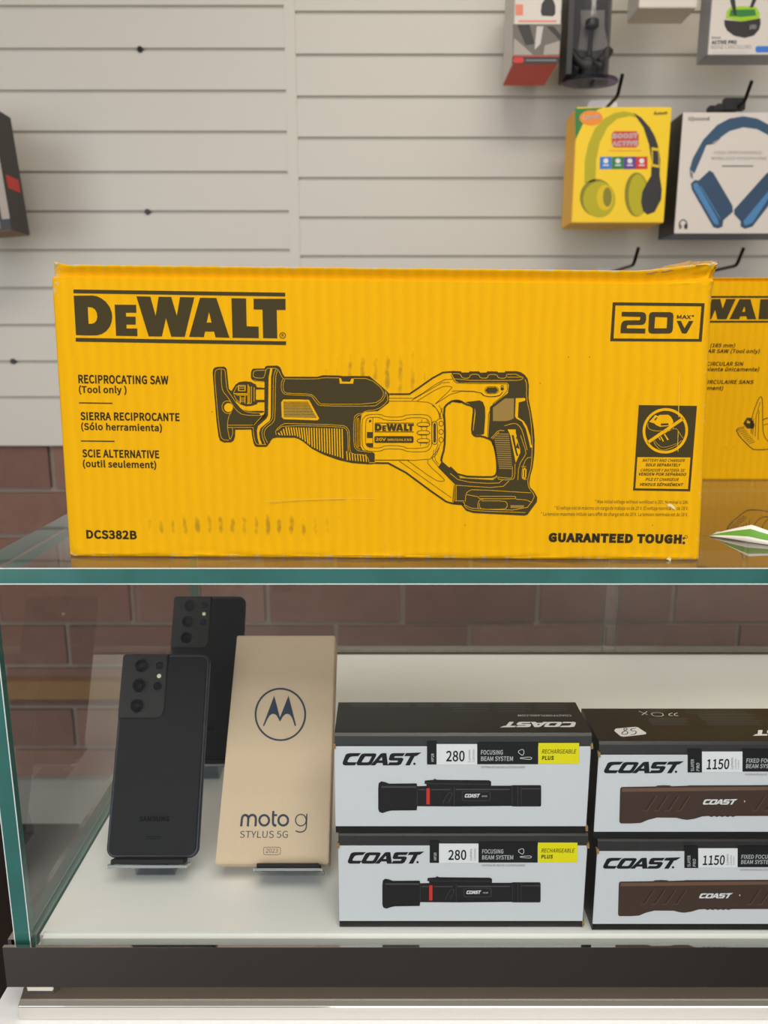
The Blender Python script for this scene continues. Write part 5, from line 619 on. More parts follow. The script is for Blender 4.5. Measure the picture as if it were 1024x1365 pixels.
  ["F","orange",1,0,[[[47.07,178.38],[46.71,175.62],[45.32,172.98],[42.96,170.62],[39.77,168.65],[35.88,167.16],[31.51,166.24],[26.87,165.93],[22.2,166.24],[17.72,167.16],[13.67,168.65],[10.25,170.62],[7.63,172.98],[5.95,175.62],[5.28,178.38],[5.65,181.15],[7.06,183.78],[9.42,186.13],[12.62,188.09],[16.49,189.57],[20.85,190.49],[25.48,190.8],[30.14,190.49],[34.6,189.57],[38.64,188.09],[42.06,186.13],[44.68,183.78],[46.38,181.15]]]],
  ["T","white",2,"Crayola",11.12,175.29,30.87,7.43,0.0938,0.03,0.1],
  ["F","olive",1,0,[[[19.84,68.2],[18.79,108.5],[23.05,133.7],[33.89,160.79],[50.79,178.38],[68.18,186.63],[85.89,189.31],[106.25,185.6],[115.77,177.35],[95.35,181.48],[73.24,177.35],[56.21,162.87],[44.21,137.88],[39.14,108.5],[40.07,72.47]]]],
  ["F","charcoal",2,0,[[[101.71,186.63],[115.62,179.42],[132.48,162.87],[142.52,148.32],[149.22,133.7],[155.62,108.5],[156.38,83.11],[162.17,57.52],[162.32,40.35],[152.02,18.77],[138.61,14.01],[130.09,20.94],[125.6,36.05],[126.69,53.24],[134.59,70.34],[140.64,80.98],[140.09,104.28],[133.45,133.7],[121.26,162.87]]]],
  ["F","olive",2,0,[[[78.36,40.35],[78.05,33.43],[76.27,26.83],[73.1,20.91],[68.71,15.95],[63.3,12.22],[57.16,9.9],[50.59,9.11],[43.93,9.9],[37.52,12.22],[31.68,15.95],[26.7,20.91],[22.85,26.83],[20.3,33.43],[19.18,40.35],[19.55,47.27],[21.38,53.82],[24.57,59.69],[28.97,64.58],[34.36,68.26],[40.45,70.54],[46.96,71.31],[53.56,70.54],[59.93,68.26],[65.74,64.58],[70.71,59.69],[74.59,53.82],[77.18,47.27]]]],
  ["F","olive_dk",1,0,[[[74.96,43.58],[74.63,36.37],[72.77,29.51],[69.45,23.34],[64.85,18.18],[59.19,14.29],[52.76,11.88],[45.89,11.06],[38.92,11.88],[32.21,14.29],[26.11,18.18],[20.91,23.34],[16.88,29.51],[14.22,36.37],[13.06,43.58],[13.46,50.77],[15.38,57.59],[18.73,63.7],[23.34,68.79],[28.97,72.61],[35.35,74.98],[42.16,75.79],[49.06,74.98],[55.71,72.61],[61.78,68.79],[66.98,63.7],[71.03,57.59],[73.74,50.77]]]],
  ["F","gold",3,0,[[[73.99,43.58],[73.67,36.77],[71.9,30.62],[68.84,25.73],[64.8,22.58],[60.18,21.5],[55.42,22.58],[51.01,25.73],[47.37,30.62],[44.86,36.77],[43.73,43.58],[44.07,50.37],[45.87,56.49],[48.92,61.34],[52.95,64.44],[57.54,65.51],[62.27,64.44],[66.66,61.34],[70.3,56.49],[72.83,50.37]]]],
  ["F","olive_dk",4,0,[[[71.61,44.65],[71.53,39.45],[70.64,34.75],[69.04,31.02],[66.88,28.62],[64.38,27.79],[61.77,28.62],[59.32,31.02],[57.27,34.75],[55.82,39.45],[55.11,44.65],[55.2,49.85],[56.1,54.53],[57.7,58.24],[59.85,60.62],[62.34,61.44],[64.94,60.62],[67.38,58.24],[69.43,54.53],[70.89,49.85]]]],
  ["F","olive_dk",1,0,[[[138.71,48.95],[138.77,40.45],[137.72,32.36],[135.61,25.09],[132.54,19.01],[128.67,14.42],[124.2,11.57],[119.34,10.6],[114.36,11.57],[109.49,14.42],[105.0,19.01],[101.1,25.09],[97.99,32.36],[95.83,40.45],[94.73,48.95],[94.73,57.42],[95.83,65.45],[97.97,72.64],[101.04,78.63],[104.89,83.13],[109.32,85.92],[114.13,86.86],[119.06,85.92],[123.87,83.13],[128.34,78.63],[132.23,72.64],[135.36,65.45],[137.55,57.42]]]],
  ["F","olive",1.5,0,[[[136.26,47.87],[136.4,39.81],[135.68,32.13],[134.11,25.23],[131.79,19.45],[128.82,15.1],[125.36,12.4],[121.58,11.48],[117.67,12.4],[113.84,15.1],[110.27,19.45],[107.15,25.23],[104.64,32.13],[102.86,39.81],[101.89,47.87],[101.79,55.92],[102.55,63.55],[104.14,70.37],[106.47,76.06],[109.42,80.33],[112.86,82.98],[116.6,83.88],[120.46,82.98],[124.26,80.33],[127.81,76.06],[130.92,70.37],[133.44,63.55],[135.25,55.92]]]],
  ["F","gold",3,0,[[[138.26,129.51],[150.82,127.42],[155.51,94.77],[140.63,96.88]],[[140.9,124.27],[150.68,123.22],[153.38,99.0],[142.58,101.11]]]],
  ["F","red",1,0,[[[68.96,156.22],[108.71,156.22],[113.48,152.06],[114.78,133.28],[110.56,129.09],[70.65,129.09],[65.88,133.28],[64.73,152.06]]]],
  ["T","white",2,"BOOST",66.79,144.15,45.41,8.37,0.009,0.06,0.0],
  ["T","white",2,"ACTIVE",65.99,131.61,47.07,8.37,0.0089,0.06,0.0],
  ["L","orange",1,0,1.632,0,[[60.84,123.64],[119.51,123.64]]],
  ["F","blue",1,0,[[[45.64,113.34],[67.09,113.77],[68.16,92.65],[46.42,92.23]]]],
  ["L","white",2,0,2.055,0,[[52.14,99.0],[62.79,99.0]]],
  ["F","white",2,0,[[[61.54,106.39],[61.05,104.23],[59.45,102.65],[57.17,102.07],[54.82,102.65],[53.02,104.23],[52.28,106.39],[52.77,108.55],[54.37,110.13],[56.65,110.71],[59.0,110.13],[60.79,108.55]]]],
  ["F","green",1,0,[[[67.57,113.34],[89.01,113.77],[90.15,92.65],[68.42,92.23]]]],
  ["L","white",2,0,2.055,0,[[74.11,99.0],[84.76,99.0]]],
  ["F","white",2,0,[[[83.49,106.39],[83.0,104.23],[81.41,102.65],[79.13,102.07],[76.77,102.65],[74.98,104.23],[74.22,106.39],[74.71,108.55],[76.3,110.13],[78.58,110.71],[80.93,110.13],[82.73,108.55]]]],
  ["F","purple",1,0,[[[89.26,113.34],[110.7,113.77],[111.92,92.65],[90.18,92.23]]]],
  ["L","white",2,0,2.04,0,[[95.86,99.0],[106.5,99.0]]],
  ["F","white",2,0,[[[105.21,106.39],[104.73,104.23],[103.14,102.65],[100.86,102.07],[98.5,102.65],[96.7,104.23],[95.94,106.39],[96.42,108.55],[98.01,110.13],[100.29,110.71],[102.64,110.13],[104.44,108.55]]]],
  ["F","red",1,0,[[[110.73,113.34],[132.17,113.77],[133.45,92.65],[111.72,92.23]]]],
  ["L","white",2,0,2.055,0,[[117.37,99.0],[128.02,99.0]]],
  ["F","white",2,0,[[[126.7,106.39],[126.23,104.23],[124.64,102.65],[122.37,102.07],[120.01,102.65],[118.2,104.23],[117.43,106.39],[117.9,108.55],[119.49,110.13],[121.76,110.71],[124.12,110.13],[125.93,108.55]]]],
  ["T","navy",1,"Bluetooth",138.85,183.13,23.43,5.4,0.035,0.03,0.0],
 ],
 'ips_print': [
  ["F","steel",0,0,[[[20.27,111.42],[24.8,130.99],[41.1,162.08],[63.92,186.49],[85.08,197.22],[109.6,201.04],[134.86,197.22],[158.11,186.49],[185.68,162.08],[208.6,130.99],[217.78,111.42],[209.66,108.8],[200.79,125.78],[184.29,149.16],[159.99,168.52],[136.65,179.57],[111.39,182.64],[87.04,176.23],[68.79,163.37],[56.97,155.63],[47.45,153.04],[40.77,133.59],[29.79,104.86]]]],
  ["L","charcoal",1,0,1.36,0,[[44.67,153.04],[61.14,155.63],[71.45,164.66]]],
  ["F","grey",1,0,[[[20.34,110.63],[26.98,104.86],[27.86,94.36],[22.65,99.61]]]],
  ["F","steel_dk",0,0,[[[38.65,93.04],[56.81,110.11],[64.16,106.18],[104.58,49.33],[106.15,38.64],[89.95,23.9],[89.52,13.14],[81.31,9.63],[72.58,11.79],[27.33,77.21],[24.48,87.77],[31.56,93.83]]]],
  ["F","steel_lt",1,0,[[[28.41,87.77],[36.17,89.09],[79.89,25.24],[82.17,15.83],[73.4,18.52],[31.44,78.53]]]],
  ["L","steel_lt",1,0,1.644,0,[[42.25,83.81],[84.03,26.59]]],
  ["F","steel_dk",0,0,[[[108.04,42.65],[161.03,104.86],[166.31,108.01],[190.48,91.72],[193.03,81.17],[144.95,13.14],[131.13,9.09],[122.77,13.14],[121.86,22.56],[108.8,34.63]]]],
  ["F","steel_lt",1,0,[[[126.97,22.56],[169.52,77.21],[180.36,81.17],[144.27,19.87],[130.6,14.48]]]],
  ["T","grey",0,"iQsound",11.23,193.9,37.64,6.07,0.0,0.03,0.0],
  ["T","pale",0,"HIGH PERFORMANCE",62.76,137.49,86.51,5.44,0.0,0.02,0.0],
  ["T","pale",0,"WIRELESS HEADPHONE",58.04,127.87,100.6,5.44,0.0,0.02,0.0],
  ["L","grey",0,0,2.466,0,[[78.55,117.43],[135.93,117.43]]],
  ["L","charcoal",0,0,2.085,0,[[11.1,9.09],[8.64,18.52],[13.21,25.24],[20.42,23.9],[23.81,17.18],[23.62,9.09]]],
  ["F","charcoal",0,0,[[[24.35,13.14],[24.14,10.64],[23.18,8.81],[21.71,8.14],[20.13,8.81],[18.86,10.64],[18.25,13.14],[18.45,15.63],[19.42,17.46],[20.89,18.13],[22.47,17.46],[23.73,15.63]]]],
  ["F","grey",0,0,[[[14.41,13.14],[14.24,11.17],[13.44,9.72],[12.23,9.19],[10.94,9.72],[9.91,11.17],[9.42,13.14],[9.6,15.11],[10.4,16.55],[11.6,17.08],[12.89,16.55],[13.92,15.11]]]],
 ],
 'ear_print': [
  ["F","charcoal",0,0,[[[24.6,56.18],[56.03,53.49],[87.95,58.42],[89.36,49.44],[87.28,40.43],[79.44,31.4],[63.57,27.32],[44.45,30.94],[31.16,39.3],[25.93,47.19]]]],
  ["F","lime",1,0,[[[27.63,58.42],[27.59,69.62],[33.93,76.32],[56.17,77.66],[78.67,76.32],[85.79,67.38],[85.95,58.42],[56.03,53.49]]]],
  ["F","green",2,0,[[[34.35,71.86],[76.54,72.75],[80.02,62.91],[55.33,60.67],[32.8,61.79]]]],
  ["F","charcoal",3,0,[[[31.64,87.45],[40.12,89.68],[43.59,74.09],[45.69,62.46],[40.54,64.25]]]],
  ["F","charcoal",3,0,[[[78.56,89.68],[73.31,75.2],[67.1,75.2],[71.12,89.68]]]],
  ["T","pale",2,"100",70.2,41.33,11.94,6.6,0.057,0.02,0.0],
  ["T","navy",0,"ACTIVE PRO",5.61,17.34,44.6,6.07,0.0103,0.05,0.0],
  ["T","grey",0,"NOISE CANCELLING",5.52,9.84,71.01,6.12,0.0063,0.0,0.0],
  ["T","grey",0,"Bluetooth",5.32,26.19,15.78,3.46,0.0,0.03,0.0],
  ["L","pale",0,0,1.596,0,[[7.99,4.6],[68.26,5.05]]],
  ["F","blue",0,0,[[[83.88,12.11],[86.16,14.39],[137.53,15.07],[138.67,4.6],[87.2,4.14],[84.46,6.42]]]],
 ],
 'toy_print': [
  ["F","charcoal",0,0,[[[46.73,93.17],[50.79,100.05],[54.42,104.63],[63.37,104.63],[67.47,98.91],[70.91,90.87],[71.5,78.21],[67.31,74.29],[48.01,75.21],[45.69,81.67]]]],
  ["F","salmon",0,0,[[[1.16,93.17],[14.47,93.17],[15.12,75.9],[1.77,75.9]]]],
  ["L","salmon",0,0,2.882,0,[[7.25,66.65],[74.09,66.65]]],
  ["F","photo",0,0,[[[-2.36,62.02],[83.31,62.02],[81.86,11.31],[-1.11,11.31]]]],
  ["F","photo_dk",1,0,[[[4.88,60.86],[26.74,61.32],[37.0,30.57],[21.58,28.22]]]],
  ["F","pale",1,0,[[[39.72,58.54],[51.3,58.54],[47.34,30.57],[37.38,21.19],[38.91,46.91]]]],
  ["F","photo_lt",1,0,[[[55.2,28.22],[80.72,35.24],[81.21,14.13],[53.27,12.96]]]],
  ["F","photo_lt",1,0,[[[0.48,39.92],[21.76,23.53],[35.12,12.96],[0.13,12.96]]]],
  ["F","photo_dk",1,0,[[[56.45,58.54],[69.32,58.54],[82.86,44.58],[82.02,35.24]]]],
  ["F","charcoal",0,0,[[[-1.6,10.6],[81.89,10.6],[80.65,-1.43],[-1.96,-1.43]]]],
  ["F","red",1,0,[[[2.09,8.72],[16.1,8.72],[18.78,6.36],[18.94,2.35],[16.43,-0.01],[2.4,-0.01],[-0.28,2.35],[-0.42,6.36]]]],
  ["L","grey",1,0,2.926,0,[[22.5,4.24],[77.01,4.24]]],
  ["L","red",1,0,1.596,0,[[-0.57,10.6],[81.89,10.6]]],
 ],
 'blis_print': [
  ["F","cardgrey",0,0,[[[30.24,123.47],[74.9,123.47],[75.87,95.98],[85.35,60.11],[53.48,54.28],[28.78,57.78],[33.07,95.98]]]],
  ["T","orange",0,"CAR",14.3,97.13,12.65,7.86,1.5035,0.05,0.0],
 ],
}# ------------------------------------------------------------------ materials
def lin(h):
    h = h.lstrip('#'); out = []
    for i in (0, 2, 4):
        v = int(h[i:i+2], 16) / 255
        out.append(v / 12.92 if v <= .04045 else ((v + .055) / 1.055) ** 2.4)
    return tuple(out) + (1,)
MATS = {}
def mat(name, col, rough=.5, metal=0., spec=.5, noise=0., scale=30., bump=0., bscale=300., coat=0.):
    m = bpy.data.materials.new(name); m.use_nodes = True; nt = m.node_tree; b = nt.nodes['Principled BSDF']
    c = lin(col) if isinstance(col, str) else col
    b.inputs['Base Color'].default_value = c; b.inputs['Roughness'].default_value = rough; b.inputs['Metallic'].default_value = metal
    b.inputs['Specular IOR Level'].default_value = spec; b.inputs['Coat Weight'].default_value = coat
    tc = nt.nodes.new('ShaderNodeTexCoord')
    if noise:
        n = nt.nodes.new('ShaderNodeTexNoise'); n.inputs['Scale'].default_value = scale; n.inputs['Detail'].default_value = 4
        r = nt.nodes.new('ShaderNodeMapRange'); r.inputs[3].default_value = 1 - noise; r.inputs[4].default_value = 1 + noise
        mx = nt.nodes.new('ShaderNodeVectorMath'); mx.operation = 'SCALE'; mx.inputs[0].default_value = c[:3]
        nt.links.new(tc.outputs['Object'], n.inputs['Vector']); nt.links.new(n.outputs[0], r.inputs[0])
        nt.links.new(r.outputs[0], mx.inputs['Scale']); nt.links.new(mx.outputs[0], b.inputs['Base Color'])
    if bump:
        n = nt.nodes.new('ShaderNodeTexNoise'); n.inputs['Scale'].default_value = bscale; n.inputs['Detail'].default_value = 5
        bp = nt.nodes.new('ShaderNodeBump'); bp.inputs['Strength'].default_value = bump; bp.inputs['Distance'].default_value = .001
        nt.links.new(tc.outputs['Object'], n.inputs['Vector']); nt.links.new(n.outputs[0], bp.inputs['Height']); nt.links.new(bp.outputs[0], b.inputs['Normal'])
    MATS[name] = m
    return m
for nm, c, r in (('ink', '#40371F', .8), ('tan', '#8F7238', .6), ('black', '#121214', .5), ('white', '#DDDEE0', .5), ('label_white', '#E4E5E8', .45),
                 ('grey', '#77777A', .6), ('yellow', '#E8DC08', .45), ('torch', '#1C1A1B', .45), ('torch_hi', '#4A474A', .45), ('red', '#C8342C', .5),
                 ('brown', '#45332B', .45), ('brown_hi', '#6E5242', .45), ('brown_dk', '#2C211C', .5), ('navy', '#27384A', .6), ('green', '#2C7A3A', .5),
                 ('orange', '#E8892A', .5), ('olive', '#B3A70C', .5), ('olive_dk', '#847C18', .5), ('charcoal', '#2E2C2C', .5), ('gold', '#D9B80A', .5),
                 ('blue', '#3B76C8', .5), ('purple', '#5B3C8C', .5), ('steel', '#33506B', .5), ('steel_dk', '#304862', .5), ('steel_lt', '#4B7FAE', .45),
                 ('pale', '#C3BDB8', .5), ('lime', '#9CC420', .5), ('salmon', '#E08468', .5), ('photo', '#6C655F', .5), ('photo_dk', '#34302E', .5),
                 ('photo_lt', '#A59B92', .5), ('cardgrey', '#7C7773', .5)):
    mat(nm, c, r, spec=.15 if nm in ('ink', 'tan') else .4)
def card_mat(name, col, bump=.25):
    m = mat(name, col, .8, spec=.12); nt = m.node_tree; b = nt.nodes['Principled BSDF']; L = nt.links
    tc = nt.nodes.new('ShaderNodeTexCoord')
    wv = nt.nodes.new('ShaderNodeTexWave'); wv.bands_direction = 'X'; wv.inputs['Scale'].default_value = 38; wv.inputs['Distortion'].default_value = 1.6
    wv.inputs['Detail'].default_value = 1
    n1 = nt.nodes.new('ShaderNodeTexNoise'); n1.inputs['Scale'].default_value = 900; n1.inputs['Detail'].default_value = 3
    n2 = nt.nodes.new('ShaderNodeTexNoise'); n2.inputs['Scale'].default_value = 14; n2.inputs['Detail'].default_value = 3
    ad = nt.nodes.new('ShaderNodeMath'); ad.operation = 'MULTIPLY_ADD'; ad.inputs[1].default_value = .18
    ad2 = nt.nodes.new('ShaderNodeMath'); ad2.operation = 'MULTIPLY_ADD'; ad2.inputs[1].default_value = 2.0
    bp = nt.nodes.new('ShaderNodeBump'); bp.inputs['Strength'].default_value = bump; bp.inputs['Distance'].default_value = .0010
    for n in (wv, n1, n2): L.new(tc.outputs['Object'], n.inputs['Vector'])
    L.new(n1.outputs[0], ad.inputs[0]); L.new(wv.outputs['Fac'], ad.inputs[2]); L.new(n2.outputs[0], ad2.inputs[0]); L.new(ad.outputs[0], ad2.inputs[2])
    L.new(ad2.outputs[0], bp.inputs['Height']); L.new(bp.outputs[0], b.inputs['Normal'])
    # wear: pale scuffs along crushed edges, grey rub marks where the flutes took the dirt
    at = nt.nodes.new('ShaderNodeAttribute'); at.attribute_name = 'wear'
    sm = nt.nodes.new('ShaderNodeAttribute'); sm.attribute_name = 'smudge'
    n3 = nt.nodes.new('ShaderNodeTexNoise'); n3.inputs['Scale'].default_value = 260; n3.inputs['Detail'].default_value = 4; L.new(tc.outputs['Object'], n3.inputs['Vector'])
    mu = nt.nodes.new('ShaderNodeMath'); mu.operation = 'MULTIPLY'; L.new(at.outputs['Fac'], mu.inputs[0]); L.new(n3.outputs[0], mu.inputs[1])
    rg = nt.nodes.new('ShaderNodeMapRange'); rg.inputs[1].default_value = .40; rg.inputs[2].default_value = .52; L.new(mu.outputs[0], rg.inputs[0])
    mx = nt.nodes.new('ShaderNodeMixRGB'); mx.inputs[1].default_value = lin(col); mx.inputs[2].default_value = lin('#B9B096'); L.new(rg.outputs[0], mx.inputs[0])
    wv2 = nt.nodes.new('ShaderNodeTexWave'); wv2.bands_direction = 'X'; wv2.inputs['Scale'].default_value = 38; wv2.inputs['Distortion'].default_value = 1.2; L.new(tc.outputs['Object'], wv2.inputs['Vector'])
    m2 = nt.nodes.new('ShaderNodeMath'); m2.operation = 'MULTIPLY'; L.new(sm.outputs['Fac'], m2.inputs[0]); L.new(wv2.outputs['Fac'], m2.inputs[1])
    n4 = nt.nodes.new('ShaderNodeTexNoise'); n4.inputs['Scale'].default_value = 160; n4.inputs['Detail'].default_value = 5; L.new(tc.outputs['Object'], n4.inputs['Vector'])
    m3 = nt.nodes.new('ShaderNodeMath'); m3.operation = 'MULTIPLY'; L.new(m2.outputs[0], m3.inputs[0]); L.new(n4.outputs[0], m3.inputs[1])
    r2 = nt.nodes.new('ShaderNodeMapRange'); r2.inputs[1].default_value = .26; r2.inputs[2].default_value = .52; r2.inputs[4].default_value = .5; L.new(m3.outputs[0], r2.inputs[0])
    mx2 = nt.nodes.new('ShaderNodeMixRGB'); mx2.inputs[2].default_value = lin('#5A4A22'); L.new(r2.outputs[0], mx2.inputs[0]); L.new(mx.outputs[0], mx2.inputs[1])
    rw = nt.nodes.new('ShaderNodeMapRange'); rw.inputs[3].default_value = .965; rw.inputs[4].default_value = 1.02; L.new(wv.outputs['Fac'], rw.inputs[0])
    sc = nt.nodes.new('ShaderNodeVectorMath'); sc.operation = 'SCALE'; L.new(mx2.outputs[0], sc.inputs[0]); L.new(rw.outputs[0], sc.inputs['Scale']); L.new(sc.outputs[0], b.inputs['Base Color'])
    return m
card_mat('card', '#DEA404', .35)
mat('scuff', '#DCCB92', .8); mat('crease_lit', '#EDBB3E', .8)  # softer tone paints the light caught along carton creases
mat('torn', '#9A7B4C', .8, noise=.25, scale=200)
mat('kraft', '#CDB69A', .65, noise=.05, scale=300, bump=.1, bscale=900)
mat('slat', '#CBC5BB', .42, noise=.015, scale=4)
mat('groove', '#B5B0A6', .6)
mat('drywall', '#CFC8BC', .8)
mat('ceil', '#D8D4CC', .8)
mat('floor', '#1F1813', .55, noise=.25, scale=6)
mat('laminate', '#E6E8EA', .4, noise=.012, scale=7)
mat('laminate_deck', '#F1F2F1', .35, noise=.02, scale=9)
mat('chrome', '#B8B2AB', .045, metal=1)
mat('chrome_rail', '#E2DED8', .06, metal=1)
mat('chrome_dark', '#8F877E', .06, metal=1)
mat('steel_rod', '#2B2A2A', .3, metal=.8)
mat('acrylic_edge', '#8C8C8E', .25)
mat('plastic_white', '#D6D6D4', .4)
mat('phone_black', '#141415', .5, spec=.2, noise=.05, scale=40)
mat('phone_island', '#242422', .5, spec=.3)
mat('phone_frame', '#42454C', .35, metal=.8)
mat('lens_glass', '#050507', .08, spec=.25)
mat('lens_ring', '#4A4A4E', .18, metal=1)
mat('flash', '#E8DCB8', .3)
mat('phone_mark', '#050506', .5, spec=.1)
mat('screen', '#050506', .05)
mat('rail_reflect_strip', '#7A6E62', .5)
mat('foam', '#141417', .8)
mat('box_black', '#1A1817', .38, noise=.06, scale=60)
mat('mortar', '#94867A', .9, noise=.1, scale=40)
mat('panel_white', '#D2D4DA', .42, bump=.06, bscale=1200)
mat('paper', '#E6E3DA', .6)
mat('leaf_green', '#5E9A32', .5)
mat('side_orange', '#F4B82C', .5)
mat('box_yellow', '#F0C808', .45)
mat('box_white', '#D3CAC1', .45)
mat('side_dark', '#1E2226', .4)
mat('side_blue', '#24405A', .4)
mat('side_silver', '#8C8D92', .3)
mat('red_bottom', '#DD4A34', .5)
mat('pack_black', '#191718', .4)
mat('wood_strip', '#8A653C', .55, noise=.15, scale=25)
mat('base_grey', '#8E8A86', .6)
def brick_mat():
    m = mat('brick', '#6A463C', .85); nt = m.node_tree; b = nt.nodes['Principled BSDF']; L = nt.links
    g = nt.nodes.new('ShaderNodeNewGeometry'); r = nt.nodes.new('ShaderNodeValToRGB')
    r.color_ramp.elements[0].color = lin('#6E5046'); r.color_ramp.elements[1].color = lin('#8A685C')
    e = r.color_ramp.elements.new(.5); e.color = lin('#7A594E')
    tc = nt.nodes.new('ShaderNodeTexCoord'); n = nt.nodes.new('ShaderNodeTexNoise'); n.inputs['Scale'].default_value = 30; n.inputs['Detail'].default_value = 6
    mr = nt.nodes.new('ShaderNodeMapRange'); mr.inputs[3].default_value = .8; mr.inputs[4].default_value = 1.2
    v = nt.nodes.new('ShaderNodeVectorMath'); v.operation = 'SCALE'
    L.new(g.outputs['Random Per Island'], r.inputs[0]); L.new(tc.outputs['Object'], n.inputs['Vector']); L.new(n.outputs[0], mr.inputs[0])
    L.new(r.outputs[0], v.inputs[0]); L.new(mr.outputs[0], v.inputs['Scale']); L.new(v.outputs[0], b.inputs['Base Color'])
    bp = nt.nodes.new('ShaderNodeBump'); bp.inputs['Strength'].default_value = .5; bp.inputs['Distance'].default_value = .002
    L.new(n.outputs[0], bp.inputs['Height']); L.new(bp.outputs[0], b.inputs['Normal'])
brick_mat()
def glass_mat(name, tint, rough=.0, f=1.0, ior=1.5):
    m = bpy.data.materials.new(name); m.use_nodes = True; nt = m.node_tree; nt.nodes.clear(); L = nt.links
    o = nt.nodes.new('ShaderNodeOutputMaterial'); t = nt.nodes.new('ShaderNodeBsdfTransparent'); t.inputs[0].default_value = lin(tint)
    g = nt.nodes.new('ShaderNodeBsdfGlossy'); g.inputs['Roughness'].default_value = rough
    fr = nt.nodes.new('ShaderNodeFresnel'); fr.inputs[0].default_value = ior
    mx = nt.nodes.new('ShaderNodeMixShader'); mu = nt.nodes.new('ShaderNodeMath'); mu.operation = 'MULTIPLY'; mu.use_clamp = True; mu.inputs[1].default_value = f
    ge = nt.nodes.new('ShaderNodeNewGeometry'); iv = nt.nodes.new('ShaderNodeMath'); iv.operation = 'SUBTRACT'; iv.inputs[0].default_value = 1
    L.new(ge.outputs['Backfacing'], iv.inputs[1]); m2 = nt.nodes.new('ShaderNodeMath'); m2.operation = 'MULTIPLY'; L.new(iv.outputs[0], m2.inputs[0]); L.new(fr.outputs[0], m2.inputs[1])
    L.new(m2.outputs[0], mu.inputs[0]); L.new(mu.outputs[0], mx.inputs[0]); L.new(t.outputs[0], mx.inputs[1]); L.new(g.outputs[0], mx.inputs[2]); L.new(mx.outputs[0], o.inputs[0])
    MATS[name] = m
glass_mat('glass', '#FEFFFE', f=1.6)
glass_mat('acrylic', '#E2E6EA')
glass_mat('blister', '#F0F0F2', .05)
glass_mat('blister_violet', '#B7ADC6', .08)
mat('glass_edge', '#316660', .15, spec=.9, noise=.35, scale=22)
mat('arris_glint', '#D8E4DF', .35, spec=.6)  # pale strips along the arrises, painting the bright edge highlight

# ------------------------------------------------------------------ mesh helpers
class MB:
    def __init__(s): s.v = []; s.f = []; s.m = []; s.names = []
    def mi(s, n):
        if n not in s.names: s.names.append(n)
        return s.names.index(n)
    def add(s, vs, fs, m):
        k = len(s.v); s.v += [tuple(v) for v in vs]; i = s.mi(m)
        for f in fs: s.f.append(tuple(a + k for a in f)); s.m.append(i)
        return k
    def box(s, x0, x1, y0, y1, z0, z1, m, faces=None):
        vs = [(x, y, z) for z in (z0, z1) for y in (y0, y1) for x in (x0, x1)]
        fs = {'-z': (0, 2, 3, 1), '+z': (4, 5, 7, 6), '-y': (0, 1, 5, 4), '+y': (2, 6, 7, 3), '-x': (0, 4, 6, 2), '+x': (1, 3, 7, 5)}
        k = len(s.v); s.v += vs
        for n, f in fs.items():
            s.f.append(tuple(a + k for a in f)); s.m.append(s.mi((faces or {}).get(n, m)))
    def prism(s, prof, a, b, m, axis='x'):
        # profile in the plane across the axis, swept from a to b
        n = len(prof)
        def P(t, p):
            return {'x': (t, p[0], p[1]), 'y': (p[0], t, p[1]), 'z': (p[0], p[1], t)}[axis]
        vs = [P(a, p) for p in prof] + [P(b, p) for p in prof]
        fs = [(i, (i + 1) % n, n + (i + 1) % n, n + i) for i in range(n)] + [tuple(range(n - 1, -1, -1)), tuple(range(n, 2 * n))]
        s.add(vs, fs, m)
    def tube(s, pts, r, m, seg=10):
        pts = [Vector(p) for p in pts]; rings = []
        up = Vector((1, 0, 0))
        k = len(s.v); n = len(pts)
        for i, p in enumerate(pts):
            d = (pts[min(i + 1, n - 1)] - pts[max(i - 1, 0)]).normalized()
            a = d.cross(up if abs(d.dot(up)) < .9 else Vector((0, 0, 1))).normalized(); b = d.cross(a)
            for j in range(seg):
                t = 2 * math.pi * j / seg; s.v.append(tuple(p + (a * math.cos(t) + b * math.sin(t)) * r))
        i_m = s.mi(m)
        for i in range(n - 1):
            for j in range(seg):
                s.f.append((k + i * seg + j, k + i * seg + (j + 1) % seg, k + (i + 1) * seg + (j + 1) % seg, k + (i + 1) * seg + j)); s.m.append(i_m)
        s.f.append(tuple(k + j for j in range(seg))); s.m.append(i_m)
        s.f.append(tuple(k + (n - 1) * seg + j for j in range(seg))); s.m.append(i_m)
    def cyl(s, c, r0, r1, z0, z1, m, seg=28, top=None):
        k = len(s.v)
        for r, z in ((r0, z0), (r1, z1)):
            for j in range(seg):
                t = 2 * math.pi * j / seg; s.v.append((c[0] + r * math.cos(t), c[1] + r * math.sin(t), z))
        a = s.mi(m)
        for j in range(seg): s.f.append((k + j, k + (j + 1) % seg, k + seg + (j + 1) % seg, k + seg + j)); s.m.append(a)
        s.f.append(tuple(k + seg + j for j in range(seg))); s.m.append(s.mi(top or m))
        s.f.append(tuple(k + seg - 1 - j for j in range(seg))); s.m.append(a)
    def build(s, name, parent=None, bevel=0., seg=2, smooth=False, angle=35, fix=True):
        me = bpy.data.meshes.new(name); me.from_pydata(s.v, [], s.f); me.update()
        for n in s.names: me.materials.append(MATS[n])
        for p, i in zip(me.polygons, s.m): p.material_index = i
        if bevel or fix:
            bm = bmesh.new(); bm.from_mesh(me)
            if fix: bmesh.ops.recalc_face_normals(bm, faces=bm.faces)
            if bevel:
                es = [e for e in bm.edges if len(e.link_faces) == 2 and e.calc_face_angle() > .5]
                bmesh.ops.bevel(bm, geom=es, offset=bevel, segments=seg, affect='EDGES', clamp_overlap=True, material=-1)
            bm.to_mesh(me); bm.free()
        if smooth or bevel:
            for p in me.polygons: p.use_smooth = True
            me.set_sharp_from_angle(angle=math.radians(angle))
        o = bpy.data.objects.new(name, me); COL.objects.link(o)
        if parent is not None: o.parent = parent
        return o
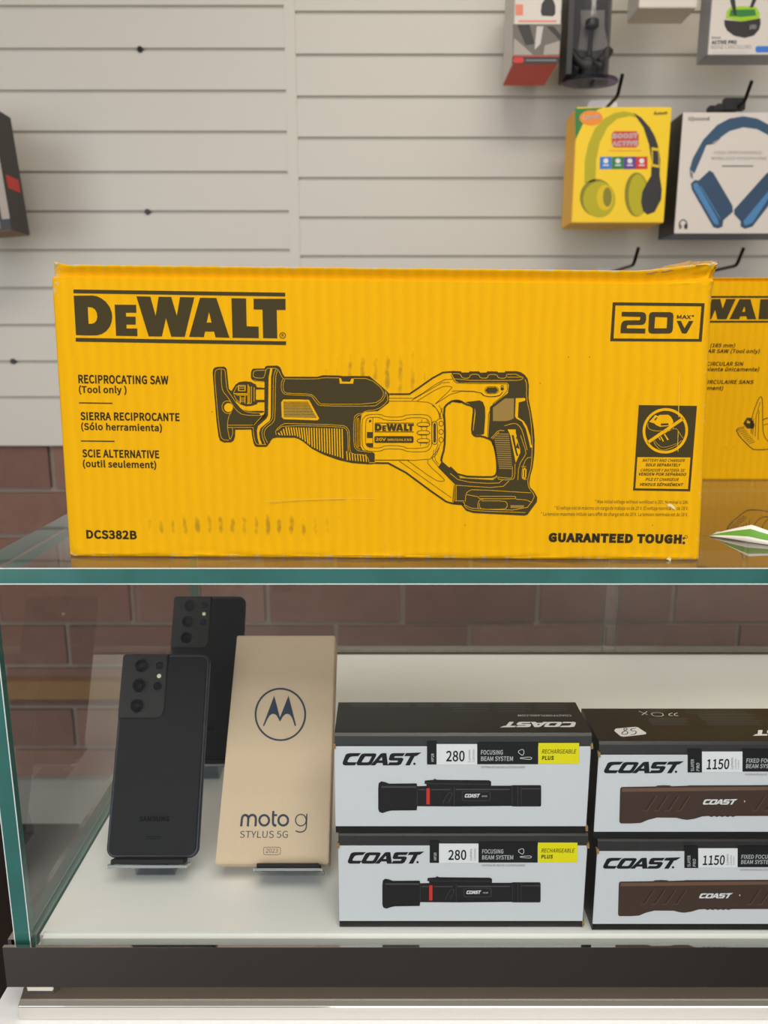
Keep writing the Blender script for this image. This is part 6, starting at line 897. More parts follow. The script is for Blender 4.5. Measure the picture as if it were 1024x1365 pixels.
def thing(name, label, cat, loc=(0, 0, 0), rot=(0, 0, 0), group=None):
    o = bpy.data.objects.new(name, None); COL.objects.link(o); o.location = loc; o.rotation_euler = rot; o.empty_display_size = .02
    o['label'] = label; o['category'] = cat
    if group: o['group'] = group
    return o
def tag(o, label, cat, group=None):
    o['label'] = label; o['category'] = cat
    if group: o['group'] = group
    return o
def struct(o, label=None, cat=None):
    o['kind'] = 'structure'
    if label: o['label'] = label
    if cat: o['category'] = cat
    return o
def copy_tree(o, parent=None):
    c = o.copy(); COL.objects.link(c)
    if parent is not None: c.parent = parent
    for ch in [x for x in bpy.data.objects if x.parent == o]: copy_tree(ch, c)
    return c

# ------------------------------------------------------------------ printed artwork (flat ink shapes lying on a face, in mm)
_text = {}; BOLD = .42
def area2(L): return sum(L[i - 1][0] * L[i][1] - L[i][0] * L[i - 1][1] for i in range(len(L)))
def inside(p, L):
    c = False
    for i in range(len(L)):
        (x0, y0), (x1, y1) = L[i - 1], L[i]
        if (y0 > p[1]) != (y1 > p[1]) and p[0] < (x1 - x0) * (p[1] - y0) / (y1 - y0) + x0: c = not c
    return c
def fill(loops):
    # even-odd fill of closed 2D loops -> vertices, triangles
    loops = [[(p[0], p[1]) for p in L] for L in loops if len(L) > 2]
    depth = [sum(inside(L[0], K) for K in loops if K is not L) for L in loops]
    V, T = [], []
    for i, L in enumerate(loops):
        if depth[i] % 2: continue
        holes = [K for j, K in enumerate(loops) if depth[j] == depth[i] + 1 and inside(K[0], L)]
        bm = bmesh.new()
        for K in [L] + holes:
            vs = [bm.verts.new((p[0], p[1], 0)) for p in K]
            for q in range(len(vs)): bm.edges.new((vs[q - 1], vs[q]))
        bmesh.ops.triangle_fill(bm, use_beauty=True, use_dissolve=False, edges=bm.edges[:], normal=(0, 0, 1))
        want = abs(area2(L)) - sum(abs(area2(K)) for K in holes)
        got = sum(f.calc_area() for f in bm.faces) * 2
        k = len(V)
        if abs(got - want) < .02 * want + 1e-9:
            bm.verts.index_update(); V += [(v.co.x, v.co.y) for v in bm.verts]; T += [tuple(k + v.index for v in f.verts) for f in bm.faces]
        else:
            lo = [[Vector((p[0], p[1], 0)) for p in K] for K in [L] + holes]
            V += [p for K in [L] + holes for p in K]; T += [tuple(k + x for x in t) for t in tessellate_polygon(lo)]
        bm.free()
    return V, T
def text_geo(body, bold, shear):
    key = (body, bold, shear)
    if key not in _text:
        d = bold * BOLD; V, F = [], []; x = 0
        for ch in body:
            adv, LL = GLYPHS[ch]; loops = [[(L[i] * .00025, L[i + 1] * .00025) for i in range(0, len(L), 2)] for L in LL]
            if loops:
                k = len(V); vs, fs = fill(loops)
                if d:                        # heavier weight: a stroke along every outline
                    for L in loops:
                        A_, B_ = ribbon(L, 2 * d, True); n = len(L); q = len(vs)
                        vs = vs + [(p.x, p.y) for p in A_ + B_]; fs = fs + [(q + i, q + (i + 1) % n, q + n + (i + 1) % n, q + n + i) for i in range(n)]
                V += [(p[0] + x + shear * p[1], p[1]) for p in vs]; F += [tuple(k + i for i in f) for f in fs]
            x += adv * .00025 + d * 1.1
        _text[key] = (V, F)
    return _text[key]
CAPH = .257
def ribbon(pts, w, closed):
    P = [Vector((p[0], p[1])) for p in pts]; n = len(P); L = []; R = []
    for i in range(n):
        a = P[i - 1] if (closed or i) else None; b = P[(i + 1) % n] if (closed or i < n - 1) else None
        d0 = (P[i] - a).normalized() if a is not None else None; d1 = (b - P[i]).normalized() if b is not None else None
        if d0 is None: d0 = d1
        if d1 is None: d1 = d0
        t = d0 + d1; t = t.normalized() if t.length > 1e-6 else d0
        nn = Vector((-t.y, t.x)); k = max(.5, nn.dot(Vector((-d0.y, d0.x))))
        L.append(P[i] + nn * (w / 2 / k)); R.append(P[i] - nn * (w / 2 / k))
    return L, R
def chaikin(pts, closed):
    n = len(pts); out = [] if closed else [pts[0]]
    for i in range(n if closed else n - 1):
        a, b = pts[i], pts[(i + 1) % n]
        out.append((a[0] * .75 + b[0] * .25, a[1] * .75 + b[1] * .25)); out.append((a[0] * .25 + b[0] * .75, a[1] * .25 + b[1] * .75))
    if not closed: out.append(pts[-1])
    return out
def art(name, items, M, parent, eps=.15, step=.05):
    mb = MB()
    def put(v2, lay): return M @ Vector((v2[0] * .001, v2[1] * .001, (eps + step * lay) * .001))
    for it in items:
        k, m, lay = it[0], it[1], it[2]
        if k == 'F':
            vs, fs = fill(it[4])
            mb.add([put(p, lay) for p in vs], fs, m)
        elif k == 'L':
            w, closed, pts = it[4], it[5], [tuple(p) for p in it[6]]
            if len(pts) > 3: pts = chaikin(pts, closed)
            L, R = ribbon(pts, w, closed); n = len(pts)
            mb.add([put(p, lay) for p in L + R], [(i, (i + 1) % n, n + (i + 1) % n, n + i) for i in range(n if closed else n - 1)], m)
        else:
            _, m, lay, txt, x, y, w, h, ang, bold, shear = it
            vs, fs = text_geo(txt, bold, shear)
            x0 = min(v[0] for v in vs); x1 = max(v[0] for v in vs); sx = w / (x1 - x0); sy = h / (CAPH + 2 * bold * BOLD); ca, sa = math.cos(ang), math.sin(ang)
            pp = []
            for v in vs:
                a, b = (v[0] - x0) * sx, (v[1] + bold * BOLD) * sy; pp.append(put((x + a * ca - b * sa, y + a * sa + b * ca), lay))
            mb.add(pp, fs, m)
    me = bpy.data.meshes.new(name); me.from_pydata(mb.v, [], mb.f)
    nz = (M.to_3x3() @ Vector((0, 0, 1)))
    me.update()
    for n in mb.names: me.materials.append(MATS[n])
    for p, i in zip(me.polygons, mb.m): p.material_index = i
    bm = bmesh.new(); bm.from_mesh(me)
    fl = [f for f in bm.faces if f.normal.dot(nz) < 0]
    if fl: bmesh.ops.reverse_faces(bm, faces=fl)
    bm.to_mesh(me); bm.free()
    o = bpy.data.objects.new(name, me); COL.objects.link(o); o.parent = parent
    return o
def frame(ex, up, o=(0, 0, 0)):
    ex = Vector(ex).normalized(); up = Vector(up).normalized(); n = ex.cross(up)
    return Matrix(((ex.x, up.x, n.x, o[0]), (ex.y, up.y, n.y, o[1]), (ex.z, up.z, n.z, o[2]), (0, 0, 0, 1)))
FRONT = frame((1, 0, 0), (0, 0, 1)); TOP = frame((1, 0, 0), (0, 1, 0)); FLAT = Matrix.Identity(4)

# ------------------------------------------------------------------ the room
XL, XR, YB, YF, ZC = -2.3, 2.6, 1.708, -3.4, 2.72
mb = MB(); mb.box(XL - .1, XR + .1, YF, YB + .12, -.05, 0, 'floor'); struct(mb.build('floor'), 'dark brown shop floor', 'floor')
mb = MB(); mb.box(XL - .1, XR + .1, YF, YB + .12, ZC, ZC + .05, 'ceil'); struct(mb.build('ceiling'))
mb = MB(); mb.box(XL - .1, XL, YF, YB, 0, ZC, 'drywall'); struct(mb.build('wall_left'))
mb = MB(); mb.box(XR, XR + .1, YF, YB, 0, ZC, 'drywall'); struct(mb.build('wall_right'))
# brick wall under (and behind) the slat panels
random.seed(4)
mb = MB(); mb.box(XL, XR, YB + .022, YB + .12, 0, ZC, 'mortar')
CH, BLn = .1055, .3135
for r in range(9):
    z0 = .508 - CH * 4 + r * CH
    off = .0431 + (0 if (r % 2 == 0) else BLn / 2)
    k0 = int((XL - off) / BLn) - 1
    for k in range(k0, k0 + 19):
        x0 = max(off + k * BLn + .006, XL); x1 = min(off + (k + 1) * BLn - .006, XR)
        if x1 - x0 > .02 and z0 + CH > .02: mb.box(x0, x1, YB + .012 + random.uniform(-.0015, .0015), YB + .06, max(z0 + .006, .001), z0 + CH - .006, 'brick')
struct(mb.build('wall_back'), 'red brown brick wall below the white slat panels', 'wall')
def slat_panel(name, x0, x1, zs, label, dots=()):
    mb = MB(); zs = sorted(zs); mb.box(x0, x1, YB + .0050, YB + .0118, zs[0], ZC, 'groove')
    for i, z in enumerate(zs):
        zt = (zs[i + 1] if i + 1 < len(zs) else ZC) - (.0052 if i + 1 < len(zs) else 0)
        prof = [(YB + .0055, z), (YB + .001, z), (YB, z + .001), (YB, zt - .0012), (YB + .0012, zt), (YB + .0055, zt)]
        mb.prism(prof, x0, x1, 'slat')
    for d in dots: mb.prism([(d[0] + .006 * math.cos(t * math.pi / 4), d[1] + .006 * math.sin(t * math.pi / 4)) for t in range(8)], YB - .003, YB + .004, 'steel_rod', 'y')
    return struct(mb.build(name), label, 'wall')
zl = [.9259] + [1.0337 + .0762 * i for i in range(22)]
zr = [.92] + [1.4026 + .0766 * i for i in range(-5, 17)]
slat_panel('wall_back_slats', XL, -.197, zl, 'white slat wall panel with grooves, beside the vertical joint strip', [(-.4842, 1.7165), (-.4888, 1.4120), (-.797, 1.1086)])
slat_panel('wall_back_slats.001', -.175, XR, zr, 'white slat wall panel carrying the hooks and headphone boxes')
mb = MB(); mb.box(-.197, -.175, YB - .002, YB + .0118, .918, ZC, 'slat'); struct(mb.build('trim_1', bevel=.001), 'white vertical joint strip between the two slat panels', 'trim')
mb = MB(); mb.box(XL, -.60, YB - .015, YB + .012, .33, .376, 'wood_strip'); struct(mb.build('trim_2', bevel=.002), 'tan wooden strip low on the brick wall', 'trim')
mb = MB(); mb.box(XL, XR, YB - .012, YB + .012, 0.002, .12, 'base_grey'); struct(mb.build('baseboard_back', bevel=.002))

# ------------------------------------------------------------------ display case on its cabinet
mb = MB(); mb.box(-.30, .98, .462, 1.12, .002, .6495, 'laminate')
cab = mb.build('base_cabinet', bevel=.004); tag(cab, 'white laminate base cabinet under the chrome edged glass case', 'cabinet')
case = thing('display_case', 'glass display case with green glass edges and polished chrome base', 'display case', (0, .5, .6495))
def cs(mb, name, **k):
    mb.v = [(x, y - .5, z - .6495) for x, y, z in mb.v]; return mb.build(name, case, **k)
XE = .95
mb = MB(); e = {'-y': 'glass_edge', '+y': 'glass_edge', '-x': 'glass_edge', '+x': 'glass_edge'}
mb.box(-.279, XE, .5014, 1.085, .9885, 1.0, 'glass', e)
for z in (.9885, .9994): mb.box(-.2791, XE, .5011, .5016, z, z + .0006, 'arris_glint')
cs(mb, 'top_glass')
e = {'-y': 'glass_edge', '+y': 'glass_edge', '-z': 'glass_edge', '+z': 'glass_edge'}
mb = MB(); mb.box(-.2757, -.2637, .5014, 1.06, .700, .9883, 'glass', e)
for x in (-.2757, -.2643): mb.box(x, x + .0006, .5011, .5016, .7005, .9883, 'arris_glint')
cs(mb, 'side_glass')
mb = MB(); mb.box(.925, .937, .5014, 1.06, .700, .9885, 'glass', e); cs(mb, 'side_glass')
e = {'-x': 'glass_edge', '+x': 'glass_edge', '-z': 'glass_edge', '+z': 'glass_edge'}
mb = MB(); mb.box(-.2635, .9248, .5016, .5074, .700, .9884, 'glass', e); cs(mb, 'front_glass')
mb = MB(); mb.box(-.262, .335, 1.062, 1.067, .7095, .9884, 'glass', e); cs(mb, 'sliding_door')
mb = MB(); mb.box(.3188, .923, 1.070, 1.075, .7095, .9884, 'glass', e); cs(mb, 'sliding_door')
mb = MB(); mb.box(-.262, .924, 1.057, 1.080, .692, .7115, 'chrome_dark'); cs(mb, 'door_track')
mb = MB(); mb.box(-.2625, .9235, .5095, 1.056, .690, .7093, 'laminate_deck'); cs(mb, 'deck', bevel=.0035, seg=3)
# chrome base frame: front bar, side bars
mb = MB()
mb.prism([(.4934, .6776), (.4934, .7121), (.4962, .7121), (.4962, .6995), (.5074, .6995), (.5074, .6776)], -.281, .9425, 'chrome')
mb.prism([(-.2808, .6776), (-.2808, .7121), (-.2759, .7121), (-.2759, .6776)], .5012, 1.085, 'chrome', 'y')
mb.prism([(.9372, .6776), (.9372, .7121), (.9423, .7121), (.9423, .6776)], .5012, 1.085, 'chrome', 'y')
mb.box(-.2795, .941, .4945, .5065, .6772, .6775, 'rail_reflect_strip'); cs(mb, 'base_bar', bevel=.0006)  # dull strip added under the bar so the rail mirrors a brown tone
mb = MB()
mb.prism([(.506, .6776), (.506, .6685), (.4925, .6612), (.4925, .6495), (.53, .6495), (.53, .6776)], -.2745, .936, 'chrome_rail')
mb.prism([(-.2700, .6776), (-.2700, .6685), (-.2744, .6612), (-.2744, .6495), (-.25, .6495), (-.25, .6776)], .5, 1.085, 'chrome_rail', 'y')
cs(mb, 'base_rail', bevel=.0006)
mb = MB(); mb.box(-.249, .935, .531, 1.085, .6497, .690, 'laminate'); cs(mb, 'plinth')

# ------------------------------------------------------------------ tool cartons
def carton(name, label, loc, yaw, lean, quad, ridge, depth, group, damage=True, seed=1):
    t = thing(name, label, 'carton', loc, (0, 0, yaw), group)
    rnd = random.Random(seed)
    Bl, Br, Tr, Tl = [Vector(q) * .001 for q in quad]
    H = (Tl.y + Tr.y) / 2; Wd = Br.x - Bl.x
    eg = [0, .0006, .0013, .002, .003, .004, .0055, .008, .013]
    xs = [v / Wd for v in eg] + [i / 52 for i in range(2, 51)] + [1 - v / Wd for v in reversed(eg)]
    rb = [0, .0004, .001, .0018, .0026, .0035, .006, .010]
    zr_ = ridge / H if ridge else .97
    zs = [v / H for v in rb] + [i / 30 for i in range(2, 29) if i / 30 < zr_ - .02] + [zr_ - .012, zr_ - .006, zr_ - .002, zr_, zr_ + .003, zr_ + .008] + \
         [zr_ + (1 - zr_) * k for k in (.35, .5, .65, .78, .88, .95, 1)]
    nz = [[rnd.uniform(-1, 1) for _ in xs] for _ in zs]
    up = Vector((0, lean, 1)).normalized(); V = []; wear = []; smud = []
    for j, b in enumerate(zs):
        for i, a in enumerate(xs):
            p = Bl.lerp(Br, a).lerp(Tl.lerp(Tr, a), b); x, v = p.x, p.y
            dl, dr, db, dt = a * Wd, (1 - a) * Wd, b * H, (1 - b) * H
            off = 0
            for d, r in ((dl, .0055), (dr, .0042), (db, .0026), (dt, .0015)):
                if d < r: off += r - math.sqrt(max(r * r - (r - d) ** 2, 0))
            if b > zr_:
                q = (b - zr_) / (1 - zr_)
                off += .0058 * math.sin(min(q * 4.0, 1) * math.pi / 2) * (1 - q * .95)
            edge = min(dl, dr)
            w = 0
            if damage:
                if dt < .012 and edge < .03:
                    g = (1 - dt / .012) * (1 - edge / .03); off += g * .0013 * abs(nz[j][i]); v += g * .0007 * nz[j][i]
                if dr < .05 and dt < .014:      # crushed corner standing up
                    g = (1 - dr / .05) ** 1.3 * (1 - dt / .014); v += .0062 * g; x += .0034 * g * (1 if dr < .012 else .3); off -= .0015 * g; off += .0012 * g * nz[j][i]
                if dl < .012 and dt < .009:
                    g = (1 - dl / .012) * (1 - dt / .009); v += .0022 * g; off += .0025 * g
                if dl < .022 and db < .05:
                    off += .0007 * math.sin(dl * 700) * (1 - dl / .022) * (1 - db / .05)
                if db < .004: off += .0005 * nz[j][i]
                w = max(0, 1 - dt / .0035) * .95
                if dr < .055: w = max(w, (1 - dt / .012) * .95 * (1 - dr / .07))
                if dl < .006 and dt < .02: w = max(w, .8)
                if dr < .004: w = max(w, .68)
                if db < .003: w = max(w, .72)
            s_ = 0
            if damage:
                def blob(x0, x1, v0, v1):
                    cx, cv = (x0 + x1) / 2, (v0 + v1) / 2
                    return max(0, 1 - abs((x - cx) / (x1 - x0) * 2) ** 4) * max(0, 1 - abs((v - cv) / (v1 - v0) * 2) ** 2)
                s_ = max(blob(-.185, -.015, .012, .034), blob(-.045, .04, .098, .15) * .9, blob(-.1, .17, .09, .18) * .45, blob(.16, .2, .1, .16) * .5, blob(-.195, .2, .006, .05) * .4)
            else:
                s_ = max(0, 1 - abs(v - .034) / .008) * .9
            q = Vector((x, 0, 0)) + up * v; q.y += off; V.append(q); wear.append(w); smud.append(s_)
    nx, nzn = len(xs), len(zs); F = []
    for j in range(nzn - 1):
        for i in range(nx - 1): F.append((j * nx + i, j * nx + i + 1, (j + 1) * nx + i + 1, (j + 1) * nx + i))
    loop = list(range(nx)) + [j * nx + nx - 1 for j in range(1, nzn)] + [(nzn - 1) * nx + i for i in range(nx - 2, -1, -1)] + [j * nx for j in range(nzn - 2, 0, -1)]
    k = len(V)
    for i in loop:
        V.append(Vector((V[i].x, depth, V[i].z))); wear.append(0); smud.append(0)
    m = len(loop)
    for i in range(m): F.append((loop[i], k + i, k + (i + 1) % m, loop[(i + 1) % m]))
    F.append(tuple(k + i for i in range(m)))
    me = bpy.data.meshes.new('body'); me.from_pydata([tuple(v) for v in V], [], F); me.materials.append(MATS['card'])
    a1 = me.attributes.new('wear', 'FLOAT', 'POINT'); a2 = me.attributes.new('smudge', 'FLOAT', 'POINT')
    a1.data.foreach_set('value', wear); a2.data.foreach_set('value', smud)
    bm = bmesh.new(); bm.from_mesh(me); bmesh.ops.recalc_face_normals(bm, faces=bm.faces); bm.to_mesh(me); bm.free()
    for p in me.polygons: p.use_smooth = True
    me.set_sharp_from_angle(angle=math.radians(40))
    o = bpy.data.objects.new('body', me); COL.objects.link(o); o.parent = t
    return t, frame((1, 0, 0), (0, lean, 1))
def put_logo(items, x0, y0, x1, y1, key='logo_norm', m='ink', lay=0): pass
tc_, Mf = carton('tool_carton', 'worn yellow carton showing a reciprocating saw, standing on the glass top', (-.0019, .5237, 1.0), -.022, .0415,
                 [(-220.37, 0), (220.32, 0), (215.85, 192.43), (-219.45, 197.79)], .1865, .118, 'yellow tool cartons')
art('logo_print', ART['main_logo'], Mf, tc_); art('voltage_badge', ART['main_badge'], Mf, tc_); art('warning_panel', ART['main_warning'], Mf, tc_)
for nm, i0, i1 in (('product_names', 0, 8), ('model_number', 8, 9), ('slogan', 9, 13), ('voltage_notes', 13, 99)):
    art(nm, ART['main_lettering'][i0:i1], Mf, tc_)
art('saw_illustration', ART['main_saw'], Mf, tc_)
art('wear_creases', ART['main_wear_creases'], Mf, tc_, eps=.35)  # chips and specks, plus creases with light and shade painted as thin lines
mb = MB(); rnd = random.Random(8)
pv = []
for i in range(15):
    a = i / 14; x = .172 + .043 * a; z = .1915 + .0055 * a ** 1.2 + rnd.uniform(-.0005, .0005)
    pv.append(((x, .0078 + rnd.uniform(0, .002), z), (x + .001, .0115 + rnd.uniform(0, .002), z + .0013 + .0022 * math.sin(a * 3) + rnd.uniform(0, .0008)), (x, .018, z + .0005)))
fl = [p for t_ in pv for p in t_]
mb.add(fl, [(3 * i + j, 3 * i + 3 + j, 3 * i + 4 + j, 3 * i + 1 + j) for i in range(14) for j in range(2)], 'torn')
tb_ = mb.build('torn_edge', tc_, fix=False); sd = tb_.modifiers.new('solid', 'SOLIDIFY'); sd.thickness = .0008
t2, Mf2 = carton('tool_carton', 'yellow carton with a circular saw drawing, half hidden behind the worn carton', (.45, .8435, 1.0), 0, 0,
                 [(-165, 0), (180, 0), (180, 213.5), (-165, 213.5)], .209, .16, 'yellow tool cartons', damage=False, seed=3)
for nm, i0, i1 in (('logo_print', 0, 8), ('product_names', 8, 14), ('saw_illustration', 14, 99)):
    art(nm, ART['second_print'][i0:i1], Mf2, t2)

# ------------------------------------------------------------------ leaflet on the glass
mb = MB()
A_, D_ = Vector((.2530, .588, 1.0006)), Vector((.3185, .5365, 1.0006)); back = Vector((.62, .78, 0))
NU, NV = 24, 9; vs = []
for i in range(NU + 1):
    u = i / NU; p0 = A_.lerp(D_, u); pk = .34
    hgt = .0122 * ((u / pk) if u < pk else max(0, 1 - (u - pk) / (1 - pk)) ** 1.1)
    for j in range(NV + 1):
        v = j / NV          # front lip, face rising to the crest, then the back flap coming down behind
        up_ = min(v / .62, 1); dn = max(0, (v - .62) / .38)
        q = p0 + back * (.0075 * up_ + .012 * dn) - back * .0012
        q.z = 1.0006 + hgt * (math.sin(up_ * math.pi / 2) ** .9) * (1 - dn * .97) + .0004 * math.sin(u * 11)
        q.z = max(q.z, 1.0004); vs.append(q)
k = mb.add(vs, [], 'paper')
for i in range(NU):
    for j in range(NV):
        mb.f.append((i * (NV + 1) + j, (i + 1) * (NV + 1) + j, (i + 1) * (NV + 1) + j + 1, i * (NV + 1) + j + 1)); mb.m.append(mb.mi('leaf_green' if j in (1, 2) else 'paper'))
lf = mb.build('leaflet', smooth=True, fix=False, angle=80); tag(lf, 'curled white paper leaflet with a green band, lying on the glass', 'leaflet')
sd = lf.modifiers.new('solid', 'SOLIDIFY'); sd.thickness = .0003; sd.offset = 0

# ------------------------------------------------------------------ phones and their stands
def rounded(w, h, r, n=6, y0=0):
    out = []
    for cx, cy, a0 in ((w / 2 - r, y0 + r, -90), (w / 2 - r, y0 + h - r, 0), (-w / 2 + r, y0 + h - r, 90), (-w / 2 + r, y0 + r, 180)):
        for i in range(n + 1):
            a = math.radians(a0 + 90 * i / n); out.append((cx + r * math.cos(a), cy + r * math.sin(a)))
    return out
RX = math.atan2(.8844, .4667)
def make_phone(label, loc):
    t = thing('smartphone', label, 'phone', loc, (RX, 0, 0), 'black smartphones on stands')
    mb = MB(); mb.prism(rounded(.0756, .1651, .0075), -.0083, 0, 'phone_black', 'z'); mb.build('body', t, bevel=.0022, seg=4)
    mb = MB(); mb.prism(rounded(.0761, .1656, .0078, y0=-.00025), -.0068, -.0020, 'phone_frame', 'z'); mb.build('frame', t, bevel=.0010, seg=2)
    mb = MB(); mb.prism(rounded(.0735, .1630, .0065, y0=.001), -.0089, -.0080, 'screen', 'z'); mb.build('screen', t, bevel=.0003)
    isl = [(-.0375, .1635), (-.0366, .1645), (-.0345, .1650), (.0015, .1650), (.0018, .1600), (.0018, .1190), (.0010, .1145), (-.0010, .1122), (-.0050, .1113), (-.0375, .1113)]
    mb = MB(); mb.prism(isl, -.0030, .0009, 'phone_island', 'z'); io = mb.build('camera_island', t, bevel=.0006, seg=2)
    for (x, y), r in (((-.0200, .1551), .0066), ((-.0208, .1382), .0066), ((-.0214, .1214), .0066), ((-.0050, .1554), .0039), ((-.0053, .1377), .0042)):
        mb = MB(); mb.cyl((x, y), r, r, .0008, .0016, 'lens_ring', 32); mb.cyl((x, y), r * .86, r * .82, .0015, .0019, 'lens_glass', 32); mb.cyl((x, y), r * .4, r * .35, .0018, .0021, 'screen', 20)
        mb.build('lens', io, bevel=.0001)
    mb = MB(); mb.cyl((-.0046, .1463), .0018, .0018, .0008, .0011, 'flash', 16); mb.build('flash_window', io)
    A = [['T', 'phone_mark', 0, 'SAMSUNG', -12.5, 28.2, 25.4, 4.0, 0, .05, 0], ['L', 'phone_mark', 0, 0, .5, 0, [(-6, 16.5), (7, 16.5)]], ['L', 'phone_mark', 0, 0, .5, 0, [(-5, 15), (6, 15)]]]
    art('back_lettering', A, FLAT, t, eps=.04)
    art('island_seam', [['L', 'phone_mark', 0, 0, .7, 0, [(2.2, 164.8), (2.2, 150), (2.1, 119), (1.2, 114.3), (-1, 111.9), (-5, 110.9), (-36.5, 110.9)]]], FLAT, t, eps=.05)
    return t
ph = make_phone('matte black smartphone propped up at the front, its full back visible', (-.1908, .5648, .7343))
ph2 = copy_tree(ph); ph2['label'] = 'matte black smartphone at the back, half hidden behind the front phone and tan box'; ph2.location = (-.185, .7130, .7382)
def make_stand(name, label, loc, rx, th, hw):
    t = thing(name, label, 'stand', loc, (rx, 0, 0), 'acrylic phone stands')
    c, s = math.cos(rx), math.sin(rx)           # local y -> (c, s); local z -> (-s, c) in world (Y, Z)
    zf = .7093 - loc[2]
    zb = -th - .0003
    yl = (zf - (zb - .003) * c) / s             # where the plate's rear meets the deck
    mb = MB(); mb.box(-hw * .8, hw * .8, max(-.0064, yl + .0008), .085, zb - .003, zb, 'acrylic'); mb.build('back_plate', t, bevel=.0004)
    mb = MB(); mb.box(-hw, hw, -.0065, -.0037, zb + .0008, .0085, 'acrylic', {'-x': 'plastic_white', '+x': 'plastic_white', '+z': 'acrylic_edge'}); mb.build('shelf', t, bevel=.0004)
    mb = MB(); mb.box(-hw + .002, hw - .003, -.0036, -.0002, zb + .0005, .0062, 'foam'); mb.build('pad', t, bevel=.0003)
    # strut from the top of the plate down to the deck behind
    Yw, Zw = c * .075 - s * (zb - .003), s * .075 + c * (zb - .003)
    Y2 = Yw + .022; Z2 = zf + .0003
    def loc2(Y, Z): return (c * Y + s * Z, -s * Y + c * Z)
    a, b = loc2(Yw, Zw), loc2(Y2, Z2); a2, b2 = loc2(Yw + .003, Zw), loc2(Y2 + .003, Z2)
    Y0_, Z0_ = c * -.0055 - s * zb, s * -.0055 + c * zb       # sled under the shelf, lying on the deck
    f1, f2, f3, f4 = loc2(Y0_, Z0_), loc2(Y0_ + .003, Z0_), loc2(Y2 + .003, Z2), loc2(Y2, Z2)
    k1, k2 = loc2(Y0_ + .006, Z2), loc2(Y0_ + .006, Z2 + .0025)
    mb = MB(); mb.prism([loc2(Y0_ + .004, Z2 + .0024), k1, f4, loc2(Y2, Z2 + .0024)], -hw * .5, hw * .5, 'acrylic'); mb.prism([f1, f2, loc2(Y0_ + .009, Z2 + .0024), loc2(Y0_ + .004, Z2 + .0024)], -hw * .5, hw * .5, 'acrylic'); mb.build('sled', t)
    mb = MB(); mb.prism([a, b, b2, a2], -hw * .5, hw * .5, 'acrylic'); mb.build('strut', t)
    return t
make_stand('phone_stand', 'clear acrylic stand with black pad holding the front smartphone', (-.1918, .5648, .7343), RX, .0089, .032)
make_stand('phone_stand', 'clear acrylic stand holding the smartphone at the back', (-.185, .7130, .7382), RX, .0089, .032)
RK = math.atan2(.7453, .6667)
kb = thing('phone_box', 'upright tan kraft phone box with a round dark emblem, leaning on a stand', 'box', (-.0911, .559, .7334), (RK, 0, 0))
mb = MB(); mb.prism([(-.0461, 0), (.0461, 0), (.0455, .1957), (-.0465, .1957)], -.026, 0, 'kraft', 'z'); mb.build('body', kb, bevel=.0007, seg=2)
mb = MB(); mb.box(-.0466, .0462, .004, .1920, -.0262, -.0255, 'kraft'); mb.build('lid_rim', kb)
art('emblem', ART['moto_print'][:2], FLAT, kb); art('lettering', ART['moto_print'][2:], FLAT, kb)
make_stand('phone_stand', 'clear acrylic stand with black pad under the tan kraft box', (-.0770, .559, .7334), RK, .0263, .0275)

# ------------------------------------------------------------------ flashlight boxes
def flash_box(label, loc, w, h, d, face, top, faceshift, group):
    t = thing('flashlight_box', label, 'box', loc, (0, 0, 0), group or 'stacked flashlight boxes')
    mb = MB()
    prof = [(d, 0), (.0012, 0), (.0003, .0012), (0, .0062), (0, h - .0098), (-.0006, h - .0085), (.0006, h - .0022), (.0022, h - .0003), (.004, h), (d, h)]
    mb.prism(prof, -w / 2, w / 2, 'box_black'); mb.build('carton', t, smooth=True, angle=20)
    mb = MB(); mb.box(-w / 2 - .0001, w / 2 - .0004, -.0006, .0006, .0065, h - .0098, 'panel_white'); mb.build('front_panel', t, bevel=.0003)
    art('front_print', face, Matrix.Translation((faceshift, -.0007, 0)) @ FRONT, t)
    if top: art('top_print', top, Matrix.Translation((0, 0, h)) @ TOP, t)
    for sx, zz in ((w / 2, h - .011), (w / 2, .0035), (-w / 2, h - .011)):
        mb = MB()
        for k in range(5):
            a = k / 4 * 2.6; mb.box(sx - .0008, sx + .0008, -.0012 + .0014 * (1 - math.cos(a)) - .0007, .0014 * (1 - math.cos(a)), zz + .0026 * math.sin(a) * .9, zz + .0026 * math.sin(a) * .9 + .0012, 'torn')
        mb.build('torn_corner', t)
    return t
gh, gs = None, None
flash_box('flashlight box with yellow rechargeable tag, upper one beside the kraft box', (.0572, .5163, .7903), .186, .081, .0505, ART['hp_print'], ART['hp_top'], 0, None)
flash_box('flashlight box with yellow rechargeable tag, standing on the white deck', (.0590, .5163, .7093), .186, .081, .0505, ART['hp_print'], None, .0012, None)
flash_box('flashlight box with a handwritten white 85 sticker on its black top', (.2860, .5132, .7878), .262, .0785, .053, ART['slayer_print'], ART['slayer_top'], 0, None)
flash_box('flashlight box with a large brown torch picture, under the stickered box', (.2895, .5132, .7093), .262, .0785, .053, ART['slayer_print'], None, .0005, None)

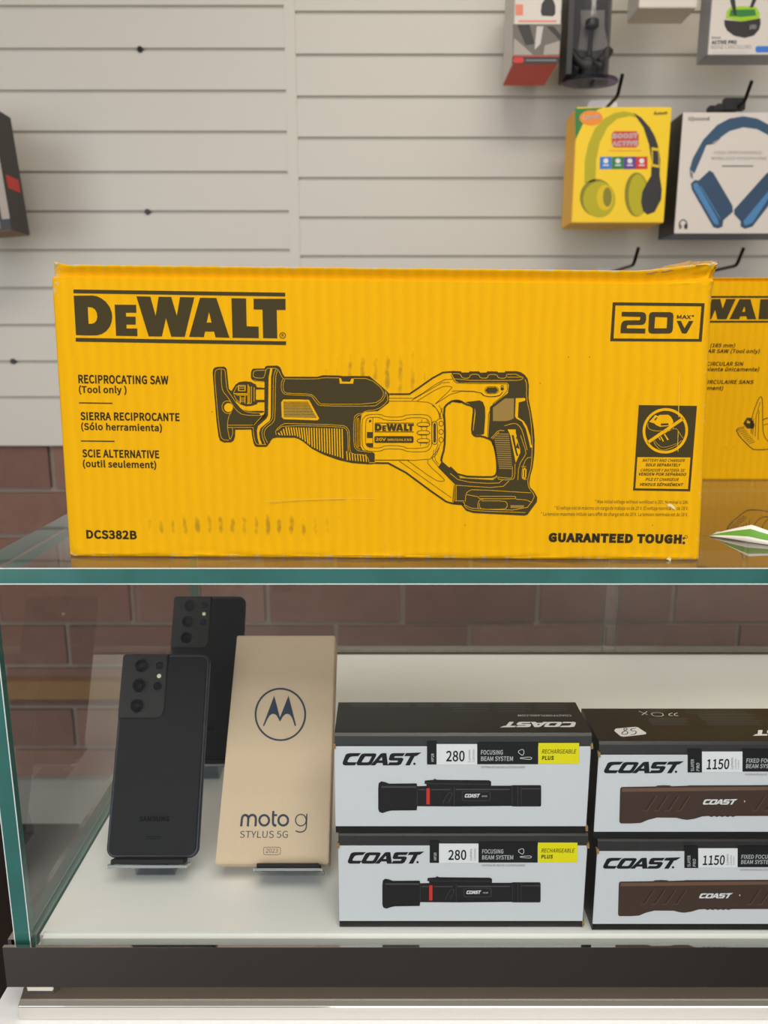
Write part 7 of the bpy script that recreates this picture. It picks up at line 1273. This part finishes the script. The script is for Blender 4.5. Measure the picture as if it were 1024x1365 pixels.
# ------------------------------------------------------------------ goods hanging on the slat wall
def hook(label, x, z, L=.205, clip=False, tab=True):
    t = thing('display_hook', label, 'hook', (x, YB, z), (0, 0, 0), 'slat wall hooks')
    mb = MB(); mb.box(-.016, .016, -.004, -.0002, -.014, .016, 'plastic_white'); mb.build('bracket', t, bevel=.001)
    mb = MB(); mb.tube([(0, -.003, .003), (0, -L + .01, .003), (0, -L, .0045), (0, -L - .005, .008), (0, -L - .024, .031)], .0032, 'steel_rod', 10); mb.build('rod', t, smooth=True, angle=60)
    if clip:
        mb = MB(); mb.box(-.026, .012, -L + .02, -L + .034, -.003, .017, 'pack_black'); mb.box(-.038, -.024, -L + .022, -L + .032, -.003, .008, 'pack_black'); mb.build('price_clip', t, bevel=.001)
    return t
def pack(name, label, cat, key, loc, w, h, d, mats, prints, rot=(0, 0, 0), tabx=None, tabm='plastic_white', bev=.0012):
    t = thing(name, label, cat, loc, rot, {'headphone_box': 'headphone boxes on the slat wall', 'accessory_box': 'accessory boxes on the slat wall'}.get(name))
    mb = MB(); mb.box(0, w, 0, d, 0, h, mats.get('f', 'box_white'), mats); mb.build('box', t, bevel=bev)
    if prints: art('print', prints, FRONT, t, eps=.25, step=.08)
    if tabx is not None:
        mb = MB(); y = d - .003
        hw = .028; z0, z1, hz = h - .002, h + .034, h + .014
        hole = [(tabx + .005 * math.cos(a * math.pi / 6), hz + .005 * math.sin(a * math.pi / 6)) for a in range(12)]
        outer = [(tabx - hw, z0), (tabx + hw, z0), (tabx + hw, z1 - .006), (tabx + hw - .006, z1), (tabx - hw + .006, z1), (tabx - hw, z1 - .006)]
        lo = [[Vector((p[0], y, p[1])) for p in L] for L in (outer, hole)]
        mb.add([p for L in lo for p in L], [tuple(q) for q in tessellate_polygon(lo)], tabm); to = mb.build('hang_tab', t, fix=False)
        sd = to.modifiers.new('solid', 'SOLIDIFY'); sd.thickness = .0008
    return t
Yk = 1.52
pack('headphone_box', 'yellow kids headphone box with a green corner, hanging on the slat wall', 'box', 'c', (.3461, Yk, 1.364), .1700, .1965, .085,
     {'f': 'box_yellow', '-x': 'side_orange', '-z': 'side_orange'}, ART['cray_print'], tabx=.0665)
hook('slat wall hook holding the yellow kids headphone box', .4126, 1.5705)
pack('headphone_box', 'white headphone box with blue over-ear headphones and dark side, hanging right', 'box', 'i', (.5359, Yk, 1.3442), .228, .2075, .085,
     {'f': 'box_white', '-x': 'side_dark', '-z': 'side_blue'}, ART['ips_print'], tabx=.1015, tabm='pack_black')
hook('slat wall hook with a black price clip above the white headphone box', .6374, 1.5600, clip=True)
hook('bare slat wall hook under the yellow headphone box', .4600, 1.2845)
hook('bare slat wall hook under the white headphone box', .6500, 1.2835)
pack('earbud_box', 'white earbud box with a lime green charging case, grey edges', 'box', 'e', (.5721, Yk, 1.6449), .1555, .130, .052,
     {'f': 'box_white', '-x': 'side_silver', '-z': 'side_silver'}, ART['ear_print'], tabx=.078)
hook('slat wall hook holding the earbud box', .6501, 1.7860)
pack('accessory_box', 'narrow white box with a red bottom and grey photo panel', 'box', 't', (.2287, Yk, 1.6323), .0812, .150, .125,
     {'f': 'box_white', '-z': 'red_bottom'}, ART['toy_print'], tabx=.0406)
hook('slat wall hook holding the narrow red bottomed box', .2693, 1.7930)
# blister pack
bl = thing('phone_mount_pack', 'black blister pack with a dark phone mount and clear domed front', 'package', (.3316, Yk + .05, 1.6226))
mb = MB(); mb.box(-.004, .0885, .030, .034, -.002, .165, 'pack_black'); mb.build('backing_card', bl, bevel=.0008)
mb = MB(); mb.box(-.004, .006, -.03, .030, -.002, .165, 'pack_black'); mb.build('side_flap', bl, bevel=.0006)
art('card_print', ART['blis_print'], Matrix.Translation((0, .0295, 0)) @ FRONT, bl, eps=.2)
mb = MB(); mb.tube([(.013, .01, .046), (.023, .004, .030), (.034, 0, .024), (.047, -.002, .022), (.062, 0, .026), (.073, .004, .036), (.082, .01, .050)], .0085, 'charcoal', 12)
mb.cyl((.047, .026), .017, .014, -.004, .040, 'charcoal', 24); mb.build('mount_cradle', bl, smooth=True, angle=60)
mb = MB(); mb.tube([(.047, .012, .04), (.048, .014, .075), (.049, .016, .09)], .004, 'steel_rod', 10); mb.build('mount_arm', bl, smooth=True)
mb = MB(); c0 = len(mb.v)
for zz, rr in ((0, 1), (.006, 1.0)):
    pass
pts = [(.049 + .012 * math.cos(a * math.pi / 10), .012 * math.sin(a * math.pi / 10)) for a in range(20)]
mb.prism([(p[0], .020 - .004 + 0 * p[1]) if False else (p[0], p[1] + .013) for p in pts], .088, .102, 'charcoal', 'z'); mb.build('mount_joint', bl, bevel=.002)
mb = MB(); el = [(.046 + .052 * math.cos(a * math.pi / 16), -.004 + .034 * math.sin(a * math.pi / 16)) for a in range(32)]
mb.prism(el, -.010, -.003, 'blister_violet', 'z'); mb.build('blister_base', bl, bevel=.002)
mb = MB(); n = 14; va = []
for zz in (-.002, .160):
    for a in range(n + 1):
        t_ = math.pi * a / n; va.append((.046 - .040 * math.cos(t_), .029 - .055 * math.sin(t_), zz))
mb.add(va, [(i, i + 1, n + 2 + i, n + 1 + i) for i in range(n)], 'blister'); mb.build('blister_dome', bl, smooth=True, fix=False)
hook('slat wall hook holding the black phone mount blister pack', .3760, 1.7930, L=.16)
pack('accessory_box', 'pale white package above the gap, only its underside showing at the top', 'box', 'p', (.440, Yk - .02, 1.7125), .10, .12, .07, {'f': 'box_white'}, None, tabx=.05)
hook('slat wall hook holding the pale white package', .490, 1.8490)
la = pack('accessory_box', 'dark box with a small red mark, cut off at the left frame edge', 'box', 'l', (-.848, 1.50, 1.335), .17, .21, .075,
     {'f': 'pack_black', '+x': 'photo_dk', '-z': 'wood_strip'}, None, rot=(0, math.radians(-4.5), math.radians(0)), tabx=.085)
mb = MB(); mb.box(.1699, .1703, .012, .062, .075, .098, 'red'); mb.build('red_mark', la)
mb = MB(); mb.box(.120, .150, -.0004, .0002, .004, .11, 'cardgrey'); mb.build('print', la)
mb = MB(); mb.box(.155, .1695, -.0006, .0002, .02, .2, 'photo_lt'); mb.build('edge_strip', la)
hook('slat wall hook holding the dark box at the frame edge', -.7800, 1.5620)
